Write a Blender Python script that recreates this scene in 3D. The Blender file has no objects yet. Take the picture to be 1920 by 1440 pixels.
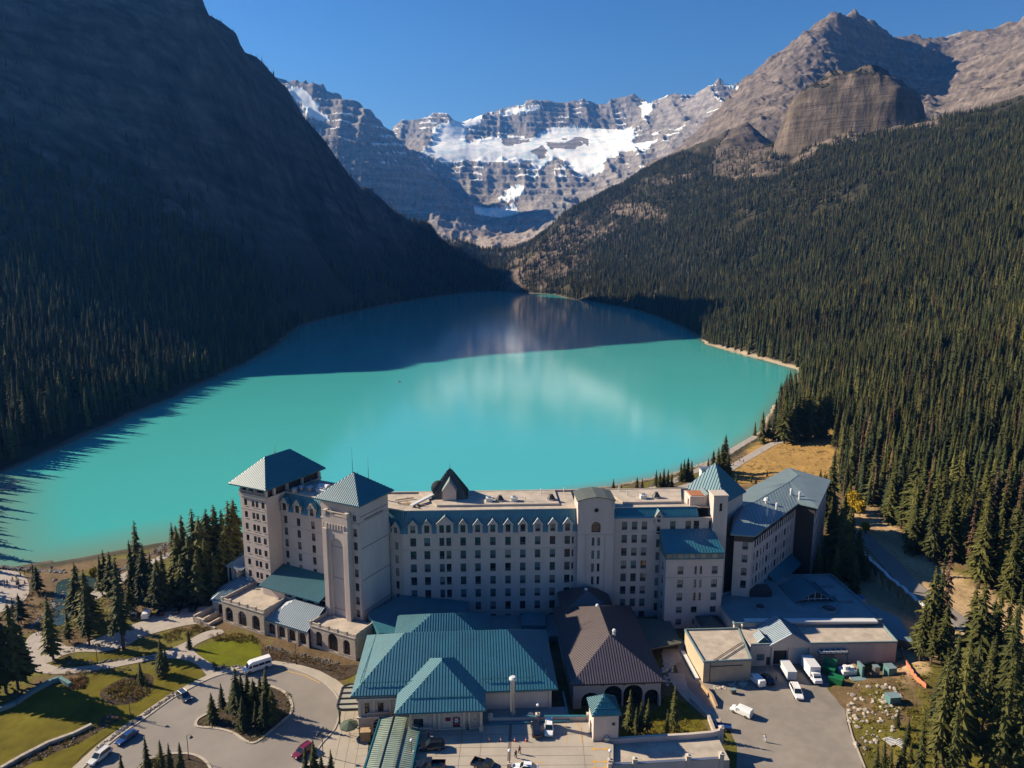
import bpy, bmesh, math, random
import numpy as np
from mathutils import Vector, Matrix, Euler
random.seed(7); rng = np.random.default_rng(11)
R = math.radians
scene = bpy.context.scene
C = scene.collection

# ------------------------------------------------------------------ camera, world, sun, exposure
F, PITCH, H = 1331.0, R(10), 102.0
cam = bpy.data.objects.new('camera', bpy.data.cameras.new('camera')); C.objects.link(cam)
cam.data.sensor_width = 36; cam.data.lens = 36*F/1920
cam.data.clip_start = 1; cam.data.clip_end = 30000
cam.location = (0, 0, H); cam.rotation_euler = (R(90)-PITCH, 0, 0)
scene.camera = cam

SUN_AZ, SUN_EL = 72, 29          # degrees to the left of the view direction, above the horizon
SUN = Vector((-math.sin(R(SUN_AZ))*math.cos(R(SUN_EL)), math.cos(R(SUN_AZ))*math.cos(R(SUN_EL)), math.sin(R(SUN_EL))))
world = bpy.data.worlds.new('World'); scene.world = world; world.use_nodes = True
wn = world.node_tree; wn.nodes.clear()
sky = wn.nodes.new('ShaderNodeTexSky'); sky.sky_type = 'NISHITA'; sky.sun_disc = False
sky.sun_elevation = R(SUN_EL); sky.sun_rotation = R(-SUN_AZ)
sky.altitude = 2200; sky.air_density = 1.25; sky.dust_density = 0.1; sky.ozone_density = 4.0
bgn = wn.nodes.new('ShaderNodeBackground'); bgn.inputs['Strength'].default_value = 0.060
won = wn.nodes.new('ShaderNodeOutputWorld')
hs = wn.nodes.new('ShaderNodeHueSaturation'); hs.inputs['Saturation'].default_value = 1.25; hs.inputs['Hue'].default_value = 0.514
wn.links.new(sky.outputs[0], hs.inputs['Color']); wn.links.new(hs.outputs[0], bgn.inputs[0]); wn.links.new(bgn.outputs[0], won.inputs[0])
sl = bpy.data.lights.new('sun', 'SUN'); sl.energy = 5.0; sl.angle = R(0.5); sl.color = (1.0, 0.90, 0.77)
so = bpy.data.objects.new('sun', sl); C.objects.link(so); so.rotation_euler = SUN.to_track_quat('Z', 'Y').to_euler()
vs = scene.view_settings; vs.view_transform = 'Standard'; vs.look = 'None'; vs.exposure = 0.9; vs.gamma = 1.0
vs.use_curve_mapping = False
scene.cycles.use_denoising = True
scene.cycles.max_bounces = 5; scene.cycles.diffuse_bounces = 1; scene.cycles.glossy_bounces = 3
scene.cycles.transmission_bounces = 3; scene.cycles.volume_bounces = 0; scene.cycles.transparent_max_bounces = 6
scene.cycles.sample_clamp_indirect = 4

# ------------------------------------------------------------------ geometry of the view, used only to lay things out on the ground
cp, sp_ = math.cos(PITCH), math.sin(PITCH)
def G(u, v, z=3.5):
    a = (u-960)/F; b = (v-720)/F
    y = cp-b*sp_; w = -sp_-b*cp; t = (z-H)/w
    return Vector((a*t, y*t, z))
def D(u, v, Y):
    a = (u-960)/F; b = (v-720)/F
    y = cp-b*sp_; w = -sp_-b*cp; t = Y/y
    return Vector((a*t, Y, H+w*t))
def project(x, y, z):
    zz = z-H; d = np.maximum(y*cp-zz*sp_, 1e-3); up = y*sp_+zz*cp
    return 960+x/d*F, 720-up/d*F
def inpoly(px, py, poly):
    px = np.asarray(px, float); py = np.asarray(py, float)
    ins = np.zeros(px.shape, bool); n = len(poly)
    for i in range(n):
        x0, y0 = poly[i][:2]; x1, y1 = poly[(i+1) % n][:2]
        if y0 == y1: continue
        c = ((y0 > py) != (y1 > py)) & (px < (x1-x0)*(py-y0)/(y1-y0)+x0)
        ins ^= c
    return ins
def segdist(px, py, poly, closed=True):
    d = np.full(np.shape(px), 1e9); n = len(poly)
    for i in range(n if closed else n-1):
        x0, y0 = poly[i][:2]; x1, y1 = poly[(i+1) % n][:2]
        dx, dy = x1-x0, y1-y0; L = dx*dx+dy*dy+1e-9
        t = np.clip(((px-x0)*dx+(py-y0)*dy)/L, 0, 1)
        d = np.minimum(d, np.hypot(px-x0-t*dx, py-y0-t*dy))
    return d
def sdist(px, py, poly):          # negative inside
    d = segdist(px, py, poly)
    return np.where(inpoly(px, py, poly), -d, d)
def sstep(a, b, x):
    t = np.clip((x-a)/(b-a), 0, 1); return t*t*(3-2*t)

# ------------------------------------------------------------------ noise
def _h(ix, iy, s):
    n = (ix.astype(np.int64)*374761393 + iy.astype(np.int64)*668265263 + s*1274126177) & 0x7fffffff
    n = ((n ^ (n >> 13))*1274126177) & 0x7fffffff
    return ((n ^ (n >> 16)) & 0xffff)/65535.0
def vnoise(x, y, s=0):
    x = np.asarray(x, float); y = np.asarray(y, float)
    ix = np.floor(x); iy = np.floor(y); fx = x-ix; fy = y-iy
    fx = fx*fx*fx*(fx*(fx*6-15)+10); fy = fy*fy*fy*(fy*(fy*6-15)+10)
    a = _h(ix, iy, s); b = _h(ix+1, iy, s); c = _h(ix, iy+1, s); d = _h(ix+1, iy+1, s)
    return (a+(b-a)*fx)*(1-fy)+(c+(d-c)*fx)*fy
def fbm(x, y, s=0, oc=5, g=0.5):
    o = 0; a = 1; t = 0
    for i in range(oc):
        o = o+a*(vnoise(x, y, s+i*17)-0.5); t += a; a *= g; x, y = x*1.9+3.1*i+y*0.35, y*1.9-x*0.18+1.7
    return o/t*2
def ridged(x, y, s=0, oc=5, g=0.55):
    o = 0; a = 1; t = 0
    for i in range(oc):
        n = 1-np.abs(2*vnoise(x, y, s+i*23)-1); o = o+a*(n*n-0.4); t += a; a *= g; x, y = x*2.03+5.3, y*2.03+1.9
    return o/t*1.6

# ------------------------------------------------------------------ tagging and linking
def tag(o, label=None, cat=None, group=None, kind=None):
    if label: o['label'] = label
    if cat: o['category'] = cat
    if group: o['group'] = group
    if kind: o['kind'] = kind
    return o
def empty(name, loc=(0, 0, 0), rz=0, label=None, cat=None, group=None):
    o = bpy.data.objects.new(name, None); C.objects.link(o); o.location = loc; o.rotation_euler = (0, 0, rz)
    o.empty_display_size = 0.5
    return tag(o, label, cat, group)
def put(name, me, parent=None, loc=(0, 0, 0), rz=0, scale=None):
    o = bpy.data.objects.new(name, me); C.objects.link(o); o.location = loc; o.rotation_euler = (0, 0, rz)
    if scale: o.scale = scale
    if parent: o.parent = parent
    return o
def kids(o, cache={}):
    return list(o.children)
def copy_tree(root, loc=None, rz=None, label=None, group=None, cat=None, scale=None):
    r = root.copy(); C.objects.link(r)
    if loc is not None: r.location = loc
    if rz is not None: r.rotation_euler = (0, 0, rz)
    if scale is not None: r.scale = (scale,)*3 if not hasattr(scale, '__len__') else scale
    tag(r, label, cat, group)
    for ch in root.children:
        c = ch.copy(); C.objects.link(c); c.parent = r
        for g in ch.children:
            d = g.copy(); C.objects.link(d); d.parent = c
    return r

# ------------------------------------------------------------------ mesh builder
class MB:
    def __init__(s, tf=None): s.v = []; s.f = []; s.m = []; s.tf = tf
    def pt(s, p):
        s.v.append(tuple(s.tf(p)) if s.tf else tuple(p)); return len(s.v)-1
    def poly(s, pts, m=0):
        i = [s.pt(p) for p in pts]; s.f.append(i); s.m.append(m)
    def hexa(s, P, m=0):            # 8 points: bottom 4 counter-clockwise, top 4
        i = [s.pt(p) for p in P]
        for q in ((3, 2, 1, 0), (4, 5, 6, 7), (0, 1, 5, 4), (1, 2, 6, 5), (2, 3, 7, 6), (3, 0, 4, 7)):
            s.f.append([i[k] for k in q]); s.m.append(m)
    def box(s, x0, x1, y0, y1, z0, z1, m=0):
        s.hexa([(x0, y0, z0), (x1, y0, z0), (x1, y1, z0), (x0, y1, z0), (x0, y0, z1), (x1, y0, z1), (x1, y1, z1), (x0, y1, z1)], m)
    def frust(s, b, z0, t, z1, m=0):   # b, t = (x0,x1,y0,y1)
        s.hexa([(b[0], b[2], z0), (b[1], b[2], z0), (b[1], b[3], z0), (b[0], b[3], z0),
                (t[0], t[2], z1), (t[1], t[2], z1), (t[1], t[3], z1), (t[0], t[3], z1)], m)
    def prism(s, P, z0, z1, m=0, mt=None):
        n = len(P); z0s = z0 if hasattr(z0, '__len__') else [z0]*n; z1s = z1 if hasattr(z1, '__len__') else [z1]*n
        a = sum(P[i][0]*P[(i+1) % n][1]-P[(i+1) % n][0]*P[i][1] for i in range(n))
        if a < 0: P = P[::-1]; z0s = z0s[::-1]; z1s = z1s[::-1]
        b = [s.pt((P[i][0], P[i][1], z0s[i])) for i in range(n)]; t = [s.pt((P[i][0], P[i][1], z1s[i])) for i in range(n)]
        s.f.append(b[::-1]); s.m.append(m); s.f.append(t); s.m.append(m if mt is None else mt)
        for i in range(n):
            j = (i+1) % n; s.f.append([b[i], b[j], t[j], t[i]]); s.m.append(m)
    def bar(s, a, b, w=0.1, h=0.1, m=0, up=(0, 0, 1)):
        a = Vector(a); b = Vector(b); d = (b-a).normalized(); up = Vector(up)
        if abs(d.dot(up)) > 0.98: up = Vector((1, 0, 0))
        x = d.cross(up).normalized()*w/2; y = x.cross(d).normalized()*h/2
        s.hexa([a-x-y, a+x-y, b+x-y, b-x-y, a-x+y, a+x+y, b+x+y, b-x+y], m)
    def cyl(s, c, r0, z0, z1, r1=None, n=10, m=0, cap=True):
        r1 = r0 if r1 is None else r1
        b = [s.pt((c[0]+r0*math.cos(k*2*math.pi/n), c[1]+r0*math.sin(k*2*math.pi/n), z0)) for k in range(n)]
        if r1 < 1e-4:
            t = s.pt((c[0], c[1], z1))
            for k in range(n): s.f.append([b[k], b[(k+1) % n], t]); s.m.append(m)
        else:
            t = [s.pt((c[0]+r1*math.cos(k*2*math.pi/n), c[1]+r1*math.sin(k*2*math.pi/n), z1)) for k in range(n)]
            for k in range(n): s.f.append([b[k], b[(k+1) % n], t[(k+1) % n], t[k]]); s.m.append(m)
            if cap: s.f.append(t); s.m.append(m)
        if cap: s.f.append(b[::-1]); s.m.append(m)
    def tube(s, pts, r, n=6, m=0):
        rings = []
        for i, p in enumerate(pts):
            p = Vector(p); d = (Vector(pts[min(i+1, len(pts)-1)])-Vector(pts[max(i-1, 0)])).normalized()
            up = Vector((0, 0, 1)) if abs(d.z) < 0.95 else Vector((1, 0, 0))
            x = d.cross(up).normalized(); y = x.cross(d)
            rr = r[i] if hasattr(r, '__len__') else r
            rings.append([s.pt(p+(x*math.cos(k*2*math.pi/n)+y*math.sin(k*2*math.pi/n))*rr) for k in range(n)])
        for a, b in zip(rings, rings[1:]):
            for k in range(n): s.f.append([a[k], b[k], b[(k+1) % n], a[(k+1) % n]]); s.m.append(m)
        s.f.append(rings[0]); s.m.append(m); s.f.append(rings[-1][::-1]); s.m.append(m)
    def sphere(s, c, r, n=8, m=0, sz=1, z0=-1):
        c = Vector(c); rows = []
        for j in range(n//2+1):
            t = math.pi*j/(n//2)
            rows.append([s.pt(c+Vector((r*math.sin(t)*math.cos(k*2*math.pi/n), r*math.sin(t)*math.sin(k*2*math.pi/n), r*sz*math.cos(t)))) for k in range(n)])
        for a, b in zip(rows, rows[1:]):
            for k in range(n): s.f.append([a[k], b[k], b[(k+1) % n], a[(k+1) % n]]); s.m.append(m)
    def seams(s, P, along, sp=0.9, w=0.07, h=0.09, m=0, off=0.0):
        """standing seams on the convex planar polygon P, running in direction along"""
        P = [Vector(p) for p in P]; nrm = (P[1]-P[0]).cross(P[2]-P[0]).normalized()
        if nrm.z < 0: nrm = -nrm
        d = Vector(along); d = (d-nrm*d.dot(nrm)).normalized(); l = nrm.cross(d).normalized(); o = P[0]
        Q = [((p-o).dot(l), (p-o).dot(d)) for p in P]
        lo, hi = min(q[0] for q in Q), max(q[0] for q in Q); k = math.ceil((lo+0.05)/sp)
        while k*sp < hi-0.05:
            c = k*sp; ys = []
            for i in range(len(Q)):
                a, b = Q[i], Q[(i+1) % len(Q)]
                if (a[0]-c)*(b[0]-c) < 0: ys.append(a[1]+(b[1]-a[1])*(c-a[0])/(b[0]-a[0]))
            if len(ys) >= 2 and max(ys)-min(ys) > 0.3:
                s.bar(o+l*c+d*min(ys)+nrm*(h/2+off), o+l*c+d*max(ys)+nrm*(h/2+off), w, h, m, up=nrm)
            k += 1
    def mesh(s, name, mats, smooth=False):
        me = bpy.data.meshes.new(name); me.from_pydata(s.v, [], s.f)
        for mt in (mats if isinstance(mats, (list, tuple)) else [mats]): me.materials.append(mt)
        if any(s.m): me.polygons.foreach_set('material_index', s.m)
        if smooth: me.polygons.foreach_set('use_smooth', [True]*len(s.f))
        me.update(); return me
    def build(s, name, mats, parent=None, loc=(0, 0, 0), rz=0, smooth=False):
        return put(name, s.mesh(name, mats, smooth), parent, loc, rz)

# ------------------------------------------------------------------ materials
def mat(name, col, rough=0.7, metal=0.0, var=0.0, scale=1.0, bump=0.0, bscale=None, spec=0.5, emit=None, obj=False, rnd=0.0, streak=None, coat=0, crough=0.08, ior=None):
    m = bpy.data.materials.new(name); m.use_nodes = True; nt = m.node_tree; b = nt.nodes['Principled BSDF']
    b.inputs['Base Color'].default_value = (*col, 1); b.inputs['Roughness'].default_value = rough
    b.inputs['Metallic'].default_value = metal; b.inputs['Specular IOR Level'].default_value = spec
    if ior: b.inputs['IOR'].default_value = ior
    if coat: b.inputs['Coat Weight'].default_value = coat; b.inputs['Coat Roughness'].default_value = crough
    if var or bump or rnd:
        geo = nt.nodes.new('ShaderNodeNewGeometry') if not obj else nt.nodes.new('ShaderNodeTexCoord')
        src = geo.outputs['Position'] if not obj else geo.outputs['Object']
        vec = src
        if streak:
            mp = nt.nodes.new('ShaderNodeMapping'); mp.inputs['Scale'].default_value = streak; nt.links.new(src, mp.inputs[0]); vec = mp.outputs[0]
    colout = None
    if var:
        n1 = nt.nodes.new('ShaderNodeTexNoise'); n1.inputs['Scale'].default_value = scale; n1.inputs['Detail'].default_value = 6; n1.inputs['Roughness'].default_value = 0.65
        nt.links.new(vec, n1.inputs['Vector'])
        mr = nt.nodes.new('ShaderNodeMapRange'); mr.inputs[1].default_value = 0.3; mr.inputs[2].default_value = 0.7
        mr.inputs[3].default_value = 1-var; mr.inputs[4].default_value = 1+var*0.8
        nt.links.new(n1.outputs['Fac'], mr.inputs[0]); colout = mr.outputs[0]
    if rnd:
        oi = nt.nodes.new('ShaderNodeObjectInfo'); m2 = nt.nodes.new('ShaderNodeMapRange')
        m2.inputs[3].default_value = 1-rnd; m2.inputs[4].default_value = 1+rnd; nt.links.new(oi.outputs['Random'], m2.inputs[0])
        if colout:
            mm = nt.nodes.new('ShaderNodeMath'); mm.operation = 'MULTIPLY'; nt.links.new(colout, mm.inputs[0]); nt.links.new(m2.outputs[0], mm.inputs[1]); colout = mm.outputs[0]
        else: colout = m2.outputs[0]
    if colout:
        vm = nt.nodes.new('ShaderNodeVectorMath'); vm.operation = 'SCALE'; vm.inputs[0].default_value = col
        nt.links.new(colout, vm.inputs['Scale']); nt.links.new(vm.outputs[0], b.inputs['Base Color'])
    if bump:
        n2 = nt.nodes.new('ShaderNodeTexNoise'); n2.inputs['Scale'].default_value = bscale or scale*4; n2.inputs['Detail'].default_value = 4
        nt.links.new(vec, n2.inputs['Vector'])
        bp = nt.nodes.new('ShaderNodeBump'); bp.inputs['Strength'].default_value = bump; bp.inputs['Distance'].default_value = 0.1
        nt.links.new(n2.outputs['Fac'], bp.inputs['Height']); nt.links.new(bp.outputs[0], b.inputs['Normal'])
    if emit: b.inputs['Emission Color'].default_value = (*emit[:3], 1); b.inputs['Emission Strength'].default_value = emit[3]
    return m

M = dict(
    cream=mat('cream_render', (0.53, 0.44, 0.385), 0.85, var=0.13, scale=0.25, bump=0.08, bscale=3, streak=(1, 1, 0.35)),
    stone=mat('limestone', (0.47, 0.39, 0.31), 0.85, var=0.22, scale=1.3, bump=0.3, bscale=2.5),
    trim=mat('pale_trim', (0.50, 0.43, 0.35), 0.8, var=0.08, scale=0.8),
    joint=mat('dark_joint', (0.16, 0.12, 0.10), 0.9),
    teal=mat('teal_roof_metal', (0.010, 0.140, 0.180), 0.50, var=0.2, scale=0.3, ior=2.05),
    tealglare=mat('teal_roof_metal_glare', (0.30, 0.36, 0.40), 0.48, metal=0.1, var=0.12, scale=0.5, ior=2.4),  # paler than teal: sun glare on the roof metal put into its colour
    tealseam=mat('teal_seam', (0.010, 0.105, 0.145), 0.5),
    green=mat('green_roof_metal', (0.26, 0.31, 0.22), 0.5, ior=1.8, var=0.25, scale=0.4),
    darkteal=mat('dark_slate_roof', (0.10, 0.11, 0.085), 0.5, var=0.15, scale=0.5),
    creek=mat('shallow_creek_water', (0.035, 0.06, 0.05), 0.12, var=0.3, scale=0.3),
    brownroof=mat('brown_roof_metal', (0.105, 0.078, 0.076), 0.5, ior=1.9, var=0.15, scale=0.5),
    brownseam=mat('brown_seam', (0.05, 0.033, 0.033), 0.5),
    gravel=mat('roof_gravel', (0.44, 0.37, 0.29), 0.95, var=0.28, scale=0.35, bump=0.3, bscale=8),
    membrane=mat('blue_grey_membrane', (0.17, 0.24, 0.25), 0.6, var=0.18, scale=0.25),
    greyroof=mat('grey_green_roof', (0.15, 0.20, 0.20), 0.5, ior=1.9, var=0.12, scale=0.2),
    frame=mat('brown_window_frame', (0.045, 0.03, 0.026), 0.5),
    glass=mat('dark_glass', (0.012, 0.02, 0.026), 0.08, spec=0.8, rnd=0.4),
    glassb=mat('teal_pane_glass', (0.09, 0.155, 0.17), 0.12, spec=0.7, rnd=0.5),  # teal pane tone, lighter than the dark glass
    glassc=mat('pale_curtain_glass', (0.25, 0.25, 0.21), 0.2, spec=0.6, rnd=0.35),
    grille=mat('window_grille', (0.03, 0.035, 0.04), 0.6),
    brown=mat('dark_brown_cladding', (0.055, 0.037, 0.03), 0.7, var=0.15, scale=0.6),
    white=mat('white_paint', (0.78, 0.77, 0.74), 0.35, var=0.04, scale=1.5, coat=0.3),
    whitemat=mat('white_metal', (0.62, 0.62, 0.60), 0.5),
    steel=mat('galvanised_steel', (0.42, 0.43, 0.44), 0.35, metal=0.8, var=0.1, scale=2),
    dark=mat('dark_metal', (0.03, 0.03, 0.033), 0.45),
    black=mat('black_paint', (0.010, 0.010, 0.012), 0.22, coat=0.5),
    red=mat('dark_red_paint', (0.16, 0.012, 0.03), 0.25, coat=0.5),
    blue=mat('blue_paint', (0.012, 0.045, 0.16), 0.25, coat=0.5),
    greyp=mat('slate_grey_paint', (0.045, 0.06, 0.085), 0.25, coat=0.5),
    silver=mat('warm_white_paint', (0.62, 0.60, 0.54), 0.28, coat=0.5),
    tyre=mat('tyre_rubber', (0.012, 0.012, 0.012), 0.85),
    rim=mat('wheel_rim', (0.35, 0.35, 0.36), 0.3, metal=0.9),
    lampr=mat('red_lens', (0.35, 0.01, 0.01), 0.2), lampw=mat('clear_lens', (0.7, 0.7, 0.68), 0.15),
    asphalt=mat('asphalt', (0.235, 0.205, 0.172), 0.9, var=0.16, scale=0.10, bump=0.15, bscale=6),
    yard=mat('worn_asphalt_yard', (0.25, 0.215, 0.175), 0.92, var=0.26, scale=0.13, bump=0.2, bscale=4),
    concrete=mat('concrete', (0.38, 0.33, 0.26), 0.88, var=0.14, scale=0.22, bump=0.1, bscale=5),
    kerb=mat('kerb_concrete', (0.42, 0.36, 0.28), 0.85, var=0.12, scale=0.8),
    path=mat('crushed_gravel_path', (0.36, 0.31, 0.26), 0.95, var=0.16, scale=0.5, bump=0.2, bscale=5),
    yellow=mat('yellow_marking', (0.62, 0.33, 0.05), 0.8, var=0.2, scale=3),
    timber=mat('timber', (0.30, 0.20, 0.10), 0.8, var=0.25, scale=1.2, streak=(1, 1, 0.2)),
    rock=mat('pale_boulder', (0.36, 0.31, 0.25), 0.9, var=0.35, scale=1.2, bump=0.5, bscale=3, rnd=0.25),
    rockd=mat('grey_boulder', (0.16, 0.145, 0.13), 0.9, var=0.3, scale=1.5, bump=0.5, bscale=3, rnd=0.3),
    mulch=mat('dark_mulch', (0.075, 0.055, 0.038), 0.98, var=0.6, scale=1.2, bump=0.8, bscale=5, spec=0.05),
    lawn=mat('lawn_grass', (0.128, 0.108, 0.012), 0.95, var=0.42, scale=0.16, bump=0.6, bscale=9, spec=0.08),
    lawnb=mat('bright_lawn_grass', (0.125, 0.135, 0.008), 0.95, var=0.28, scale=0.25, bump=0.6, bscale=9, spec=0.08),
    dry=mat('dry_meadow_grass', (0.30, 0.185, 0.065), 0.95, var=0.35, scale=0.10, bump=0.6, bscale=3),
    soil=mat('sandy_soil', (0.44, 0.30, 0.165), 0.95, var=0.22, scale=0.25, bump=0.5, bscale=2),
    orange=mat('orange_fabric', (0.62, 0.20, 0.10), 0.8, var=0.1, scale=2), gdump=mat('green_dumpster', (0.008, 0.14, 0.045), 0.5, var=0.15, scale=1.5),
    utility=mat('teal_utility_paint', (0.085, 0.19, 0.18), 0.55, var=0.12, scale=1.5),
    bark=mat('bark', (0.075, 0.052, 0.036), 0.9, var=0.3, scale=3, streak=(1, 1, .3)),
    canvas=mat('green_canvas', (0.05, 0.075, 0.05), 0.8), globe=mat('opal_globe', (0.85, 0.85, 0.85), 0.3),
    blueplastic=mat('blue_plastic', (0.02, 0.09, 0.28), 0.5), skin=mat('skin', (0.45, 0.27, 0.19), 0.6),
    orangeroof=mat('rust_roof', (0.38, 0.15, 0.06), 0.7, var=0.2, scale=1),
)
# ------------------------------------------------------------------ terrain
SHORE = [(-173,224),(-205,262),(-246,328),(-250,430),(-254,520),(-258,604),(-266,720),(-285,861),(-327,1088),(-315,1300),(-294,1506),(-240,1800),(-171,2100),(-110,2230),
         (-40,2290),(40,2180),(124,2080),(150,1850),(217,1620),(254,1420),(262,1200),(255,1000),(236,850),(267,655),(238,590),(215,540),(180,480),(147,412),(105,355),(73,327),(46,312),
         (0,292),(-60,264),(-105,250),(-130,246),(-150,232)]
PLATEAU = [(-150,90),(-168,170),(-160,205),(-120,226),(-60,243),(0,268),(46,296),(85,318),(112,322),(104,240),(96,170),(92,160),(72,152),(74,120),(76,90)]
near_ctl = [(x, y, 0) for x, y in SHORE] + [
  (0,400,-14),(0,700,-20),(-100,1000,-20),(100,1200,-20),(-50,1600,-20),(-20,2000,-12),(-150,500,-14),(150,750,-12),(-120,330,-8),
  # plateau
  (-100,100,3.5),(0,100,3.5),(70,100,3.5),(-140,180,3.5),(-60,200,3.5),(0,200,3.5),(60,200,3.5),(0,255,3.5),(80,290,3.5),(-160,120,3.5),
  # left forest belt, under the grazing sun plane
  (-215,180,4),(-260,240,8),(-320,330,22),(-350,430,38),(-450,540,72),(-495,700,118),(-345,700,48),(-420,850,125),(-600,560,112),(-800,600,175),(-300,150,25),(-500,300,80),(-900,300,120),
  (-345,900,48),(-380,1000,92),(-620,760,215),
  # left mountain, crest and face
  (-760,860,375),(-713,1067,455),(-626,1182,494),(-529,1310,538),(-533,1450,526),(-533,1750,500),(-508,1980,425),(-480,2080,360),(-438,2240,304),(-380,2370,255),tuple(D(480,108,1590)),tuple(D(505,135,1670)),tuple(D(560,208,1860)),tuple(D(580,232,1920)),tuple(D(450,82,1510)),(-288,2450,215),(-199,2700,160),(-127,2850,95),(-44,2950,60),
  (-900,950,400),(-1000,1000,400),(-466,1150,246),(-549,1000,232),(-435,1450,191),(-364,1900,123),(-400,1250,125),(-380,1500,95),(-330,1750,50),(-290,2050,70),(-200,2300,42),(-120,2500,40),
  (-700,1500,470),(-700,1800,330),(-650,2200,200),(-450,2600,120),(-300,3000,60),(-1200,1300,400),
  # right slope
  (53,2400,128),(172,2350,246),(375,2350,338),(548,2300,429),(708,2250,507),
  (706,1750,345),(852,1720,390),(969,1700,400),(780,1755,388),(910,1720,398),(1010,1760,400),(870,2000,330),(1000,2050,330),(1040,1850,360),(700,2000,400),(850,2250,380),(1050,2250,420),
  (626,1600,290),(460,1850,215),(378,1500,86),(454,1250,88),(586,1250,179),(454,950,57),(553,950,126),(370,620,27),(844,1250,310),(585,850,154),(367,520,56),(239,330,22),(156,215,12),(184,300,14),
  (300,1900,135),(200,2150,110),(330,1700,85),(700,1450,290),(1050,1450,420),(1100,1700,450),(1200,1300,480),(900,900,330),(600,400,150),(420,200,80),(250,120,28),(140,120,10),(160,351,5),(133,351,3.8),(150,400,6),(200,430,10),(250,560,12),(290,660,14),(280,800,24),(290,1000,28),(300,1300,26),
  (120,180,6.5),(112,150,6.5),(98,140,5.5),(130,260,6.5),(150,260,9)]
U = D
far_px = [
  # lake end, moraines, valley
  (900,500,3150),(930,480,3300),(960,470,3500),(900,455,3900),(960,450,4000),(820,425,4300),(900,430,4600),(960,430,4500),(1000,440,3900),(1040,420,4100),(1080,400,4500),(930,412,5050),(890,395,5250),(960,395,5200),(1010,385,5000),
  (880,385,5450),(930,370,5500),(1000,370,5300),(1100,370,4900),(1160,350,4700),(1200,325,4600),
  # cliff under the glacier
  (840,320,5900),(900,310,5950),(960,308,5950),(1000,318,5900),(1040,330,5600),(1080,335,5600),(1120,328,5600),(1040,300,6000),(1150,305,5700),
  # glacier shelf
  (810,288,6100),(860,280,6150),(920,285,6150),(990,285,6150),(1060,275,6200),(1130,275,6150),(1200,275,5800),(870,262,6650),(950,256,6800),(1030,245,6850),(1100,243,6850),(1180,243,6750),(1225,262,6000),
  # crest
  (735,243,7100),(765,232,7100),(795,220,7000),(835,219,7000),(850,232,7050),(868,227,7050),(905,213,7100),(960,203,7150),(1000,194,7150),(1030,186,7200),(1065,195,7200),(1110,190,7200),(1160,187,7200),(1195,187,7200),(1222,203,7000),(1250,188,6800),(1275,187,6600),(1300,195,6400),(1325,178,6200),(1350,152,6000),(1388,163,6000),(1430,190,6000),
  (800,245,6700),(790,262,6400),(1240,240,6200),(1300,225,5900),(1350,200,5600),(1215,215,6700),(1250,280,5500),
  # the shaded wall on the left
  (470,120,5400),(530,160,5300),(550,157,5300),(577,158,5250),(600,165,5200),(622,180,5150),(650,192,5100),(680,207,5050),(705,228,5000),(725,245,4950),(747,272,4900),(772,303,4850),(800,340,4800),(830,380,4700),(850,420,4500),
  (560,215,5000),(600,235,4900),(640,235,4850),(680,262,4800),(620,330,4600),(700,330,4650),(760,390,4550),(700,420,4400),(800,415,4450),(540,260,4800),
  (760,285,6000),(830,310,5900),(880,345,5700),(840,370,5600),(800,300,6000),
  # dark peak on the right with its left flank
  (1180,342,3900),(1225,318,3800),(1290,270,3750),(1340,226,3700),(1385,168,3650),(1410,140,3600),(1440,118,3550),(1462,104,3500),(1480,82,3480),(1500,70,3470),(1530,50,3450),(1548,26,3430),(1575,22,3420),(1600,27,3520),(1640,48,3650),(1670,65,3720),(1700,80,3800),(1750,84,3850),(1800,78,3800),(1860,60,3600),(1920,42,3400),(1990,20,3300),(2150,-30,2800),
  (1545,60,3300),(1540,100,3150),(1525,140,2950),(1490,185,2720),(1440,215,2650),(1450,160,3150),(1380,215,3000),(1330,290,3000),(1260,330,3100),
  (1600,90,3350),(1620,140,3250),(1660,110,3450),(1700,150,3300),(1760,140,3500),(1760,190,3100),(1790,220,2800),(1780,245,2500),(1620,190,2950),(1560,190,2750),
  (1840,115,3250),(1835,170,2700),(1870,190,2300),(1920,130,2500),(1920,90,2900),(2000,110,2400),(1820,232,2120),(1900,190,1950),(2050,190,1800),
]
ctl = near_ctl + [tuple(D(*q)) for q in far_px] + [
  (700,4600,150),(1200,4800,500),(1900,4700,700),(2600,4500,800),(300,4300,60),
  (-1800,6300,700),(-1200,6200,600),(-1900,3500,500),(-1300,2600,200),(-2200,5300,900),(-800,3600,100),(-1000,4200,150),(-1600,8300,500),(0,8400,500),(1500,8400,600),(3000,6500,600),(2400,1500,800),(3000,3000,900)]
ctl = np.array(ctl, float)
def rbf_fit(P):
    n = len(P); X = P[:, :2]/1000; A = np.zeros((n+3, n+3))
    r = np.hypot(X[:, None, 0]-X[None, :, 0], X[:, None, 1]-X[None, :, 1]); A[:n, :n] = r
    A[:n, n] = 1; A[:n, n+1:] = X; A[n, :n] = 1; A[n+1:, :n] = X.T
    return X, np.linalg.solve(A+np.diag([1e-6]*n+[0]*3), np.concatenate([P[:, 2], [0, 0, 0]]))
RX, RW = rbf_fit(ctl)
def rbf(x, y):
    x = x/1000; y = y/1000; o = RW[-3]+RW[-2]*x+RW[-1]*y; n = len(RX)
    for i in range(n): o = o+RW[i]*np.sqrt((x-RX[i, 0])**2+(y-RX[i, 1])**2)
    return o
KNOB_C = (858, 1850)
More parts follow.
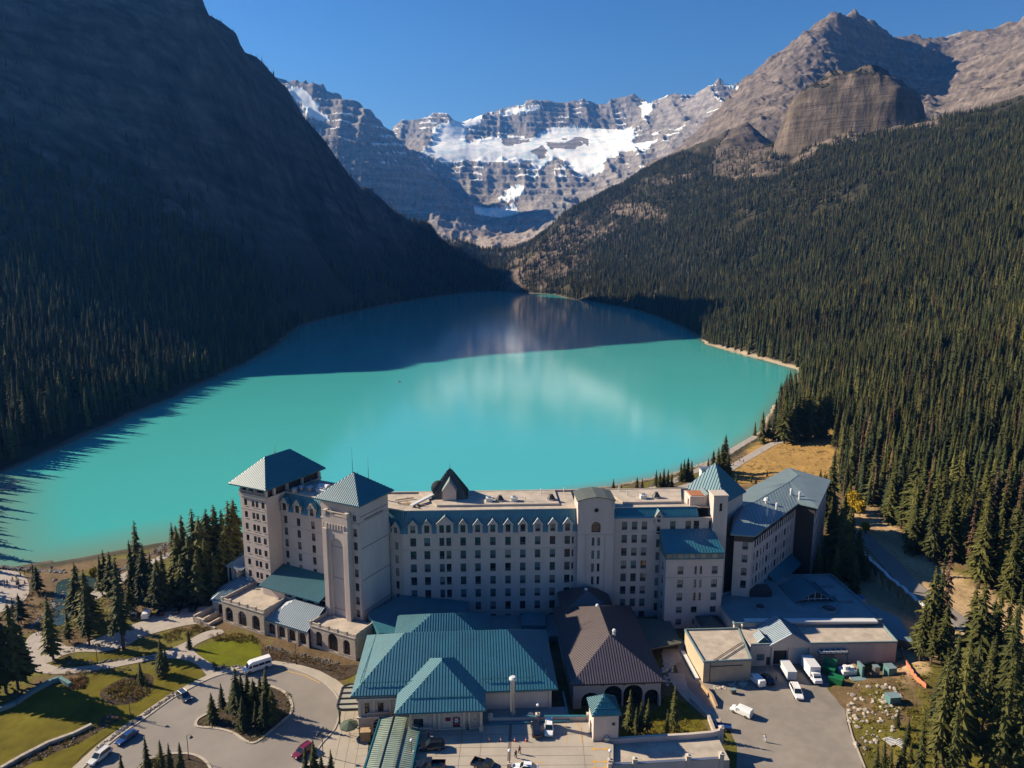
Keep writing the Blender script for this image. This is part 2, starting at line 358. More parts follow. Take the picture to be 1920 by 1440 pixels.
SNOW = [[(797,290),(812,268),(820,243),(840,230),(867,223),(905,214),(900,235),(873,245),(873,262),(935,258),(1000,255),(1022,243),(1060,240),(1100,240),(1190,240),(1187,267),(1230,262),(1210,280),(1173,280),(1133,303),(1130,320),(1087,332),(1073,322),(1070,307),(1043,297),(1010,318),(1000,306),(960,303),(907,303),(833,308)],
        [(530,160),(570,160),(585,180),(600,195),(622,228),(592,228),(570,205),(550,185)],
        [(886,386),(935,394),(966,382),(972,402),(940,410),(895,402)],
        [(1350,150),(1390,160),(1388,167),(1352,158)],[(1198,187),(1226,200),(1216,218),(1203,212)],[(1265,250),(1283,232),(1278,246)],
        [(935,215),(1010,196),(1020,202),(950,222)],[(935,370),(975,345),(990,352),(955,380)]]

WALL = [tuple(G(u, v, 8.0).xy) for u, v in ((1590,1008),(1597,1018),(1635,1057),(1672,1090),(1730,1138),(1780,1180))]
def terrain(x, y):
    """height and the masks that colour it"""
    x = np.asarray(x, float); y = np.asarray(y, float)
    wx = x+fbm(x/90, y/90, 5, 3)*10*sstep(350, 900, y); wy = y+fbm(x/90+9, y/90, 6, 3)*10*sstep(350, 900, y)
    z = rbf(wx, wy)
    su, sv = project(x, y, z); sf = np.zeros(z.shape); fm = y > 4800
    for p_ in SNOW[:2]:
        if fm.any(): sf[fm] = np.maximum(sf[fm], 1-sstep(-12, 6, sdist(su[fm], sv[fm], p_)))
    k1, k2 = wx-862, wy-1890; kx = (k1*.83-k2*.56)/182; ky = (k1*.56+k2*.83)/145; kd = (np.abs(kx)**3.2+np.abs(ky)**3.2)**(1/3.2); kx = k1/172+fbm(x/70, y/70, 77, 4)*0.16
    kz = 560-62*kx*kx-16*kx-34*sstep(0.2, 0.85, kd)-320*sstep(0.72, 1.42, kd)
    z = np.where(kd < 1.6, np.maximum(z, kz), z)
    r = np.hypot(x, y)
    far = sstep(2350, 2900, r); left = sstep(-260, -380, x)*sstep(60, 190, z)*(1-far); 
    knob = sstep(330, 150, np.hypot((x-KNOB_C[0])*0.9, y-KNOB_C[1]))*(1-far)
    rugg = sstep(250, 420, z)*(1-far)*(x > 0); dk = sstep(500, 1000, x)*(1-sstep(4200, 4600, r)); calm = (1-0.93*sf)*(1-0.35*dk)
    ss = np.where(x > 1100, 0.0, 1.0)
    a = sstep(2900, 4600, r)
    n1 = ridged(x/210, y/620, 31, 6); n2 = ridged(x/330+0.3*y/330, y/300, 37, 6); n4 = fbm(x/700, y/700, 3, 4)
    z = z+far*calm*(n1*(40+16*a)+n2*24+n4*26)*sstep(20, 260, z)
    z = z+left*(1-.65*sstep(300, 450, z))*(ridged(x/320, y/75, 41, 6)*15+fbm(x/120, y/110, 43, 5)*10+ridged(x/60, y/24, 44, 4)*6)
    z = z+np.maximum(knob, rugg*0.5)*(ridged(x/75, y/150, 47, 4)*15+ridged(x/40, y/30, 48, 3)*4+fbm(x/90, y/60, 49, 4)*14)
    z = z+far*dk*(ridged(x/70, y/80, 53, 5)*20+ridged(x/170, y/150, 54, 4)*20)*sstep(300, 480, z)
    soft = (1-far)*(1-left)*sstep(6, 30, z)
    z = z+soft*(fbm(x/60, y/60, 51, 4)*5)
    # ledges of the layered rock
    st = np.where(far > 0.5, 62.0, 34.0); q = (z+x*0.05+fbm(x/300, y/300, 61, 3)*30)/st; fq = q-np.floor(q)
    led = (sstep(0.25, 0.75, fq)-fq)*st
    z = z+led*(1-sf)*np.clip(far*(0.5-0.4*dk)*sstep(150, 420, z)+left*0.12+knob*0.35, 0, 0.9)
    # the shore of the lake
    sd = np.full(z.shape, 400.0); nb = (x > -700) & (x < 700) & (y < 2700)
    sd[nb] = sdist(x[nb], y[nb], SHORE)+(fbm(x[nb]/14, y[nb]/14, 71, 3)*3*sstep(0, 200, y[nb]-300))
    zo = 0.25+np.maximum(z, 0.8)*sstep(0, 22, sd)+0.06*np.clip(sd, 0, 12)
    z = np.where(sd < 0, -0.4-0.13*np.minimum(-sd, 90), zo)
    pl = np.zeros(z.shape); pb = r < 420; pl[pb] = 1-sstep(0, 9, sdist(x[pb], y[pb], PLATEAU))
    z = z*(1-pl)+3.42*pl
    wb = (r < 320) & (x > 85) & (y > 140)
    if wb.any():
        X, Y = x[wb], y[wb]; best = np.full(X.shape, 1e9); side = np.zeros(X.shape)
        for (x0, y0), (x1, y1) in zip(WALL, WALL[1:]):
            dx, dy = x1-x0, y1-y0; t = np.clip(((X-x0)*dx+(Y-y0)*dy)/(dx*dx+dy*dy), 0, 1); d = np.hypot(X-x0-t*dx, Y-y0-t*dy); c = dx*(Y-y0)-dy*(X-x0)
            side = np.where(d < best, c, side); best = np.minimum(best, d)
        zz = z[wb]; lo = 4.2+(zz-4.2)*sstep(8, 22, best); hi = 8.0+(zz-8.0)*sstep(8, 24, best)
        z[wb] = np.where(side > 0, hi, lo)
    return z, dict(far=far, left=left, knob=knob, sd=sd, r=r, pl=pl)

def lin(a, b, n): return list(np.linspace(a, b, n, endpoint=False))
RAD = np.array(lin(105, 400, 80)+lin(400, 1000, 190)+lin(1000, 1550, 120)+lin(1550, 2050, 150)+lin(2050, 2700, 70)+lin(2700, 3800, 150)+lin(3800, 7350, 240)+lin(7350, 8400, 8)+[8400])
AZ = np.radians(np.array(lin(-82, -40, 60)+lin(-40, 40, 790)+lin(40, 62, 20)+[62]))
rr, aa = np.meshgrid(RAD, AZ, indexing='ij')
tx = rr*np.sin(aa); ty = rr*np.cos(aa)
tz, msk = terrain(tx.ravel(), ty.ravel())
nr, na = rr.shape
X_, Y_ = tx.ravel(), ty.ravel()
# smooth normal for the masks
Z2 = tz.reshape(nr, na)
gr = np.gradient(Z2, axis=0)/np.maximum(np.gradient(rr, axis=0), 1e-3); ga = np.gradient(Z2, axis=1)/np.maximum(rr*np.gradient(aa, axis=1), 1e-3)
slope = np.hypot(gr, ga).ravel()
pu, pv = project(X_, Y_, tz)
wob = fbm(X_/160, tz/90, 81, 4)*14; wob2 = fbm(X_/160+7, tz/90+3, 83, 4)*9
ju, jv = pu+wob, pv+wob2
def px(poly, u=ju, v=jv): return inpoly(u, v, poly)
farm = msk['r'] > 3700
HOLE = [[(1033,267),(1060,262),(1100,262),(1097,275),(1040,279)],[(995,285),(1022,272),(1035,282),(1015,300)],[(940,262),(985,258),(990,266),(950,270)]]
snow = np.zeros(len(X_))
for p_ in SNOW: snow = np.maximum(snow, px(p_)*farm)
for p_ in HOLE: snow = np.where(px(p_), 0, snow)
sn2 = (farm & (tz > 700) & (slope < 0.8) & (fbm(X_/90, Y_/300, 91, 4) > 0.2) & ((X_ < 900) | (msk['r'] > 5000))).astype(float)
snow = np.maximum(snow, sn2*0.85)
# base colours of the ground, as albedo
col = np.zeros((len(X_), 3)); nz = fbm(X_/50, Y_/50, 95, 5); nz2 = fbm(X_/14+tz/20, tz/9+Y_/40, 96, 4)
far = msk['far'][:, None]; left = msk['left'][:, None]
floor = np.array([0.040, 0.036, 0.020])*(1+0.5*nz[:, None])
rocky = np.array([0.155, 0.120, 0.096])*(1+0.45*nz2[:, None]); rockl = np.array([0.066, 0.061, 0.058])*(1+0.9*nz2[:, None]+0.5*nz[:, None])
col[:] = floor
def put_(mask, c):
    m_ = np.clip(np.asarray(mask, float), 0, 1)[:, None]; col[:] = col*(1-m_)+c*m_
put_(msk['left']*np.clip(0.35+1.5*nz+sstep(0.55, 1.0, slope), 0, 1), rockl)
ROCKS = [[(1490,270),(1495,195),(1560,150),(1620,136),(1700,140),(1745,170),(1762,238),(1700,243),(1650,248),(1600,262),(1530,272)],
         [(934,545),(945,505),(985,468),(1050,478),(1068,510),(1010,550)],[(1330,330),(1335,285),(1365,240),(1430,232),(1440,262),(1440,300),(1500,285),(1560,268),(1565,280),(1500,300),(1440,332),(1390,338)],
         [(1145,385),(1215,380),(1250,400),(1245,425),(1190,412),(1150,402)],[(1200,335),(1290,322),(1300,335),(1230,350)]]
ns = (msk['r'] < 2600) & (X_ > -80)
rockmask = np.zeros(len(X_))
for p_ in ROCKS: rockmask = np.maximum(rockmask, px(p_)*ns)
steep = ns & (slope > 1.05) & (tz > 60)
rockmask = np.maximum(rockmask, steep)
put_(rockmask*np.clip(0.75+1.2*nz, .3, 1), rocky)
strata = 0.5+0.5*np.sin((tz+X_*0.06+fbm(X_/200, Y_/200, 99, 3)*40)/11.0)
fr = np.array([0.225, 0.205, 0.200])*(0.82+0.28*strata[:, None])*(1+0.4*nz2[:, None])
put_(msk['far'], fr)
dpk = (X_ > 620)*(msk['r'] < 4300)*sstep(2260, 2420, msk['r'])
tan_ = np.array([0.148, 0.118, 0.098])*(0.78+0.3*strata[:, None])*(1+0.45*nz2[:, None])
put_(dpk*0.9, tan_)
mor = farm*0+((msk['r'] > 3000) & (X_ > -420) & (X_ < 500) & (tz < 260) & (slope < 0.6)).astype(float)
put_(mor*0.9, np.array([0.33, 0.265, 0.215])*(1+0.25*nz[:, None]))
ndf = (msk['r'] > 2330) & (msk['r'] < 3600) & (tz < 330) & (X_ > -400) & (X_ < 900) & (fbm(X_/120, Y_/120, 101, 3) > -0.1) & ((pv > 465) | ((X_ > 0) & (msk['r'] < 2900)))
put_(ndf*0.9, floor)
bw = np.where((X_ > 60) & (Y_ > 560) & (Y_ < 900), 4.0, np.where((X_ > 60) & (Y_ >= 900), 0.4, np.where(Y_ < 420, 1.5, 1.2))); put_(sstep(-4, -1, msk['sd'])*(1-sstep(bw, bw+2.5, msk['sd']+2*nz))*(msk['r'] < 2400), np.where(((X_ < -60) | (Y_ > 900))[:, None], np.array([[0.13, 0.11, 0.09]]), np.array([[0.34, 0.27, 0.19]]))*(1+0.35*nz2[:, None]))
put_(snow, np.array([0.88, 0.88, 0.87]))
gl = snow*(fbm(X_/60, Y_/60, 103, 4) > 0.22); put_(gl*0.55, np.array([0.42, 0.60, 0.68]))
def softpoly(P): return 1-sstep(-9, 9, sdist(pu, pv, P)+fbm(X_/6, Y_/6, 111, 3)*16)
# near ground: soil and rough grass
nearm = sstep(470, 330, msk['r'])*sstep(190, 130, X_)
g_ = np.where((fbm(X_/9, Y_/9, 105, 4) > 0.05)[:, None], np.array([[0.12, 0.105, 0.020]]), np.array([[0.135, 0.090, 0.045]]))*(1+0.4*fbm(X_/3, Y_/3, 106, 3)[:, None])
put_(nearm*(msk['sd'] > 8), g_)
sandm = softpoly([(1585,960),(1640,955),(1750,1060),(1940,1150),(1940,1290),(1840,1215),(1790,1190),(1740,1260),(1690,1290),(1640,1180),(1560,1060)])*(msk['r'] < 400)
put_(sandm*(0.85+0.15*nz), np.array([0.43, 0.295, 0.16])*(1+0.18*fbm(X_/4, Y_/4, 107, 3)[:, None]+0.16*np.sin((X_*0.8+Y_)*1.6)[:, None]))
put_(softpoly([(1370,905),(1400,850),(1470,812),(1560,800),(1570,905),(1480,910)])*(msk['r'] < 430), np.array([0.33, 0.20, 0.062])*(1+0.3*fbm(X_/9, Y_/5, 108, 4)[:, None]+0.12*fbm(X_, Y_, 109, 2)[:, None]))
col = np.clip(col, 0.005, 0.85)

me = bpy.data.meshes.new('terrain')
nv = nr*na; me.vertices.add(nv)
me.vertices.foreach_set('co', np.column_stack([X_, Y_, tz]).astype(np.float32).ravel())
ii, jj = np.meshgrid(np.arange(nr-1), np.arange(na-1), indexing='ij'); b0 = (ii*na+jj).ravel()
quads = np.column_stack([b0, b0+1, b0+na+1, b0+na])[:, ::-1]
# leave out what is deep under the lake
deep = (tz < -11.5); keep = ~(deep[quads].all(axis=1)); quads = quads[keep]
nf = len(quads); me.loops.add(nf*4); me.polygons.add(nf)
me.loops.foreach_set('vertex_index', quads.ravel().astype(np.int32))
me.polygons.foreach_set('loop_start', np.arange(0, nf*4, 4, dtype=np.int32)); me.polygons.foreach_set('loop_total', np.full(nf, 4, np.int32))
me.polygons.foreach_set('use_smooth', np.ones(nf, bool))
me.update()
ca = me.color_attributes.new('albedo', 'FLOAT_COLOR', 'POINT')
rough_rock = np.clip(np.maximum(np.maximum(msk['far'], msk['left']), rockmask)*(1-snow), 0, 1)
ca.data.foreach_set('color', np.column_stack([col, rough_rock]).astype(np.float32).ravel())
tm = bpy.data.materials.new('ground_and_rock'); tm.use_nodes = True; nt = tm.node_tree; bs = nt.nodes['Principled BSDF']
bs.inputs['Roughness'].default_value = 0.95; bs.inputs['Specular IOR Level'].default_value = 0.15
at = nt.nodes.new('ShaderNodeVertexColor'); at.layer_name = 'albedo'
geo = nt.nodes.new('ShaderNodeNewGeometry')
def noise(scale, strch=(1, 1, 1), detail=8, rough=0.65):
    mp = nt.nodes.new('ShaderNodeMapping'); mp.inputs['Scale'].default_value = strch; nt.links.new(geo.outputs['Position'], mp.inputs[0])
    n = nt.nodes.new('ShaderNodeTexNoise'); n.inputs['Scale'].default_value = scale; n.inputs['Detail'].default_value = detail; n.inputs['Roughness'].default_value = rough
    nt.links.new(mp.outputs[0], n.inputs['Vector']); return n.outputs['Fac']
def rng_(x, a, b, c, d):
    m = nt.nodes.new('ShaderNodeMapRange'); nt.links.new(x, m.inputs[0])
    for k, q in zip((1, 2, 3, 4), (a, b, c, d)): m.inputs[k].default_value = q
    return m.outputs[0]
def mth(op, a, b):
    m = nt.nodes.new('ShaderNodeMath'); m.operation = op
    for k, q in enumerate((a, b)):
        if hasattr(q, 'links'): nt.links.new(q, m.inputs[k])
        else: m.inputs[k].default_value = q
    return m.outputs[0]
bands = noise(0.010, (0.25, 0.25, 7.0)); cracks = noise(0.035, (1.6, 1.6, 0.35)); fine = noise(0.9, (1, 1, 1), 6)
rk = mth('MULTIPLY', rng_(bands, 0.35, 0.65, 0.80, 1.2), rng_(cracks, 0.35, 0.65, 0.66, 1.3))
mix1 = nt.nodes.new('ShaderNodeMix'); mix1.data_type = 'FLOAT'; nt.links.new(at.outputs['Alpha'], mix1.inputs['Factor'])
nt.links.new(rng_(fine, 0.3, 0.7, 0.72, 1.25), mix1.inputs[2]); nt.links.new(rk, mix1.inputs[3])
vm = nt.nodes.new('ShaderNodeVectorMath'); vm.operation = 'SCALE'; nt.links.new(at.outputs['Color'], vm.inputs[0]); nt.links.new(mix1.outputs[0], vm.inputs['Scale'])
nt.links.new(vm.outputs[0], bs.inputs['Base Color'])
hh = mth('ADD', mth('MULTIPLY', bands, 9.0), mth('MULTIPLY', cracks, 7.0)); hh = mth('MULTIPLY', hh, at.outputs['Alpha']); hh = mth('ADD', hh, mth('MULTIPLY', fine, 0.25))
bp = nt.nodes.new('ShaderNodeBump'); bp.inputs['Strength'].default_value = 0.9; bp.inputs['Distance'].default_value = 1.0
nt.links.new(hh, bp.inputs['Height']); nt.links.new(bp.outputs[0], bs.inputs['Normal'])
me.materials.append(tm)
tag(put('terrain', me), kind='structure')

ZL = Z2.tolist(); RADL = RAD.tolist(); AZL = AZ.tolist()
import bisect
def zt_(x, y):
    """height of the built ground sheet at a point"""
    r = math.hypot(x, y); a = math.atan2(x, y)
    i = min(max(bisect.bisect_right(RADL, r)-1, 0), nr-2); j = min(max(bisect.bisect_right(AZL, a)-1, 0), na-2)
    t = (r-RADL[i])/(RADL[i+1]-RADL[i]); s = (a-AZL[j])/(AZL[j+1]-AZL[j])
    return (ZL[i][j]*(1-s)+ZL[i][j+1]*s)*(1-t)+(ZL[i+1][j]*(1-s)+ZL[i+1][j+1]*s)*t

# ------------------------------------------------------------------ lake
wm = bpy.data.materials.new('glacial_lake_water'); wm.use_nodes = True; nt = wm.node_tree; bs = nt.nodes['Principled BSDF']
geo = nt.nodes.new('ShaderNodeNewGeometry')
bs.inputs['Roughness'].default_value = 0.09; bs.inputs['IOR'].default_value = 1.45; bs.inputs['Specular IOR Level'].default_value = 0.5
cr = nt.nodes.new('ShaderNodeMix'); cr.data_type = 'RGBA'
cr.inputs[6].default_value = (0.062, 0.395, 0.368, 1); cr.inputs[7].default_value = (0.075, 0.44, 0.41, 1)
nt.links.new(noise(0.006, (1, 1, 1), 4), cr.inputs['Factor'])
sh = nt.nodes.new('ShaderNodeAttribute'); sh.attribute_name = 'shallow'
c2 = nt.nodes.new('ShaderNodeMix'); c2.data_type = 'RGBA'; nt.links.new(sh.outputs['Fac'], c2.inputs['Factor']); nt.links.new(cr.outputs[2], c2.inputs[6]); c2.inputs[7].default_value = (0.16, 0.26, 0.19, 1)
nt.links.new(c2.outputs[2], bs.inputs['Base Color'])
w1 = noise(0.35, (1, 0.5, 1), 3); w2 = noise(2.2, (1, 0.6, 1), 3)
bp = nt.nodes.new('ShaderNodeBump'); bp.inputs['Strength'].default_value = 0.22; bp.inputs['Distance'].default_value = 0.12
nt.links.new(mth('ADD', w1, mth('MULTIPLY', w2, 0.35)), bp.inputs['Height']); nt.links.new(bp.outputs[0], bs.inputs['Normal'])
gx = np.linspace(-380, 330, 90); gy = np.concatenate([np.linspace(205, 500, 60), np.linspace(515, 2350, 60)])
GX, GY = np.meshgrid(gx, gy); v_ = np.column_stack([GX.ravel(), GY.ravel(), 0*GX.ravel()]); nx = len(gx)
sdw = sdist(v_[:, 0], v_[:, 1], SHORE)
fq_ = [(j*nx+i, j*nx+i+1, (j+1)*nx+i+1, (j+1)*nx+i) for j in range(len(gy)-1) for i in range(nx-1)]
fq_ = [f for f in fq_ if min(sdw[list(f)]) < 25]
me = bpy.data.meshes.new('lake_water'); me.from_pydata(v_.tolist(), [], fq_); me.materials.append(wm)
a_ = me.attributes.new('shallow', 'FLOAT', 'POINT'); a_.data.foreach_set('value', (np.clip(1+sdw/np.where((v_[:, 1] < 330) & (v_[:, 0] < -60), 26, 9), 0, 1)*0.9).astype(np.float32))
tag(put('lake_water', me), kind='structure')

# ------------------------------------------------------------------ air
hz = MB(); hz.box(-9500, 9500, -60, 9500, -60, 2600)
hm = bpy.data.materials.new('air_haze'); hm.use_nodes = True; nt = hm.node_tree; nt.nodes.clear()
pvn = nt.nodes.new('ShaderNodeVolumePrincipled'); oo = nt.nodes.new('ShaderNodeOutputMaterial')
pvn.inputs['Color'].default_value = (0.07, 0.33, 1.0, 1); pvn.inputs['Density'].default_value = 4.6e-5; pvn.inputs['Absorption Color'].default_value = (0.5, 0.5, 0.5, 1); pvn.inputs['Anisotropy'].default_value = 0.25
nt.links.new(pvn.outputs[0], oo.inputs['Volume'])
HAZE = tag(hz.build('haze', hm), kind='stuff')
# ------------------------------------------------------------------ windows
def win_meshes(w, h, style):
    """frame (proud sill, bars, lower grille) and pane, centred on the opening, outside is -Y"""
    f = MB(); t = 0.07
    f.box(-w/2, -w/2+t, 0.04, 0.16, -h/2, h/2); f.box(w/2-t, w/2, 0.04, 0.16, -h/2, h/2)
    f.box(-w/2+t, w/2-t, 0.04, 0.16, h/2-t, h/2); f.box(-w/2+t, w/2-t, 0.04, 0.16, -h/2, -h/2+t)
    if style == 'room':
        f.box(-w/2+t, w/2-t, 0.06, 0.15, -h/2+h*0.30, -h/2+h*0.30+t); f.box(-0.035, 0.035, 0.06, 0.15, -h/2+h*0.30+t, h/2-t)
        f.box(-w/2+t, w/2-t, 0.10, 0.18, -h/2+t, -h/2+h*0.30, 1)
    elif style == 'tall':
        f.box(-w/2+t, w/2-t, 0.06, 0.15, -0.03, 0.03)
    elif style == 'ribbon':
        n = max(2, int(w/1.1))
        for k in range(1, n): f.box(-w/2+w*k/n-0.04, -w/2+w*k/n+0.04, 0.05, 0.15, -h/2+t, h/2-t)
    f.box(-w/2-0.08, w/2+0.08, -0.10, 0.035, -h/2-0.14, -h/2-0.003, 2)
    g = MB(); g.box(-w/2+0.02, w/2-0.02, 0.20, 0.24, -h/2+0.02, h/2-0.02)
    fm = f.mesh('window', [M['frame'], M['grille'], M['trim']])
    return fm, [g.mesh('pane', M[k]) for k in ('glass', 'glassb', 'glassc')]
WCACHE = {}
def window(parent, fr, x, z, w, h, style='room', y=0.0, kindp=None, name='window'):
    key = (round(w, 2), round(h, 2), style)
    if key not in WCACHE: WCACHE[key] = win_meshes(w, h, style)
    fm, gm = WCACHE[key]
    p = fr.at(x, y, z); o = put(name, fm, parent, p, fr.ang)
    k = kindp if kindp is not None else random.choices((0, 1, 2), (0.36, 0.44, 0.20))[0]
    put('pane', gm[k], o)
    return o
class Fr:
    """a local frame: X along a wall, Y into the building, Z up"""
    def __init__(s, ox, oy, ang): s.o = (ox, oy); s.ang = ang; s.c = math.cos(ang); s.s = math.sin(ang)
    def at(s, x, y, z): return Vector((s.o[0]+x*s.c-y*s.s, s.o[1]+x*s.s+y*s.c, z))
    def tf(s): return lambda p: s.at(p[0], p[1], p[2])
    def side(s, x, y, turn): p = s.at(x, y, 0); return Fr(p.x, p.y, s.ang+turn)
def wall(mb, x0, x1, z0, z1, holes, y=0.0, depth=0.3, arches=(), m=0):
    """vertical wall at Y=y seen from -Y with recessed openings; holes = (xc, zc, w, h)"""
    hs = [(a-w/2, a+w/2, c-h/2, c+h/2) for a, c, w, h in holes]
    xs = sorted({x0, x1, *[q for h in hs for q in h[:2] if x0 < q < x1]}); zs = sorted({z0, z1, *[q for h in hs for q in h[2:] if z0 < q < z1]})
    for i in range(len(xs)-1):
        xm = (xs[i]+xs[i+1])/2; run = None
        for j in range(len(zs)-1):
            zm = (zs[j]+zs[j+1])/2
            inside = any(h[0] < xm < h[1] and h[2] < zm < h[3] for h in hs)
            if inside:
                if run is not None: mb.poly([(xs[i], y, run), (xs[i+1], y, run), (xs[i+1], y, zs[j]), (xs[i], y, zs[j])], m); run = None
            elif run is None: run = zs[j]
        if run is not None: mb.poly([(xs[i], y, run), (xs[i+1], y, run), (xs[i+1], y, z1), (xs[i], y, z1)], m)
    for (a, b, c, d) in hs:
        mb.poly([(a, y, c), (a, y, d), (a, y+depth, d), (a, y+depth, c)], m); mb.poly([(b, y, d), (b, y, c), (b, y+depth, c), (b, y+depth, d)], m)
        mb.poly([(a, y, d), (b, y, d), (b, y+depth, d), (a, y+depth, d)], m); mb.poly([(a, y, c), (a, y+depth, c), (b, y+depth, c), (b, y, c)], m)
def arch_fill(mb, xc, zt, w, y=0.0, depth=0.35, n=10, m=0):
    """fills the top corners of a square opening whose head is a round arch reaching zt"""
    r = w/2; zc = zt-r
    pts = [(xc+r*math.cos(math.pi*k/n), zc+r*math.sin(math.pi*k/n)) for k in range(n+1)]
    for k in range(n):
        a, b = pts[k], pts[k+1]; cx = xc+r if k < n/2 else xc-r
        mb.poly([(a[0], y, a[1]), (cx, y, zt), (b[0], y, b[1])], m)
        mb.poly([(a[0], y, a[1]), (b[0], y, b[1]), (b[0], y+depth, b[1]), (a[0], y+depth, a[1])], m)
def glazing(parent, fr, xc, z0, z1, w, y=0.3, arch=True, name='window'):
    f = MB(); g = MB(); n = 10; r = w/2
    pts = [(-r, z0), (r, z0)]+([(r*math.cos(math.pi*k/n), z1-r+r*math.sin(math.pi*k/n)) for k in range(n+1)] if arch else [(r, z1), (-r, z1)])
    g.poly([(x, 0.06, z) for x, z in pts]); zm = z1-r if arch else z0+(z1-z0)*0.6
    f.box(-r, r, 0.0, 0.08-0.03, zm-0.06, zm+0.06)
    for q in ((-0.33, 0, 0.33) if w > 1.8 else (0,)): f.box(q*w-0.045, q*w+0.045, 0.0, 0.052, z0, zm)
    f.box(-0.04, 0.04, 0.0, 0.053, zm+0.06, z1-0.05)
    f.box(-r, r, 0.0, 0.051, z0, z0+0.12)
    o = f.build(name, M['frame'], parent, fr.at(xc, y, 0), fr.ang); g.build('pane', M['glass'], o); return o
def hip(mb, x0, x1, y0, y1, z0, z1, ridge=None, ov=0.0, seams=0.9, m=0, ms=1, fascia=0.3, along='x', z_under=None, sw=0.08, sh=0.10):
    """hipped or pyramid roof with standing seams, fascia and soffit"""
    x0 -= ov; x1 += ov; y0 -= ov; y1 += ov; w = x1-x0; d = y1-y0
    if along == 'x': k = d/2 if ridge is None else ridge; A = (x0+k, (y0+y1)/2, z1); B = (max(x0+k, x1-k), (y0+y1)/2, z1)
    else: k = w/2 if ridge is None else ridge; A = ((x0+x1)/2, y0+k, z1); B = ((x0+x1)/2, max(y0+k, y1-k), z1)
    c = [(x0, y0, z0), (x1, y0, z0), (x1, y1, z0), (x0, y1, z0)]
    if along == 'x': F_ = [([c[0], c[1], B, A], (0, 1, 1)), ([c[1], c[2], B], (-1, 0, 1)), ([c[2], c[3], A, B], (0, -1, 1)), ([c[3], c[0], A], (1, 0, 1))]
    else: F_ = [([c[0], c[1], A], (0, 1, 1)), ([c[1], c[2], B, A], (-1, 0, 1)), ([c[2], c[3], B], (0, -1, 1)), ([c[3], c[0], A, B], (1, 0, 1))]
    tf = mb.tf
    for P, dr in F_:
        Q = []
        for p in P:
            if not Q or (Vector(p)-Vector(Q[-1])).length > 0.01: Q.append(p)
        mb.poly(Q, m)
        if seams:
            mb.tf = None; v0 = len(mb.v); mb.seams(Q, (dr[0], dr[1], 0.0001) if False else dr_proj(Q, dr), seams, sw, sh, ms)
            if tf: mb.v[v0:] = [tuple(tf(p)) for p in mb.v[v0:]]
            mb.tf = tf
    for i in range(4):
        a, b = c[i], c[(i+1) % 4]; mb.poly([(a[0], a[1], z0-fascia), (b[0], b[1], z0-fascia), b, a], ms)
    mb.poly([(p[0], p[1], z0-fascia) for p in c[::-1]], m)
def dr_proj(P, dr):
    P = [Vector(p) for p in P]; n = (P[1]-P[0]).cross(P[2]-P[0]).normalized(); d = Vector((dr[0], dr[1], 0)); return d-n*d.dot(n)
def gable(mb, x0, x1, y0, y1, z0, z1, m=0, mf=1, ov=0.3, seams=0.0, ms=2):
    """pitched roof with the gable at y0, ridge along Y"""
    xm = (x0+x1)/2; mb.poly([(x0, y0, z0), (x1, y0, z0), (xm, y0, z1)], mf); mb.poly([(x1, y1, z0), (x0, y1, z0), (xm, y1, z1)], mf)
    k = (z1-z0)/(xm-x0); t = 0.12; xa, xb = x0-ov, x1+ov; za = z0-ov*k
    for s_, xe in ((1, xa), (-1, xb)):
        top = [(xe, y0-ov, za+t), (xm, y0-ov, z1+t), (xm, y1+ov*0, z1+t), (xe, y1+ov*0, za+t)]
        bot = [(p[0], p[1], p[2]-t) for p in top]
        mb.hexa(bot+top if s_ < 0 else bot+top, m)
        if seams:
            tf = mb.tf; mb.tf = None; v0 = len(mb.v); mb.seams(top, dr_proj(top, (1, 0, 0)), seams, 0.07, 0.08, ms)
            if tf: mb.v[v0:] = [tuple(tf(p)) for p in mb.v[v0:]]
            mb.tf = tf
def rail(mb, a, b, n, h=0.45, m=0):
    """snow guard rail"""
    a = Vector(a); b = Vector(b)
    for q in (0.5, 1.0): mb.bar(a+Vector((0, 0, h*q)), b+Vector((0, 0, h*q)), 0.07, 0.07, m)
    for k in range(n+1): p = a.lerp(b, k/n); mb.bar(p-Vector((0, 0, .1)), p+Vector((0, 0, h)), 0.08, 0.08, m)
def balusters(mb, a, b, z, h=0.95, step=0.45, m=0):
    a = Vector((a[0], a[1], z)); b = Vector((b[0], b[1], z)); n = max(2, int((b-a).length/step))
    mb.bar(a+Vector((0, 0, h)), b+Vector((0, 0, h)), 0.3, 0.16, m); mb.bar(a+Vector((0, 0, 0.06)), b+Vector((0, 0, 0.06)), 0.3, 0.12, m)
    for k in range(n+1): p = a.lerp(b, k/n); mb.bar(p+Vector((0, 0, 0.12)), p+Vector((0, 0, h-0.08)), 0.14, 0.14, m)

# ------------------------------------------------------------------ the hotel
hotel = empty('hotel_building', (0, 180, 3.5), 0, 'long cream nine storey hotel with teal mansard roofs on the lake shore', 'hotel')
HO = Vector((0, 180, 3.5))
hotel.location = (0, 0, 0)
CR, ST, TR, TE, TS, TP = M['cream'], M['stone'], M['trim'], M['teal'], M['tealseam'], M['tealglare']
A0 = R(2.4)
fm = Fr(-29.5, 181.5, A0)            # main facade frame, X runs right from the chamfered corner
ROW = [26.5-3.75*k for k in range(7)]
def xs_of(us, Y=183.0): return [ (u-960)*0.1467+29.5 for u in us]
MX = xs_of([778,803.5,830.6,843.2,869.7,896.8,924.7,952.7,980.2,1007.9,1035.6,1063.1])
MW = [1.6,1.6,1.3,1.3]+[1.5]*8
X1 = 47.3                            # where the central tower starts
ZE = 28.9; ZR = 34.6
holes = [(x, z, w, 2.3) for x, w in zip(MX, MW) for z in ROW]+[(46.1, z, 0.55, 1.9) for z in ROW]
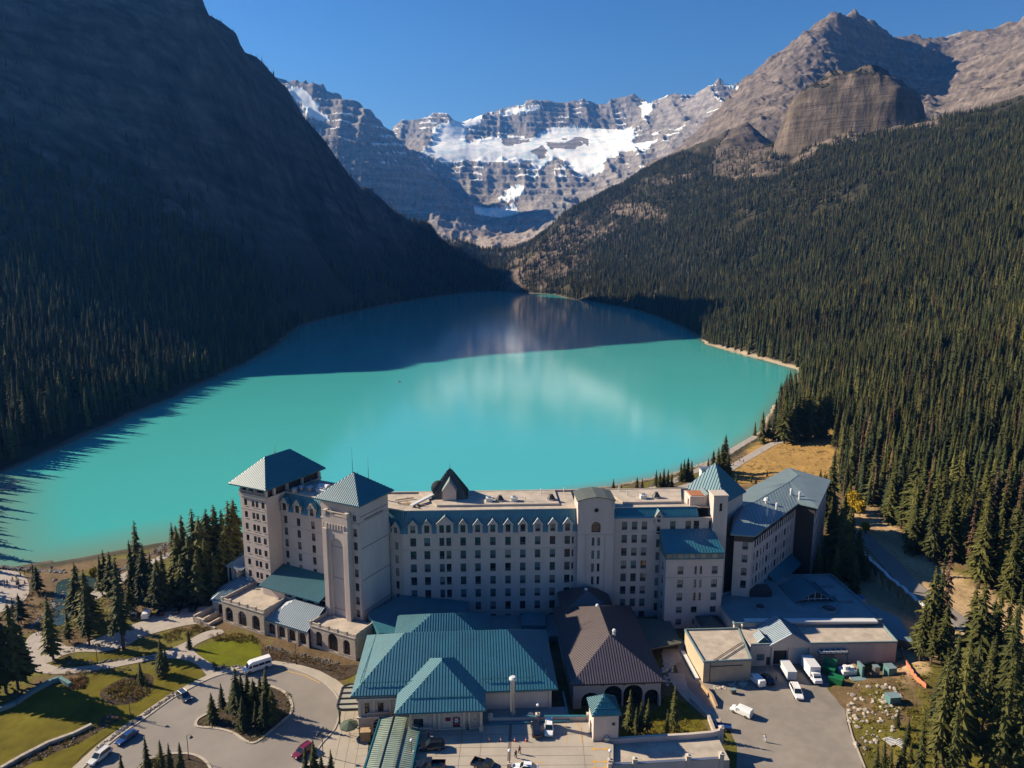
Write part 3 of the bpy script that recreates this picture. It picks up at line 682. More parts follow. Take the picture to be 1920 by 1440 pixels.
w_ = MB(fm.tf()); wall(w_, 0, X1, 3.0, ZE, holes)
w_.poly([(X1, 0, 3), (X1, 16, 3), (X1, 16, ZE), (X1, 0, ZE)])
w_.poly([(X1, 17, 3), (-6, 17, 3), (-6, 17, ZR), (X1, 17, ZR)])
w_.box(0, X1, -0.12, -0.003, ZE-4.85, ZE-4.6, 1); w_.box(0, X1, -0.3, -0.004, ZE-0.35, ZE+0.05, 0); w_.box(0, X1, -0.10, -0.003, 5.9, 6.15, 1)
w_.build('wall', [CR, TR], hotel)
for x, w in zip(MX, MW):
    for z in ROW: window(hotel, fm, x, z, w, 2.3)
for z in ROW: window(hotel, fm, 46.1, z, 0.55, 1.9, 'tall', kindp=0)
# chamfered corner between tower and main facade
fc = Fr(fm.at(-5.6, 0, 0).x-0.2, fm.at(-5.6, 0, 0).y+2.55, -R(22)); lc = (fm.at(0, 0, 0)-fc.at(0, 0, 0)).length
fc = Fr(*fc.o, math.atan2(fm.o[1]-fc.o[1], fm.o[0]-fc.o[0]))
CH = [(1.35, [z+0.05 for z in ROW], 1.35), (4.35, [z-1.3 for z in ROW[:6]]+[ROW[6]], 0.95)]
hl = [(x, z, w, 2.2) for x, zz, w in CH for z in zz]
w_ = MB(fc.tf()); wall(w_, 0, lc, 3.0, ZE, hl); w_.box(0, lc, -0.3, -0.004, ZE-0.35, ZE+0.05, 0); w_.box(0, lc, -0.12, -0.003, ZE-4.85, ZE-4.6, 1)
w_.build('wall', [CR, TR], hotel)
for x, zz, w in CH:
    for z in zz: window(hotel, fc, x, z, w, 2.2, 'room' if w > 1 else 'tall')
# mansard of the main block
def mansard(fr, x0, x1, z0, z1, back, y0=-0.25, lean=2.0, endl=False):
    m_ = MB(fr.tf()); P = [(x0, y0, z0), (x1, y0, z0), (x1, lean, z1), (x0, lean, z1)]
    mid = [(x0, y0+0.25, z0+0.5), (x1, y0+0.25, z0+0.5)]
    m_.poly([P[0], P[1], mid[1], mid[0]]); m_.poly([mid[0], mid[1], P[2], P[3]])
    m_.poly([(x0, y0, z0), mid[0], P[3], (x0, back, z1), (x0, back, z0)]); m_.poly([mid[1], (x1, y0, z0), (x1, back, z0), (x1, back, z1), P[2]])
    k = x0+0.45
    while k < x1-0.2:
        m_.bar((k, y0+0.22, z0+0.5), (k, lean-0.02, z1), 0.06, 0.09, 1, up=(0, -1, .3)); k += 0.62
    m_.box(x0, x1, lean-0.1, lean+0.25, z1, z1+0.22, 2)
    return m_.build('mansard_roof', [TE, TS, TR], hotel)
mansard(fm, 0, X1, ZE+0.06, ZR, 16)
mansard(fc, 0.1, lc+0.1, ZE+0.06, ZR-0.02, 8)
def dormer(fr, x, zb, w=2.3, h=3.6, depth=2.2, win=((0, 1.35),), wz=1.4, y=-0.32):
    """gabled wall dormer with shoulders; its windows are its own pieces"""
    m_ = MB(); zs = zb+h*0.62
    hs = [(a, zb+wz, b, 2.1) for a, b in win]
    wall(m_, -w/2, w/2, zb-0.35, zs, hs, 0, 0.3)
    for s in (-1, 1):
        m_.poly([(s*w/2, 0, zb-0.35), (s*w/2, depth, zb-0.35), (s*w/2, depth, zs), (s*w/2, 0, zs)][::s])
        m_.box(min(s*w/2, s*(w/2+0.22)), max(s*w/2, s*(w/2+0.22)), -0.05, 0.3, zb-0.1, zs-0.5)
    m_.poly([(-w/2, 0, zs), (w/2, 0, zs), (0.0, 0, zb+h)]);
    for s in (-1, 1):
        a = (s*(w/2+0.28), -0.2, zs-0.2); b = (0, -0.2, zb+h+0.12); c = (0, depth, zb+h+0.12); d = (s*(w/2+0.28), depth, zs-0.2)
        m_.poly([a, b, c, d][::s], 1); m_.bar(a, b, 0.2, 0.28, 2, up=(0, -1, 0))
    o = m_.build('dormer', [CR, TE, M['whitemat'] if (x > 20) else TR], hotel, fr.at(x, y, 0), fr.ang)
    L = Fr(0, 0, 0)
    for a, b in win: window(o, L, a, zb+wz, b, 2.1, name='dormer_window')
    return o
for i, x in enumerate(MX):
    if i == 2: dormer(fm, (MX[2]+MX[3])/2, ZE, 4.1, 4.9, 2.2, ((-0.92, 1.25), (0.92, 1.25)))
    elif i == 3: continue
    else: dormer(fm, x, ZE, 2.2, 3.9)
dormer(fc, 1.35, ZE, 2.0, 3.9); dormer(fc, 4.3, ZE-0.7, 1.8, 3.9, win=((0, .95),))
# flat roof
r_ = MB(fm.tf()); r_.prism([(-5, 4.3), (0.2, 2.2), (X1+0.2, 2.2), (X1+0.2, 17), (-9, 17)], ZR-0.3, ZR-0.02, 0)
r_.prism([(9, 5.2), (X1-4.5, 5.2), (X1-4.5, 16.6), (3, 16.6)], ZR-0.02, ZR+0.45, 0)
r_.box(-9, X1+22, 16.7, 17.1, ZR-0.4, ZR+0.55, 1)
r_.prism([(9, 4.95), (X1-4.4, 4.95), (X1-4.4, 5.2), (9, 5.2)], ZR-0.02, ZR+0.6, 1)
r_.build('flat_roof', [M['gravel'], M['trim']], hotel)
def rooftop_vent(fr, x, y, z, k):
    m_ = MB()
    if k == 'fan':
        m_.cyl((0, 0), 1.25, z, z+0.35, 1.25, 12, 0); m_.cyl((0, 0), 1.05, z+0.35, z+1.5, 0.35, 8, 1)
        for q in range(8): a = q*math.pi/4; m_.bar((1.1*math.cos(a), 1.1*math.sin(a), z+0.3), (0.3*math.cos(a), 0.3*math.sin(a), z+1.7), 0.1, 0.1, 1)
    elif k == 'box': m_.box(-0.9, 0.9, -0.8, 0.8, z, z+0.9, 2); m_.box(-1.0, 1.0, -0.9, 0.9, z+0.9, z+1.05, 2); m_.box(-0.5, 0.5, -0.4, 0.4, z+1.05, z+1.4, 0)
    elif k == 'drum': m_.cyl((0, 0), 0.9, z, z+1.3, 0.9, 12, 0); m_.cyl((0, 0), 1.0, z+1.3, z+1.6, 0.5, 12, 0)
    elif k == 'mushroom': m_.cyl((0, 0), 0.4, z, z+0.9, 0.4, 8, 2); m_.cyl((0, 0), 0.9, z+0.9, z+1.3, 0.6, 10, 2); m_.cyl((0, 0), 0.6, z+1.3, z+1.6, 0.1, 10, 2)
    else: m_.cyl((0, 0), 0.12, z, z+1.2, 0.12, 6, 2); m_.cyl((0, 0), 0.2, z+1.2, z+1.4, 0.2, 6, 2)
    return m_.build('roof_vent', [M['steel'], M['dark'], M['whitemat']], hotel, fr.at(x, y, 0), fr.ang)
zt = ZR+0.45
for x, y, k in ((26.5, 8.2, 'fan'), (30.5, 8.0, 'box'), (33.5, 7.5, 'pipe'), (41, 8.5, 'fan'), (23.5, 8, 'box'), (38.5, 14, 'pipe'), (45.2, 14.5, 'pipe')): rooftop_vent(fm, x, y, zt, k)
# duct runs and a walkway on the roof
d_ = MB(fm.tf()); d_.bar((2, 5, ZR+0.5), (7.5, 12, ZR+1.2), 1.1, 0.5, 0); d_.bar((-2, 7.5, ZR+.3), (6, 5.5, ZR+0.4), 0.25, 0.25, 1); d_.bar((0, 9, ZR+.4), (4, 4, ZR+.4), 0.3, 0.3, 1); d_.bar((-3, 10, ZR+.4), (2, 12, ZR+.4), 0.25, 0.25, 1)
d_.build('roof_duct', [M['whitemat'], M['timber']], hotel)
# satellite dish
d_ = MB(); d_.cyl((0, 0), 0.15, ZR, ZR+2.2, n=6, m=1)
for k in range(6):
    r0, r1 = 2.0*k/6, 2.0*(k+1)/6
    for q in range(16):
        a, b = q*math.pi/8, (q+1)*math.pi/8; f = lambda r, t: (r*math.cos(t), -0.5-0.35*(2.0-r)*0.4+r*r*-0.1, ZR+3.2+r*math.sin(t))
        d_.poly([f(r0, a), f(r1, a), f(r1, b), f(r0, b)], 0)
d_.bar((0, 0, ZR+2), (0, -0.6, ZR+3.1), 0.2, 0.2, 1)
d_.build('satellite_dish', [M['steel'], M['dark']], hotel, fm.at(8.3, 13.5, 0), A0+R(28))
# pyramid attic with its pale gabled front
fp = Fr(*fm.at(12.3, 14.2, 0).xy, A0)
p_ = MB(fp.tf()); hip(p_, -5.2, 5.2, -4.5, 5.0, ZR+0.2, 42.6, seams=0.55, m=0, ms=1, sw=0.09, sh=0.12); p_.cyl(fp.at(0, .25, 0).xy, 0.08, 0, 1, n=5) if False else None
p_.build('pyramid_roof', [M['darkteal'], M['dark']], hotel)
p_ = MB(fp.tf()); gable(p_, -1.9, 1.9, -5.2, -0.6, 37.9, 40.7, 1, 0, 0.2); p_.box(-1.9, 1.9, -5.2, -1.5, ZR, 37.9, 0); p_.build('gable', [CR, M['greyroof']], hotel)
p_ = MB(); p_.cyl((0, 0), 0.28, 42.3, 43.0, 0.1, 6); p_.cyl((0, 0), 0.07, 43.0, 44.6, 0.02, 5); p_.build('finial', M['dark'], hotel, fp.at(0, .25, 0))

# central tower of the facade
ft = Fr(*fm.at(X1-0.05, -1.5, 0).xy, A0); WT = 9.8
ZT = 37.9
th = [(x, z, 0.72, 2.3) for x in (4.2, 5.75) for z in ROW]+[(4.95, 30.6, 2.5, 3.0)]
w_ = MB(ft.tf()); wall(w_, 0, WT, 3, ZT, th); arch_fill(w_, 4.95, 32.1, 2.5, 0, 0.3)
w_.poly([(0, 8, 3), (0, 0, 3), (0, 0, ZT), (0, 8, ZT)]); w_.poly([(WT, 0, 3), (WT, 8, 3), (WT, 8, ZT), (WT, 0, ZT)]); w_.poly([(WT, 8, 3), (0, 8, 3), (0, 8, ZT), (WT, 8, ZT)])
w_.poly([(0, 0, ZT), (WT, 0, ZT), (WT-2.4, 0, ZT+0.75), (WT/2, 0, ZT+1.0), (2.4, 0, ZT+0.75)])
for a in (2.35, 7.45): w_.box(a-0.09, a+0.09, -0.14, -0.004, 4, ZE-0.6, 1)
w_.box(0, WT, -0.14, -0.003, ZE-0.55, ZE-0.35, 1)
w_.box(-0.1, 0.4, -0.15, 0.3, ZT-2.2, ZT-0.1, 0); w_.box(WT-.4, WT+.1, -0.15, 0.3, ZT-2.2, ZT-0.1, 0)
w_.build('tower_wall', [CR, TR], hotel)
for x in (4.2, 5.75):
    for z in ROW: window(hotel, ft, x, z, 0.72, 2.3, 'tall', kindp=random.choice((0, 0, 1)))
glazing(hotel, ft, 4.95, 29.1, 32.1, 2.5, 0.28)
p_ = MB(ft.tf());
for k in range(16):
    a, b = k*math.pi/8, (k+1)*math.pi/8; f = lambda r, t, y: (4.95+r*math.cos(t), y, 35.4+r*math.sin(t))
    p_.poly([f(0, 0, -0.02), f(0.62, a, -0.02), f(0.62, b, -0.02)], 1); p_.poly([f(.62, a, -0.10), f(.85, a, -0.10), f(.85, b, -0.10), f(.62, b, -0.10)], 0); p_.poly([f(.62, a, -0.02), f(.62, a, -0.1), f(.62, b, -0.1), f(.62, b, -0.02)], 0); p_.poly([f(.85, a, -0.1), f(.85, a, 0), f(.85, b, 0), f(.85, b, -0.1)], 0)
p_.build('round_window', [TR, M['glass']], hotel)
p_ = MB(ft.tf()); pr = [(-0.35, ZT+0.02), (1.9, ZT+.7), (WT/2, ZT+1.15), (WT-1.9, ZT+.7), (WT+.35, ZT+.02)]
for a, b in zip(pr, pr[1:]):
    p_.hexa([(a[0], -0.35, a[1]), (b[0], -0.35, b[1]), (b[0], 8.3, b[1]+0.0), (a[0], 8.3, a[1]+0.0)]+[(a[0], -0.35, a[1]+.2), (b[0], -0.35, b[1]+.2), (b[0], 8.3, b[1]+0.2), (a[0], 8.3, a[1]+0.2)], 0)
p_.build('tower_roof', [M['darkteal']], hotel)

# right block
fr_ = Fr(*fm.at(X1+WT-0.1, 0.0, 0).xy, A0); WR = 28.2; ZE2 = 32.4
def xr(u): return (u-960)*0.1467+29.5-(X1+WT-0.1)
ROWR = [30.25]+ROW
rc = [(xr(u), z, 1.5, 2.3) for u in (1169.7, 1188.6, 1207) for z in ROWR]+[(xr(1233.3), z-1.4, 0.95, 2.2) for z in [30.25]+ROW[:7]]+[(xr(u), z, 1.5, 2.3) for u in (1260.4, 1289.4, 1304.8, 1333.5) for z in ROWR[:2]]
w_ = MB(fr_.tf()); wall(w_, 0, WR, 3, ZE2, rc); w_.box(0, WR, -0.3, -0.003, ZE2-0.3, ZE2+0.05, 0); w_.box(0, WR, -0.12, -0.003, ZE-0.55, ZE-0.35, 1)
w_.poly([(WR, 0, 3), (WR, 17, 3), (WR, 17, ZR), (WR, 0, ZR)]); w_.poly([(WR, 17, 3), (-10, 17, 3), (-10, 17, ZR), (WR, 17, ZR)])
w_.build('wall', [CR, TR], hotel)
for x, z, w, h in rc: window(hotel, fr_, x, z, w, h, 'room' if w > 1 else 'tall')
mansard(fr_, 0, WR-4.6, ZE2+0.06, ZR+0.1, 16, lean=1.9)
dormer(fr_, xr(1233.3), ZE2-1.5, 1.7, 3.6, 2.2, ((0, 0.9),), wz=1.5)
r_ = MB(fr_.tf()); r_.prism([(-0.2, 2.1), (WR, 2.1), (WR, 17), (-0.2, 17)], ZR-0.3, ZR, 0); r_.prism([(4, 5.2), (WR-8, 5.2), (WR-5, 16.5), (0.5, 16.5)], ZR, ZR+0.45, 0); r_.box(3.6, WR-8, 4.9, 5.2, ZR, ZR+0.7, 1); r_.box(-0.2, WR-3, 16.7, 17.05, ZR-.3, ZR+0.6, 1)
r_.build('flat_roof', [M['gravel'], TR], hotel)
for x, y, k in ((10.2, 8.6, 'box'), (14, 9, 'fan'), (6, 11, 'pipe'), (4.5, 15, 'pipe')): rooftop_vent(fr_, x, y, zt, k)
# stair penthouse with rusty top, chimney tower, white chimney
p_ = MB(fr_.tf()); p_.box(22.0, 26.6, 3.2, 8.5, ZR, ZR+2.6, 0); p_.box(22.4, 26.3, 3.6, 8.2, ZR+2.6, ZR+2.75, 1); p_.box(21.6, 23.2, 4.2, 7, ZR, ZR+1.7, 0); p_.build('penthouse', [CR, M['orangeroof']], hotel)
p_ = MB(fr_.tf()); gable(p_, 25.6, 28.6, 3.4, 9, ZR+2.2, ZR+3.3, 1, 0, .2); p_.box(25.9, 28.4, 3.5, 9, ZR, ZR+2.2); p_.build('penthouse', [CR, M['greyroof']], hotel)
ftc = Fr(*fr_.at(WR-1.0, -1.2, 0).xy, A0)
w_ = MB(ftc.tf()); wall(w_, 0, 3.9, 3, 38.6, [(2.0, 35.6, 0.75, 2.2)]); w_.box(0.003, 3.9, 0.31, 4.4, 3, 38.6); w_.box(-0.15, 4.05, -0.15, 4.5, 38.603, 39.0, 1); w_.poly([(0, 0, 3), (0, 0.31, 3), (0, 0.31, 38.6), (0, 0, 38.6)][::-1]); w_.poly([(3.9, 0, 3), (3.9, .31, 3), (3.9, .31, 38.6), (3.9, 0, 38.6)]); w_.box(-0.1, 4.0, -0.1, 0.0, 13.8, 14.1, 1); w_.build('chimney_tower', [CR, TR], hotel)
window(hotel, ftc, 2.0, 35.6, 0.75, 2.2, 'tall', kindp=0)
p_ = MB(fr_.tf()); p_.box(29.7, 32.6, 18.2, 20.4, 20, 40.2, 0); p_.box(29.5, 32.8, 18.0, 20.6, 40.2, 40.6, 1); p_.build('chimney', [M['whitemat'], M['steel']], hotel)
# pyramid roof at the right end, turned towards the corner
fq = Fr(*D(1338, 921, 203).xy, R(47)); p_ = MB(fq.tf()); hip(p_, -6.6, 6.6, -6.6, 6.6, 33.6, 42.6, seams=0.85, ov=0.4); p_.build('pyramid_roof', [TE, TS], hotel)
p_ = MB(fq.tf()); p_.box(-6.3, 6.3, -6.3, 6.3, 3, 33.3); p_.build('tower_wall', [CR], hotel)

# annex in front of the right block, with a glazed sun room on top
fa = Fr(41.0, 177.6, A0); WA = 15.4; ZA = 23.0
AR = [(u-960)*0.1432-41.0+0.25 for u in (1272, 1300.5, 1310.5, 1336.5)]
ah = []
for zi, z in enumerate((20.2, 16.4, 12.65, 8.9, 5.4)):
    for k, x in enumerate(AR):
        if zi >= 3 and k == 2: continue
        ah.append((x, z, 1.55 if k in (0, 3) or (zi == 3 and k == 1) else 0.6, 2.2 if zi < 3 else (1.7 if k != 1 or zi == 3 else 1.5)))
w_ = MB(fa.tf()); wall(w_, 0, WA, 3, ZA, ah); 
w_.poly([(0, 6.6, 3), (0, 0, 3), (0, 0, ZA), (0, 6.6, ZA)]); w_.poly([(WA, 0, 3), (WA, 6.6, 3), (WA, 6.6, ZA), (WA, 0, ZA)])
w_.box(0, WA, -0.14, -0.003, 17.9, 18.2, 1); w_.box(-0.15, WA+.15, -0.2, 6.6, ZA, ZA+0.3, 1)
w_.build('annex_wall', [CR, TR], hotel)
for x, z, w, h in ah: window(hotel, fa, x, z, w, h, 'room' if w > 1 else 'tall')
fal = fa.side(0, 6.4, -R(90))
for z in (20.2, 16.4, 12.65, 8.9, 5.4): window(hotel, fal, 3.2, z, 1.2, 2.0, 'room', y=-0.1)
p_ = MB(fa.tf()); p_.poly([(-0.3, -0.3, 25.2), (WA+0.1, -0.3, 25.2), (WA-1, 6.4, 29.2), (-0.3, 6.4, 29.2)], 0); p_.poly([(-0.3, -0.3, 25.2), (-0.3, 6.4, 29.2), (-0.3, 6.4, 25.0), (-0.3, -.3, 25.0)], 0)
p_.seams([(-0.3, -0.3, 25.2), (WA+0.1, -0.3, 25.2), (WA-1, 6.4, 29.2), (-0.3, 6.4, 29.2)], (0, 1, .597), 0.8, 0.06, 0.07, 1) if False else None
for k in range(19): p_.bar((0.2+k*.8, -0.25, 25.28), (0.15+k*.76, 6.4, 29.25), 0.06, 0.07, 1)
p_.box(-0.35, WA+.15, -0.42, -0.302, 24.9, 25.25, 1); p_.build('sunroom_roof', [TE, TS], hotel)
p_ = MB(fa.tf()); n_ = 10
for k in range(n_+1): p_.box(k*(WA-.1)/n_, k*(WA-.1)/n_+0.1, -0.1, 0.05, ZA+.3, 25.0, 0)
p_.box(0, WA, -0.1, 0.05, ZA+0.3, ZA+.55, 0)
p_.box(-0.1, 0.0, 0.06, 6.4, ZA+.3, 25.1, 0); p_.build('sunroom_frame', [M['utility']], hotel)
for k in range(n_):
    g_ = MB(); g_.box(0.1, (WA-.1)/n_, 0, 0.03, ZA+.56, 24.95); g_.build('pane', M[('glassc', 'glassb', 'glassc', 'glassb')[k % 4]], hotel, fa.at(k*(WA-.1)/n_, 0, 0), A0)
# low entrance hut at the annex foot
p_ = MB(fa.tf()); p_.box(9.0, 14.2, -5.5, -0.2, 3.4, 6.6, 0); hip(p_, 9.0, 14.2, -5.5, -0.3, 6.9, 8.3, ov=0.5, seams=0.7, m=1, ms=2); p_.build('lean_to', [CR, M['darkteal'], M['dark']], hotel)
# ------------------------------------------------------------------ the left wing and its two towers
AW = -R(27); fw = Fr(-38.9, 171.3, AW)
def tower_roof(fr, x0, x1, y0, y1, z0, z1, ridge=None, along='x', rails=True):
    p_ = MB(fr.tf()); hip(p_, x0, x1, y0, y1, z0, z1, ridge, ov=1.15, seams=0.62, m=0, ms=1, along=along, sw=0.09, sh=0.10, fascia=0.35)
    o = p_.build('tower_roof', [M['teal'], M['tealseam']], hotel)
    return o
# tower beside the main block
TZ = 40.6
T2r = [33.1, 29.5, 25.8, 22.1, 18.3, 14.5, 10.9, 7.4]
h2 = [(x, z, 1.15, 2.1) for z in T2r for x in (-11.25,)]+[(-1.25, z-(0.0), 1.15, 2.1) for z in T2r]+[(-1.3, 37.0, 1.1, 1.5), (-11.3, 37.2, 1.0, 1.4)]
w_ = MB(fw.tf()); wall(w_, -12.3, 0, 3, TZ, h2)
w_.poly([(0, 0, 3), (0, 12.3, 3), (0, 12.3, TZ), (0, 0, TZ)]); w_.poly([(-12.3, 12.3, 3), (-12.3, 0, 3), (-12.3, 0, TZ), (-12.3, 12.3, TZ)]); w_.poly([(0, 12.3, 3), (-12.3, 12.3, 3), (-12.3, 12.3, TZ), (0, 12.3, TZ)])
# projecting bay with a tall blind arch
bx0, bx1 = -10.3, -2.5
wall(w_, bx0, bx1, 3, 37.2, [(-6.4, 19.7, 4.3, 23.0)], y=-1.5, depth=0.7); arch_fill(w_, -6.4, 31.2, 4.3, -1.5, 0.7, 14)
w_.poly([(bx0+.3, -0.8, 8), (bx1-.3, -0.8, 8), (bx1-.3, -0.8, 31.4), (bx0+.3, -0.8, 31.4)])
w_.poly([(bx0, 0, 3), (bx0, -1.5, 3), (bx0, -1.5, 37.2), (bx0, 0, 37.2)]); w_.poly([(bx1, -1.5, 3), (bx1, 0, 3), (bx1, 0, 37.2), (bx1, -1.5, 37.2)]); w_.poly([(bx0, -1.5, 37.2), (bx1, -1.5, 37.2), (bx1, 0, 37.2), (bx0, 0, 37.2)])
for a, b in ((bx0-.25, bx0+1.1), (bx1-1.1, bx1+.25)): w_.box(a, b, -1.9, -1.503, 3, 33.5)
for k in range(7): w_.box(-9.4+k*0.92, -9.0+k*.92, -1.75, -1.503, 33.6, 35.0, 0)
for k in range(4):
    zz = 3+37.6*(0.22+0.23*k); w_.box(0.003, 0.09, 0.6, 11.9, zz, zz+0.12, 2); w_.box(-12.3, bx0-.3, -.07, -0.003, zz, zz+0.12, 2); w_.box(bx0+1.2, bx1-1.2, -1.56, -1.503, zz, zz+.1, 2) if zz > 32 else w_.box(-8.4, -4.4, -0.86, -0.803, zz, zz+.1, 2)
w_.box(0.003, 0.12, 2.2, 9.9, 36.0, 36.3, 2); w_.box(-12.5, 0.2, -0.2, -0.003, TZ-5.2, TZ-4.9, 1); w_.box(0.004, 0.2, -0.2, 12.4, TZ-5.2, TZ-4.9, 1)
w_.build('tower_wall', [CR, TR, M['joint']], hotel)
for x, z, w, h in h2: window(hotel, fw, x, z, w, h, 'room' if h > 2 else 'tall')
b_ = MB(fw.tf()); balusters(b_, (bx0+1, -1.4), (bx1-1, -1.4), 37.2, 1.0, 0.5); b_.box(bx0-.1, bx0+1, -1.7, -0.3, 37.2, 38.4); b_.box(bx1-1, bx1+.1, -1.7, -0.3, 37.2, 38.4); b_.build('balustrade', [TR], hotel)
tower_roof(fw, -12.4, 0.1, -0.1, 12.4, TZ+0.35, 46.9)
p_ = MB(fw.tf()); rail(p_, (-12.4, -1.0+1.5, TZ+1.2), (0, -1.0+1.5, TZ+1.2), 14, .3); rail(p_, (.1-.5, 0, TZ+1.2), (.1-.5, 12.2, TZ+1.2), 14, .3); rail(p_, (-10.5, 2.1, TZ+2.7), (-2.1, 2.1, TZ+2.7), 10, .3); p_.build('snow_rail', [M['dark']], hotel)
for dx, dy, h in ((-6.3, 5.9, 6.8), (-5.2, 6.6, 1.2), (-3.3, 8.6, 6.0), (-3.0, 8.2, 4.2)):
    q = fw.at(dx, dy, 0); a_ = MB(); zb = 46.9-abs(dx+6.15)*0.83; a_.cyl((0, 0), 0.07, zb-0.6, zb+h*0.5, 0.05, 5); a_.cyl((0, 0), 0.03, zb+h*.5, zb+h, 0.02, 5); a_.build('antenna', M['dark'], hotel, (q.x, q.y, 0))

# far tower
X1a, X1b, Y1 = -45.9, -33.9, 1.9; TZ1 = 38.2
T1r = [34.2, 30.6, 27.1, 23.6, 20.0, 16.3, 12.8, 9.5]
h1 = [(x, z, w, 1.9) for z in T1r for x, w in ((-41.9, 1.15), (-39.0, 1.1), (-37.5, 1.1), (-35.2, 1.15))]
w_ = MB(fw.tf()); wall(w_, X1a+2, X1b, 3, TZ1-1.6, h1, y=Y1)
w_.poly([(X1a, Y1+2.2, 3), (X1a+2, Y1, 3), (X1a+2, Y1, TZ1), (X1a, Y1+2.2, TZ1)]); w_.poly([(X1a, Y1+22, 3), (X1a, Y1+2.2, 3), (X1a, Y1+2.2, TZ1), (X1a, Y1+22, TZ1)])
w_.poly([(X1b, Y1, 3), (X1b, Y1+22, 3), (X1b, Y1+22, TZ1-1.6), (X1b, Y1, TZ1-1.6)]); w_.poly([(X1b, Y1+22, 3), (X1a, Y1+22, 3), (X1a, Y1+22, TZ1), (X1b, Y1+22, TZ1)])
for a in (X1a+2, X1a+4.6, X1a+7.3, X1b-0.7): w_.box(a, a+0.7, Y1+.003, Y1+.7, TZ1-1.6, TZ1+1)      # open loggia piers
for a in (Y1+3, Y1+8, Y1+14, Y1+21): w_.box(X1b-.7, X1b-.003, a, a+.7, TZ1-1.6, TZ1+1)
w_.box(X1a+1.8, X1b+.25, Y1-0.35, Y1-0.003, TZ1-2.2, TZ1-1.3, 1); w_.box(X1b+.003, X1b+.3, Y1-.3, Y1+22, TZ1-2.2, TZ1-1.6, 1)
w_.box(X1a+.8, X1b-1, Y1+1.5, Y1+20.5, TZ1-3, TZ1+.8, 2)
for zz in (7.8, 17.9, 25.2, 32.4): w_.box(X1a+2, X1b, Y1-.07, Y1-.003, zz, zz+.12, 1)
w_.build('tower_wall', [CR, TR, M['brown']], hotel)
for x, z, w, h in h1: window(hotel, fw, x, z, w, h, 'room', y=Y1)
b_ = MB(fw.tf()); balusters(b_, (X1a+2, Y1-.2), (X1b, Y1-.2), TZ1-1.3, 0.9, .5); b_.build('balustrade', [TR], hotel)
tower_roof(fw, X1a, X1b, Y1, Y1+22, TZ1+1.15, 46.2, 7.2, 'y')
p_ = MB(fw.tf()); rail(p_, (X1a, Y1+.2, TZ1+1.7), (X1b, Y1+.2, TZ1+1.7), 12, .3); rail(p_, (X1a+2.5, Y1+2.4, TZ1+3.6), (X1b-2.5, Y1+2.4, TZ1+3.6), 8, .3); rail(p_, (X1b-.2, Y1+.4, TZ1+1.7), (X1b-.2, Y1+21.5, TZ1+1.7), 18, .3); p_.build('snow_rail', [M['dark']], hotel)
p_ = MB(fw.tf()); q = (-40, 12); p_.cyl(fw.at(-39.9, 13, 0).xy, 0.1, 0, .1) if 0 else None
a_ = MB(); a_.cyl((0, 0), 0.25, 45.9, 46.8, .2, 6); a_.cyl((0, 0), 0.05, 46.8, 49, .02, 5); q = fw.at(-39.9, 12, 0); a_.build('antenna', M['steel'], hotel, (q.x, q.y, 0))

# wing between the towers
YW = 6.9; ZW = 31.6
WXs = [-32.0, -27.2, -21.9, -16.7]; WR_ = [29.1, 25.6, 22.1, 18.6, 15.1, 11.6]
hw = [(x, z, 1.25, 2.2) for x in WXs for z in WR_]
w_ = MB(fw.tf()); wall(w_, X1b+.003, -12.3, 3, ZW, hw, y=YW); w_.box(X1b, -12.3, YW-.3, YW-.003, ZW-.3, ZW+.05); w_.box(X1b, -12.3, YW-.1, YW-.003, 20.2, 20.35, 1); w_.box(X1b, -12.3, YW-.1, YW-.003, 27.2, 27.35, 1)
w_.poly([(-12.3, YW+15, 3), (X1b, YW+15, 3), (X1b, YW+15, 36.3), (-12.3, YW+15, 36.3)]); w_.build('wall', [CR, TR], hotel)
for x, z, w, h in hw: window(hotel, fw, x, z, w, h, 'room', y=YW)
fwy = Fr(*fw.at(0, YW, 0).xy, AW); mansard(fwy, X1b, -12.3, ZW+.06, 36.4, 14)
for x in WXs: dormer(fwy, x, ZW, 2.1, 3.9, wz=1.4)
r_ = MB(fw.tf()); r_.box(X1b, -12, YW+1.9, YW+15, 36.1, 36.38); r_.box(X1b, -6, YW+12.7, YW+13, 36.0, 37.0, 1); r_.build('flat_roof', [M['gravel'], TR], hotel)
for x, y, k in ((-30.5, 12, 'drum'), (-27.8, 12.6, 'drum'), (-30.8, 9.6, 'drum'), (-24.6, 13.4, 'box'), (-22.4, 13, 'box')): rooftop_vent(fw, x, y, 36.38, k)
p_ = MB(); 
for k in range(6):
    a0, a1 = k*math.pi/6, (k+1)*math.pi/6; p_.poly([(-1.7, 1.5*math.cos(a0), 36.4+1.5*math.sin(a0)), (1.7, 1.5*math.cos(a0), 36.4+1.5*math.sin(a0)), (1.7, 1.5*math.cos(a1), 36.4+1.5*math.sin(a1)), (-1.7, 1.5*math.cos(a1), 36.4+1.5*math.sin(a1))])
p_.poly([(-1.7, 1.5*math.cos(k*math.pi/6), 36.4+1.5*math.sin(k*math.pi/6)) for k in range(7)]); p_.poly([(1.7, 1.5*math.cos(k*math.pi/6), 36.4+1.5*math.sin(k*math.pi/6)) for k in range(7)][::-1])
p_.build('roof_vent', M['whitemat'], hotel, fw.at(-25.5, 16, 0), AW)
r_ = MB(fw.tf()); 
for a, b in ((-34, -12),):
    for k in range(4): r_.box(-16+k*0, -15.4, 14, 14.6, 36.4, 39.5, 0)
r_.build('roof_post', [TR], hotel)

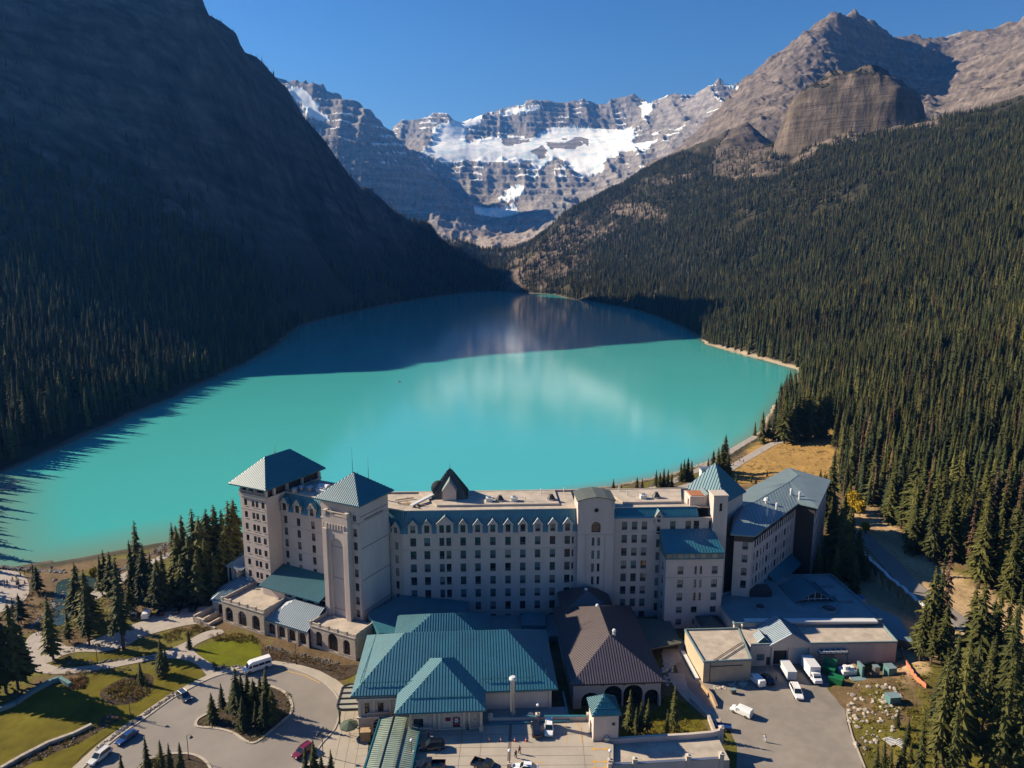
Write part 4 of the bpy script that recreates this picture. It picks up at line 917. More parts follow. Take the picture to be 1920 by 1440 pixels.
# terraces and arcade at the foot of the wing
def terrace(x0, x1, y0, y1, zt, archs, lab=None):
    hs = [(a, (z0+z1)/2, w, z1-z0) for a, z0, z1, w in archs]
    w_ = MB(fw.tf()); wall(w_, x0, x1, 3, zt-1.0, hs, y=y0, depth=.5)
    for a, z0, z1, w in archs: arch_fill(w_, a, z1, w, y0, .5)
    w_.poly([(x0, y1, 3), (x0, y0, 3), (x0, y0, zt-1), (x0, y1, zt-1)]); w_.poly([(x1, y0, 3), (x1, y1, 3), (x1, y1, zt-1), (x1, y0, zt-1)])
    w_.box(x0-.15, x1+.15, y0-.15, y0+.35, zt-1.0, zt-.75, 1); w_.box(x0, x1, y0, y0+.3, zt-.75, zt, 0)
    n = max(3, round((x1-x0)/3))
    for k in range(n+1): xx = x0+(x1-x0)*k/n; w_.box(xx-.35, xx+.35, y0-.08, y0+.38, zt-.75, zt+.25, 1)
    w_.box(x1-.3, x1, y0+.3, y1, zt-1, zt, 0); w_.box(x0, x0+.3, y0+.3, y1, zt-1, zt, 0)
    w_.box(x1-.38, x1+.08, y0+2, y0+2.8, zt-.75, zt+.2, 1); w_.box(x1-.38, x1+.08, y1-1, y1-.2, zt-.75, zt+.2, 1)
    w_.box(x0+.3, x1-.3, y0+.3, y1, zt-1.3, zt-1.05, 2)
    for k in range(7): w_.box(x0-.03, x1+.03, y0-.05, y0-.003, 4.2+k*.0, 4.35, 1) if k == 0 else None
    w_.build('terrace', [ST, TR, M['gravel']], hotel)
    for a, z0, z1, w in archs: glazing(hotel, Fr(*fw.at(0, y0, 0).xy, AW), a, z0, z1, w, .42)
terrace(-40.7, -25.2, -9.6, 1.9, 10.6, [(-38.2, 3.9, 8.4, 2.9), (-33.2, 3.9, 8.4, 3.1), (-28.2, 3.9, 8.4, 2.9)])
terrace(-10.4, 4.2, -8.2, -0.1, 10.3, [(-7.6, 4.2, 8.3, 2.2), (-3.0, 3.9, 8.9, 3.2), (1.4, 4.2, 8.3, 2.2)])
ar = [(-23.3, 3.9, 7.0, 2.4), (-19.7, 3.9, 7.0, 2.4), (-16.1, 3.9, 7.0, 2.4), (-12.5, 3.9, 7.0, 2.4)]
w_ = MB(fw.tf()); wall(w_, -25.2, -10.4, 3, 7.9, [(a, 5.45, w, 3.1) for a, b, c, w in ar], y=-8.9, depth=.5)
for a, b, c, w in ar:
    for s in (-1, 1): w_.poly([(a+s*w/2, -8.9, 7.0), (a+s*w/2, -8.9, 6.2), (a+s*w*.36, -8.9, 6.75), (a+s*w*.18, -8.9, 7.0)][::-s])
w_.box(-25.2, -10.4, -9.05, -8.9-.003, 7.5, 7.9, 1)
for k in range(5): w_.box(-25.2+k*3.62, -24.7+k*3.62, -9.1, -8.903, 3, 7.5, 0)
w_.build('arcade_wall', [ST, TR], hotel)
for a, b, c, w in ar: glazing(hotel, Fr(*fw.at(0, -8.9, 0).xy, AW), a, b, c, w, .42, arch=False)
p_ = MB(fw.tf()); Pq = [(-25.2, -9.2, 7.95), (-10.4, -9.2, 7.95), (-10.4, -2.4, 11.4), (-21.0, -2.4, 11.4)]; p_.poly(Pq); p_.poly([(-25.2, -9.2, 7.95), (-21, -2.4, 11.4), (-25.2, -2.4, 9.5)], 0)
p_.poly([(-25.2, -9.2, 7.6), (-10.4, -9.2, 7.6), (-10.4, -9.2, 7.95), (-25.2, -9.2, 7.95)], 1)
for k in range(24):
    x = -24.8+k*.62; yt = min(-2.4, -9.2+(x+25.2)/4.2*6.8); p_.bar((x, -9.2, 8.02), (x, yt, 8.02+(yt+9.2)*.507), .1, .13, 1)
p_.build('arcade_roof', [M['tealglare'], M['tealseam']], hotel)
w_ = MB(fw.tf()); wall(w_, -33.9, -10.4, 8, 12.6, [(x, 11.7, 2.6, 1.6) for x in (-24.5, -20.5, -16.5, -12.6)], y=-1.2); w_.build('wall', [CR], hotel)
for x in (-24.5, -20.5, -16.5, -12.6): window(hotel, fw, x, 11.7, 2.6, 1.6, 'ribbon', y=-1.2, kindp=0)
p_ = MB(fw.tf()); Pq = [(-33.9, -2.6, 12.75), (-12, -2.6, 12.75), (-12, 6.85, 15.4), (-33.9, 6.85, 15.4)]; p_.poly(Pq); p_.poly([(-33.9, -2.6, 12.4), (-12, -2.6, 12.4), (-12, -2.6, 12.75), (-33.9, -2.6, 12.75)], 1)
for k in range(36): x = -33.6+k*.61; p_.bar((x, -2.6, 12.83), (x, 6.8, 15.46), .08, .09, 1)
p_.build('canopy_roof', [M['teal'], M['tealseam']], hotel)
# low left end: small windowed range and roofs
w_ = MB(fw.tf()); wall(w_, -47.2, -40.7, 3, 7.6, [(-44, 5.4, 2.6, 3.0)], y=-7.4, depth=.4); arch_fill(w_, -44, 6.9, 2.6, -7.4, .4); w_.poly([(-51, -1, 3), (-47.2, -7.4, 3), (-47.2, -7.4, 7.6), (-51, -1, 7.6)]); w_.poly([(-51, 8, 3), (-51, -1, 3), (-51, -1, 7.6), (-51, 8, 7.6)])
w_.box(-46.8, -45.9, 1.0, 9, 3, 13.2, 0); w_.build('wall', [ST], hotel)
glazing(hotel, Fr(*fw.at(0, -7.4, 0).xy, AW), -44, 3.9, 6.9, 2.6, .35)
p_ = MB(fw.tf()); P1 = [(-47.6, -7.9, 7.6), (-40.6, -7.9, 7.6), (-40.6, 1.9, 11.2), (-46, 1.9, 11.2)]; P2 = [(-51.5, -1.2, 7.6), (-47.6, -7.9, 7.6), (-46, 1.9, 11.2), (-46, 6, 11.2)]
for P_ in (P1, P2): p_.poly(P_)
for k in range(10): x = -46.9+k*.65; p_.bar((x, -7.9, 7.7), (x*0.95-2.0, 1.8, 11.25), .12, .14, 1)
for k in range(9): t = k/9; p_.bar(Vector(P2[0]).lerp(Vector(P2[1]), t)+Vector((0, 0, .08)), Vector(P2[3]).lerp(Vector(P2[2]), t)+Vector((0, 0, .08)), .12, .14, 1)
p_.build('end_roof', [M['tealglare'], M['tealseam']], hotel)
p_ = MB(fw.tf()); P3 = [(-51.2, 1.0, 13.4), (-44.5, 1.0, 13.4), (-44.5, 8, 15.6), (-49, 8, 15.6)]; p_.poly(P3); p_.poly([(-51.2, 1, 13.4), (-49, 8, 15.6), (-51.2, 9, 13.4)])
for k in range(10): x = -50.8+k*.65; p_.bar((x, 1.0, 13.47), (x*.9-4.9, 7.9, 15.65), .12, .13, 1)
for x in (-50.8, -48.5, -46.3): p_.box(x, x+.3, 1.5, 1.8, 8, 13.3, 2)
p_.box(-50.5, -45.9, 2.5, 8.5, 8, 13.3, 2); p_.build('end_roof', [M['tealglare'], M['tealseam'], CR], hotel)
# low link roofs between the tower, the arcade and the main block
p_ = MB(); p_.prism([(-37.5, 171.5), (-33.2, 163.8), (-12, 166), (-12, 181.6), (-30, 181.3)], 3, [11.2, 10.0, 8.2, 9.4, 11.4], 0); p_.build('link_roof', [M['teal']], hotel)
p_ = MB(); p_.prism([(-12, 170), (12, 171), (12, 182.6), (-12, 181.6)], 3, 5.0, 0); p_.box(2.5, 9, 174, 181, 5.003, 6.4, 1); p_.box(6, 9.5, 166.5, 171, 3, 6.6, 1); p_.build('low_roof', [M['membrane'], M['teal']], hotel)
# parapet steps at the left end
p_ = MB(); 
q0 = fw.at(-47.8, -12.5, 0); 
for k, (a, b, z) in enumerate(((0, 4, 5.6), (2.6, 6.2, 4.9), (5.2, 8.2, 4.3))):
    p_.box(a, a+.5, -1, 6-k, 3, z, 0); p_.box(a, b, -1, -.5, 3, z-.4, 0)
p_.build('entrance_steps', [ST], hotel, q0, AW)

# ------------------------------------------------------------------ right wing, a building of its own
wing = empty('hotel_wing', (0, 0, 0), 0, 'angled cream wing with flat grey green roof at right end of hotel', 'building')
FP = [(61, 184.5), (65.6, 183.6), (88.0, 210.0), (92.2, 206.2), (107.3, 232), (99.5, 245), (73.5, 217.5)]
ZG = 27.6
def seg_frame(a, b): return Fr(a[0], a[1], math.atan2(b[1]-a[1], b[0]-a[0])), math.hypot(b[0]-a[0], b[1]-a[1])
rows_w = [24.6, 20.8, 17.0, 13.3, 9.6]
for i in range(len(FP)):
    a, b = FP[i], FP[(i+1) % len(FP)]; f_, L = seg_frame(a, b); hs = []
    if i == 0: hs = [(3.0, z, 1.5, 2.2) for z in rows_w[:4]]
    if i == 1:
        for zi, z in enumerate(rows_w):
            xs = [2.5+k*1.75 for k in range(18)] if zi == 0 else [2.2, 4.6, 7.0, 9.2, 11.8, 14.0, 16.3, 18.8, 21.2, 23.6, 26.0, 28.6, 31.2]
            for k, x in enumerate(xs):
                if x > L-1.2: continue
                hs.append((x, z, 1.0 if zi == 0 else (1.45 if k % 3 == 1 else 0.6), 2.1))
    if i == 3: hs = [(3+k*4.2, z, 1.3, 2.1) for k in range(6) for z in rows_w]
    w_ = MB(f_.tf()); mm = 1 if i == 2 else 0
    wall(w_, 0, L, 3, ZG-1.9, hs, m=mm); w_.box(-.05, L+.05, -.12, 0.0, ZG-1.9, ZG, 1)
    if i in (0, 1): w_.box(0, L, -.1, -.003, 18.6, 18.8, 2)
    w_.build('wall', [CR, M['brown'], TR], wing)
    for x, z, w, h in hs: window(wing, f_, x, z, w, h, 'room' if w > 1.2 else 'tall')
    if i == 1:
        for k in range(9):
            g_ = MB(f_.tf()); g_.box(1.2+k*3.2, 3.4+k*3.2, -.16, -.121, ZG-1.6, ZG-.5); g_.build('pane', M['glass'], wing) if k % 2 == 0 else None
        p_ = MB(f_.tf()); p_.hexa([(14, -3.2, 8.6), (33.5, -3.2, 8.6), (33.5, -.01, 11.2), (14, -.01, 11.2), (14, -3.2, 8.85), (33.5, -3.2, 8.85), (33.5, -.01, 11.5), (14, -.01, 11.5)])
        for k in range(27): p_.bar((14.3+k*.72, -3.2, 8.9), (14.3+k*.72, -.05, 11.53), .06, .08, 1)
        p_.build('awning_roof', [TE, TS], wing)
        p_ = MB(f_.tf()); p_.box(14, 33.5, -3.1, -2.7, 3, 5.2, 2)
        for k in range(11): p_.box(14.1+k*1.9, 14.3+k*1.9, -3.0, -2.8, 5.2, 8.6, 1)
        p_.build('veranda', [TE, M['frame'], CR], wing)
def offs(P, d):
    n = len(P); out = []
    for i in range(n):
        p0, p1, p2 = Vector(P[i-1]), Vector(P[i]), Vector(P[(i+1) % n]); e1 = (p1-p0).normalized(); e2 = (p2-p1).normalized()
        n1 = Vector((e1.y, -e1.x)); n2 = Vector((e2.y, -e2.x)); k = (n1+n2); k = k/max(k.length_squared/2, 0.5); out.append(tuple(p1+k*d))
    return out
p_ = MB(); EV = offs(FP, 1.0); p_.prism(EV, ZG, ZG+.35, 1)
RG = [(68.5, 200.5), (92, 226), (97.5, 233)]     # low ridge
top = [(*q, ZG+.353) for q in EV]
def rp(i): return (*RG[i], ZG+1.9)
p_.poly([top[0], top[1], rp(0)]); p_.poly([top[1], top[2], rp(1), rp(0)]); p_.poly([top[2], top[3], rp(1)]); p_.poly([top[3], top[4], rp(2), rp(1)]); p_.poly([top[4], top[5], rp(2)]); p_.poly([top[5], top[6], rp(1), rp(2)]); p_.poly([top[6], top[0], rp(0), rp(1)])
for i in range(2): p_.bar(rp(i), rp(i+1), .5, .12, 1)
for k in range(17):
    t = k/17; a = Vector(top[1]).lerp(Vector(top[2]), t); b = Vector(rp(0)).lerp(Vector(rp(1)), t); p_.bar(a+Vector((0, 0, .05)), b+Vector((0, 0, .05)), .07, .09, 1)
    a = Vector(top[0]).lerp(Vector(top[6]), t); p_.bar(a+Vector((0, 0, .05)), b+Vector((0, 0, .05)), .07, .09, 1)
p_.build('roof', [M['greyroof'], M['membrane']], wing)
for (x, y, k) in ((77, 205.5, 'm'), (78.5, 201, 's'), (74, 196.5, 's'), (88, 214.5, 's'), (89.5, 211.5, 's')):
    v_ = MB(); v_.cyl((0, 0), .35, ZG+.4, ZG+2.6, .35, 8); v_.cyl((0, 0), .9 if k == 'm' else .45, ZG+2.4, ZG+3.2, .5 if k == 'm' else .3, 8); v_.build('roof_vent', M['whitemat'], wing, (x, y, 0))

# ------------------------------------------------------------------ lobby pavilion with the big teal roof
lob = empty('lobby_pavilion', (0, 0, 0), 0, 'entrance pavilion with big hipped bright teal standing seam roof in front of hotel', 'building')
fl = Fr(-33.4, 133.4, R(3.4)); EZ = 12.9
p_ = MB(fl.tf()); hip(p_, 0, 43.2, 0, 24.3, EZ, 20.0, ridge=10.2, seams=0.62, sw=.05, sh=.065, fascia=.35); p_.build('roof', [TE, TS], lob)
p_ = MB(fl.tf()); hip(p_, 9.6, 27.9, -6.3, 13.5, EZ+.004, 18.4, ridge=9.4, along='y', seams=0.62, sw=.05, sh=.065, fascia=.35); p_.build('roof', [TE, TS], lob)
p_ = MB(fl.tf()); hip(p_, 6.5, 30, 17, 33, 13.2, 17.6, ridge=9, seams=0.62, sw=.07, sh=.1); p_.box(7.5, 29, 23.5, 32.5, 3, 13); p_.build('roof', [TE, TS], lob)
p_ = MB(fl.tf())
for a, b, n in (((2.0, 1.9, 14.3), (13.0, 1.9, 14.3), 6), ((27.5, 1.9, 14.3), (38.5, 1.9, 14.3), 7), ((12.5, -3.8, 14.2), (25, -3.8, 14.2), 6), ((1.7, 2.5, 14.3), (2.6, 21, 14.3), 9), ((41, 3, 14.3), (40.5, 10, 14.3), 3)): rail(p_, a, b, n, .42)
p_.build('snow_rail', [M['tealseam']], lob)
# walls: stone, with quoins, balcony, arches and the plain right side
XW, XE = 1.3, 41.8
w_ = MB(fl.tf()); la = [(3.2, 9.6, 1.0, 2.4), (6.0, 9.6, 1.2, 2.4), (10.4, 9.6, 1.8, 2.2)]
wall(w_, XW, 14.0, 3, EZ-.35, la+[(5.6, 5.3, 2.5, 3.6)], y=0.6, depth=.4); arch_fill(w_, 5.6, 7.1, 2.5, .6, .4)
w_.poly([(XW, 23, 3), (XW, .6, 3), (XW, .6, EZ-.35), (XW, 23, EZ-.35)])
for k in range(5): w_.box(XW-.05, 13, .55, .597, 4.0+k*.8, 4.08+k*.8, 1)
w_.box(XW-.3, 14, .1, .597, 7.5, 7.8, 1); w_.box(XW-.2, 14, .2, .597, 11.6, 12.0, 1)
for x in (1.5, 4.4, 7.8, 9.0, 12.2): w_.box(x, x+.45, .35, .597, 7.8, 11.6, 1)
w_.build('wall', [ST, TR], lob)
for x, z, w, h in la: window(lob, fl, x, z, w, h, 'tall', y=.6, kindp=0)
glazing(lob, Fr(*fl.at(0, .6, 0).xy, fl.ang), 5.6, 3.5, 7.1, 2.5, .3)
b_ = MB(fl.tf()); balusters(b_, (XW+2, .25), (XW+6.6, .25), 7.8, .95, .42); balusters(b_, (XW+8.2, .25), (13.4, .25), 7.8, .95, .42); b_.build('balustrade', [TR], lob)
w_ = MB(fl.tf()); wall(w_, 27.2, XE, 3, EZ-.35, [], y=1.0); w_.poly([(XE, 1.0, 3), (XE, 24, 3), (XE, 24, EZ-.35), (XE, 1.0, EZ-.35)]); w_.box(28, XE, .9, .997, 11.6, 11.8, 1); w_.box(XE-.5, XE+.1, .8, 1.4, 8, EZ-.4, 1); w_.build('wall', [CR, TR], lob)
YL = -4.8
w_ = MB(fl.tf()); wall(w_, 12.4, 27.2, 3, EZ-.36, [(21.9, 9.35, 1.5, 2.6), (14.2, 9.6, 2.0, 1.8)], y=YL, depth=.35); w_.poly([(27.2, YL, 3), (27.2, 4, 3), (27.2, 4, EZ-.36), (27.2, YL, EZ-.36)]); w_.poly([(12.4, 1, 3), (12.4, YL, 3), (12.4, YL, EZ-.36), (12.4, 1, EZ-.36)])
for x in (12.4, 17.2, 18.2, 23.2, 24.2, 26.7): w_.box(x, x+.5, YL-.25, YL-.003, 8.3, EZ-.9, 1)
for k in range(6): w_.box(17.8, 26.8, YL-.05, YL-.003, 8.3+k*.7, 8.37+k*.7, 1)
w_.box(12.2, 27.4, YL-.3, YL-.003, 7.9, 8.3, 1)
for x in (12.5, 26.6): w_.box(x, x+.55, -6.0, -5.45, 3, EZ-.36, 0); w_.box(x-.15, x+.7, -6.15, -5.3, 3, 9.2, 0)
w_.build('wall', [ST, TR], lob)
d_ = MB(); d_.box(-.75, .75, 0, .1, 0, 2.6); d_.box(-.35, .35, -.03, 0, 1.2, 2.0, 1); d_.build('door', [M['red'], M['whitemat']], lob, fl.at(21.9, YL+.2, 8.05), fl.ang)
window(lob, fl, 14.2, 9.6, 2.0, 1.8, 'ribbon', y=YL, kindp=0)
d_ = MB(); d_.box(-.5, .5, 0, .06, 0, .8); d_.build('plaque', M['red'], lob, fl.at(20.2, YL-.12, 9.8), fl.ang)
b_ = MB(fl.tf()); balusters(b_, (13, -5.8), (17, -5.8), 8.1, .95, .42); b_.box(12.4, 17.2, -6.0, YL-.3, 3, 8.08); b_.build('balustrade', [TR], lob)
# flat annex roof with tall flue on the right
w_ = MB(fl.tf()); w_.box(27.3, 45, -3.9, .98, 3, 8.03, 0); w_.box(27.3, 45.2, -4.2, -3.9, 3, 8.35, 1); w_.box(44.9, 45.2, -3.9, 6, 3, 8.35, 1); w_.build('side_annex', [M['membrane'], M['teal']], lob)
v_ = MB(); v_.cyl((0, 0), .5, 7.9, 17.0, .5, 14); v_.cyl((0, 0), .8, 17.0, 17.3, .8, 14, 1); v_.cyl((0, 0), .78, 17.3, 17.6, .5, 14, 1); v_.cyl((0, 0), .6, 9.5, 9.7, .6, 14, 0); v_.build('flue', [M['steel'], M['whitemat']], lob, fl.at(33.5, -2.4, 0))
v_ = MB(); v_.bar((-.8, 0, 8.0), (.1, 0, 9.1), .15, .8); v_.bar((.7, .2, 8.0), (.1, 0, 9.0), .15, .6); v_.build('roof_hatch', M['whitemat'], lob, fl.at(37.2, -2.2, 0), .3)
# curved glazed porch on the left
p_ = MB(fl.tf()); n = 12; arc = [(-3.9-.5*math.sin(math.pi*k/n), 4.1+5.6*k/n) for k in range(n+1)]
arc = [(1.25, 3.6), (-2.6, 3.6), (-3.5, 4.1), (-3.9, 5.0), (-3.9, 11.3), (-3.5, 12.2), (-2.6, 12.7), (1.25, 12.7)]
p_.prism(arc, 7.3, 7.45, 0)
for a, b in zip(arc, arc[1:]): p_.bar((a[0], a[1], 7.4), (b[0], b[1], 7.4), .25, .5, 1)
for y in (5.4, 7.4, 9.4, 11.4): p_.box(-3.9, 1.2, y-.12, y+.12, 7.45, 7.7, 1)
for y in (4.4, 12): p_.box(-3.5, -3.2, y-.15, y+.15, 3.4, 7.3, 1)
p_.build('entrance_canopy', [M['glassc'], M['dark']], lob)

# covered walkway towards the camera, standing seam, slightly arched
wk = empty('covered_walkway', (0, 0, 0), 0, 'green striped metal roof of the covered walkway beside the hotel entrance', 'walkway')
a0, a1 = G(713, 1345, 9.0), G(790, 1352, 9.0); b0, b1 = G(664, 1500, 9.0), G(760, 1500, 9.0)
def wp(s, t, dz=0):
    p = a0.lerp(a1, s).lerp(b0.lerp(b1, s), t); p.z = 9.0+0.55*math.sin(math.pi*s)+dz; return p
p_ = MB(); S = [0, .2, .4, .6, .8, 1]
for s0, s1 in zip(S, S[1:]): p_.poly([wp(s0, 0), wp(s0, 1), wp(s1, 1), wp(s1, 0)]); p_.poly([wp(s0, 0, -.3), wp(s1, 0, -.3), wp(s1, 1, -.3), wp(s0, 1, -.3)], 1)
for k in range(41):
    for s0, s1 in zip(S, S[1:]): p_.bar(wp(s0, k/40, .04), wp(s1, k/40, .04), .06, .07, 1)
for s in (.33, .67): p_.bar(wp(s, 0, .12), wp(s, 1, .12), .18, .16, 2)
for s in (0, 1): p_.bar(wp(s, 0, 0), wp(s, 1, 0), .3, .4, 1)
p_.bar(wp(0, 0.12, .1), wp(1, .12, .1), .15, .2, 1)
p_.build('roof', [M['green'], M['tealseam'], M['dark']], wk)
for k in range(5):
    for s in (.04, .96): q = wp(s, k/5+.02); c_ = MB(); c_.box(-.3, .3, -.3, .3, 3.4, 7.8); c_.box(-.4, .4, -.4, .4, 3.4, 4.4); c_.build('column', ST, wk, (q.x, q.y, 0))

# ------------------------------------------------------------------ brown roofed hall
hall = empty('brown_roofed_hall', (0, 0, 0), 0, 'hall with big brown ribbed roof and arched openings, right of the teal pavilion', 'building')
fb = Fr(13.6, 143.0, R(3.2)); 
p_ = MB(fb.tf()); hip(p_, -.9, 20.3, -1.1, 34, 10.0, 15.6, ridge=10.6, along='y', seams=.6, m=0, ms=1, sw=.08, sh=.09, fascia=.35); p_.build('roof', [M['brownroof'], M['brownseam']], hall)
p_ = MB(fb.tf()); hip(p_, 1.2, 15, 28, 40.5, 11.2, 15.2, ridge=5, along='y', seams=.6, m=0, ms=1, sw=.08, sh=.09); p_.box(1.8, 14.4, 29, 39.5, 3, 11); p_.build('roof', [M['brownroof'], M['brownseam']], hall)
ba = [(4.4, 3.4, 6.9, 4.4), (9.2, 3.4, 8.7, 4.6), (13.4, 3.4, 8.6, 0.01), (16.2, 3.4, 7.3, 3.9)]
ba = [(3.9, 3.4, 7.2, 4.2), (8.9, 3.4, 8.7, 4.2), (13.4, 3.4, 8.8, 4.4), (17.6, 3.4, 7.5, 3.2)]
w_ = MB(fb.tf()); wall(w_, 0, 19.6, 3, 9.65, [(a, (b+c)/2, w, c-b) for a, b, c, w in ba], depth=1.0, m=0)
for a, b, c, w in ba: arch_fill(w_, a, c, w, 0, 1.0, 12)
w_.poly([(0, 33, 3), (0, 0, 3), (0, 0, 9.65), (0, 33, 9.65)]); w_.poly([(19.6, 0, 3), (19.6, 33, 3), (19.6, 33, 9.65), (19.6, 0, 9.65)])
w_.box(-.05, 1.7, -.12, -.003, 3, 5.6, 1); w_.box(19.2, 19.7, -.12, -.003, 3, 5.6, 1)
for x in (6.5, 11.3, 15.6): w_.box(x-.4, x+.4, -.35, -.003, 9.0, 9.6, 2)
w_.build('wall', [CR, M['stone'], M['brown']], hall)
for a, b, c, w in ba: glazing(hall, fb, a, b, c, w, 1.0)
for (x, y, z) in ((11.0, 10.5, 15.4), (9.4, 24, 14.8), (8, 33.5, 14.6)):
    v_ = MB(); v_.cyl((0, 0), .35, z-.6, z+.5, .35, 8); v_.sphere((0, 0, z+.6), .5, 8); v_.build('roof_vent', M['whitemat'], hall, fb.at(x, y, 0))
p_ = MB(fb.tf()); p_.hexa([(20, 18, 6), (31, 22, 5.4), (31, 34, 5.4), (20, 34, 6), (20, 18, 6.3), (31, 22, 5.7), (31, 34, 5.7), (20, 34, 6.3)]); p_.box(20.2, 30.4, 23, 33.8, 3, 5.3, 1); p_.build('shed_roof', [M['darkteal'], M['brown']], hall)

# ------------------------------------------------------------------ kiosk with a small teal pyramid roof
ks = empty('stair_kiosk', (16.1, 126.3, 8.0), R(4), 'small square cream kiosk with a teal pyramid roof by the parking deck', 'kiosk')
w_ = MB(); w_.box(0, 5.0, 0, 5.0, -5, 5.6, 0); w_.box(-.1, 5.1, -.1, 5.1, 5.1, 5.5, 1); w_.box(-.06, 5.06, -.06, 5.06, -.2, .5, 1); w_.build('wall', [CR, TR], ks)
p_ = MB(); hip(p_, 0, 5, 0, 5, 5.75, 8.3, ov=.45, seams=.5, sw=.08, sh=.12); rail(p_, (.6, .35, 6.4), (4.4, .35, 6.4), 5, .2, 1); rail(p_, (1.5, 1.3, 7.2), (3.5, 1.3, 7.2), 3, .2, 1); p_.cyl((2.5, 2.5), .1, 8.2, 9.2, .03, 6, 1); p_.build('roof', [TE, TS], ks)
v_ = MB(); v_.box(-.3, .3, -.06, 0, -.3, .3); v_.build('grille', M['grille'], ks, (4.0, -.02, 3.4))
v_ = MB(); v_.box(-.12, 0, -.6, .6, 0, 2.2); v_.build('door', M['grille'], ks, (-.01, 2.6, 0))

# ------------------------------------------------------------------ service building with loading docks
sv = empty('service_building', (0, 0, 0), 0, 'low service building with loading docks and flat gravel roofs right of the hotel', 'building')
w_ = MB(); LB = [(45, 152.7), (56.5, 153.7), (58, 168), (44.1, 167.3)]
w_.prism(LB, 3, 8.6, 0)
for a, b in zip(LB, LB[1:]+LB[:1]): w_.bar((a[0], a[1], 8.85), (b[0], b[1], 8.85), .3, .5, 1)
w_.bar((47.5, 153.0, 9.2), (56.5, 160.8, 9.2), .12, .12, 3); w_.bar((48.0, 152.9, 9.2), (56.9, 160.6, 9.2), .12, .12, 3)
w_.bar((46.6, 152.72, 3.6), (46.6, 152.72, 8.5), .12, .12, 3); w_.bar((46.6, 152.7, 7.6), (54.5, 153.4, 7.6), .12, .12, 3); w_.build('wall', [mat('tan_render', (0.48, 0.37, 0.25), .85, var=.15, scale=.5), M['membrane'], CR, M['dark']], sv)
w_ = MB(); w_.prism([(45.3, 153), (56.2, 153.9), (57.7, 167.7), (44.4, 167)], 8.6, 8.7, 0); w_.build('flat_roof', [M['gravel']], sv)
v_ = MB(); v_.box(-.5, .5, -6, 6, 0, .5); v_.build('pipe_cover', M['whitemat'], sv, (43.7, 160, 3.4), R(3))
f1 = Fr(58.3, 159.7, R(2.0))
dk = [(7.4, 5.5, 3.7, 4.0), (12.6, 5.9, 4.0, 4.8), (2.6, 5.8, 1.9, 1.6), (4.6, 4.7, 1.0, 2.3)]
w_ = MB(f1.tf()); wall(w_, 0, 36.5, 3, 9.0, dk, depth=.8); w_.poly([(0, 9, 3), (0, 0, 3), (0, 0, 9), (0, 9, 9)]); w_.poly([(36.5, 0, 3), (37.5, 9, 3), (37.5, 9, 9), (36.5, 0, 9)])
w_.poly([(4.8, -.25, 9.0), (14.8, -.25, 9.0), (9.8, -.25, 11.9)]); w_.box(4.8, 14.8, -.25, -.003, 8.3, 9.0)
for x in (5.2, 9.4, 14.7): w_.box(x, x+.5, -.3, -.003, 3, 8.4, 0)
for a, b in ((0, 4.8), (14.8, 36.5)): w_.box(a, b, -.12, .25, 9.0, 9.4, 1)
w_.bar((36.5, 0, 9.2), (37.5, 9, 9.2), .35, .45, 1)
w_.build('wall', [CR, M['membrane'], M['brown']], sv)
g_ = MB(f1.tf()); g_.box(5.5, 9.3, .7, .78, 3.4, 7.6); g_.build('dock_opening', M['dark'], sv); g_ = MB(f1.tf())
for k in range(8): g_.box(10.6, 14.6, .70, .78+(.04 if k % 2 else 0), 3.5+k*.6, 4.08+k*.6)
g_.build('dock_door', M['whitemat'], sv)
window(sv, f1, 2.6, 5.8, 1.9, 1.6, 'ribbon', kindp=1); d_ = MB(f1.tf()); d_.box(4.1, 5.1, .3, .4, 3.5, 5.9); d_.box(4.35, 4.85, .27, .3, 4.9, 5.4, 1); d_.build('door', [M['frame'], M['glassb']], sv)
p_ = MB(f1.tf()); gable(p_, 4.8, 14.8, -.2, 9.0, 9.1, 12.0, 0, 2, .3, seams=.62, ms=1); p_.build('gable_roof', [M['tealglare'], M['tealseam'], CR], sv)
p_ = MB(f1.tf()); gable(p_, 2.3, 4.9, 1.0, 4.5, 9.4, 10.6, 0, 1, .2, seams=.5, ms=1); p_.box(2.4, 4.8, 1, 4.4, 8.8, 9.4, 1); p_.build('dormer', [M['tealglare'], M['tealseam']], sv)
p_ = MB(f1.tf()); p_.prism([(.1, .2), (36.3, .2), (37.2, 8.9), (.1, 8.9)], 8.6, 8.9, 0); p_.build('flat_roof', [M['gravel']], sv)
B0 = [(57.0, 168.4), (95.6, 170.2), (96, 173), (94.4, 197), (70.5, 196), (63.5, 187), (55.9, 183.5)]
w_ = MB(); w_.prism(B0, 3, 9.7, 0, 1)
for a, b in zip(B0, B0[1:]+B0[:1]): w_.bar((a[0], a[1], 9.95), (b[0], b[1], 9.95), .35, .6, 1)
w_.box(60, 94, 168.9, 170.6, 9.75, 10.3, 2); w_.build('rear_block', [CR, M['membrane'], M['whitemat']], sv)
for (x, y, r) in ((66.5, 177, 1.6), (84.5, 176, 2.4), (78, 179, .5)):
    v_ = MB(); v_.cyl((0, 0), r, 9.7, 10.3, r*.9, 10, 1); v_.cyl((0, 0), r*.75, 10.3, 10.8, r*.4, 10, 0); v_.build('roof_fan', [M['dark'], M['membrane']], sv, (x, y, 0))
p_ = MB(); p_.box(66, 72, 183.5, 187.5, 9.71, 11.6, 0); p_.build('roof_box', [M['dark']], sv)
fx = Fr(77.5, 180.5, R(4)); p_ = MB(fx.tf()); gable(p_, 0, 10.5, 0, 10, 10.0, 12.7, 0, 1, .5, seams=.7, ms=2); p_.build('roof', [M['blueplastic'] if 0 else M['teal'], M['grille'], M['tealseam']], sv)
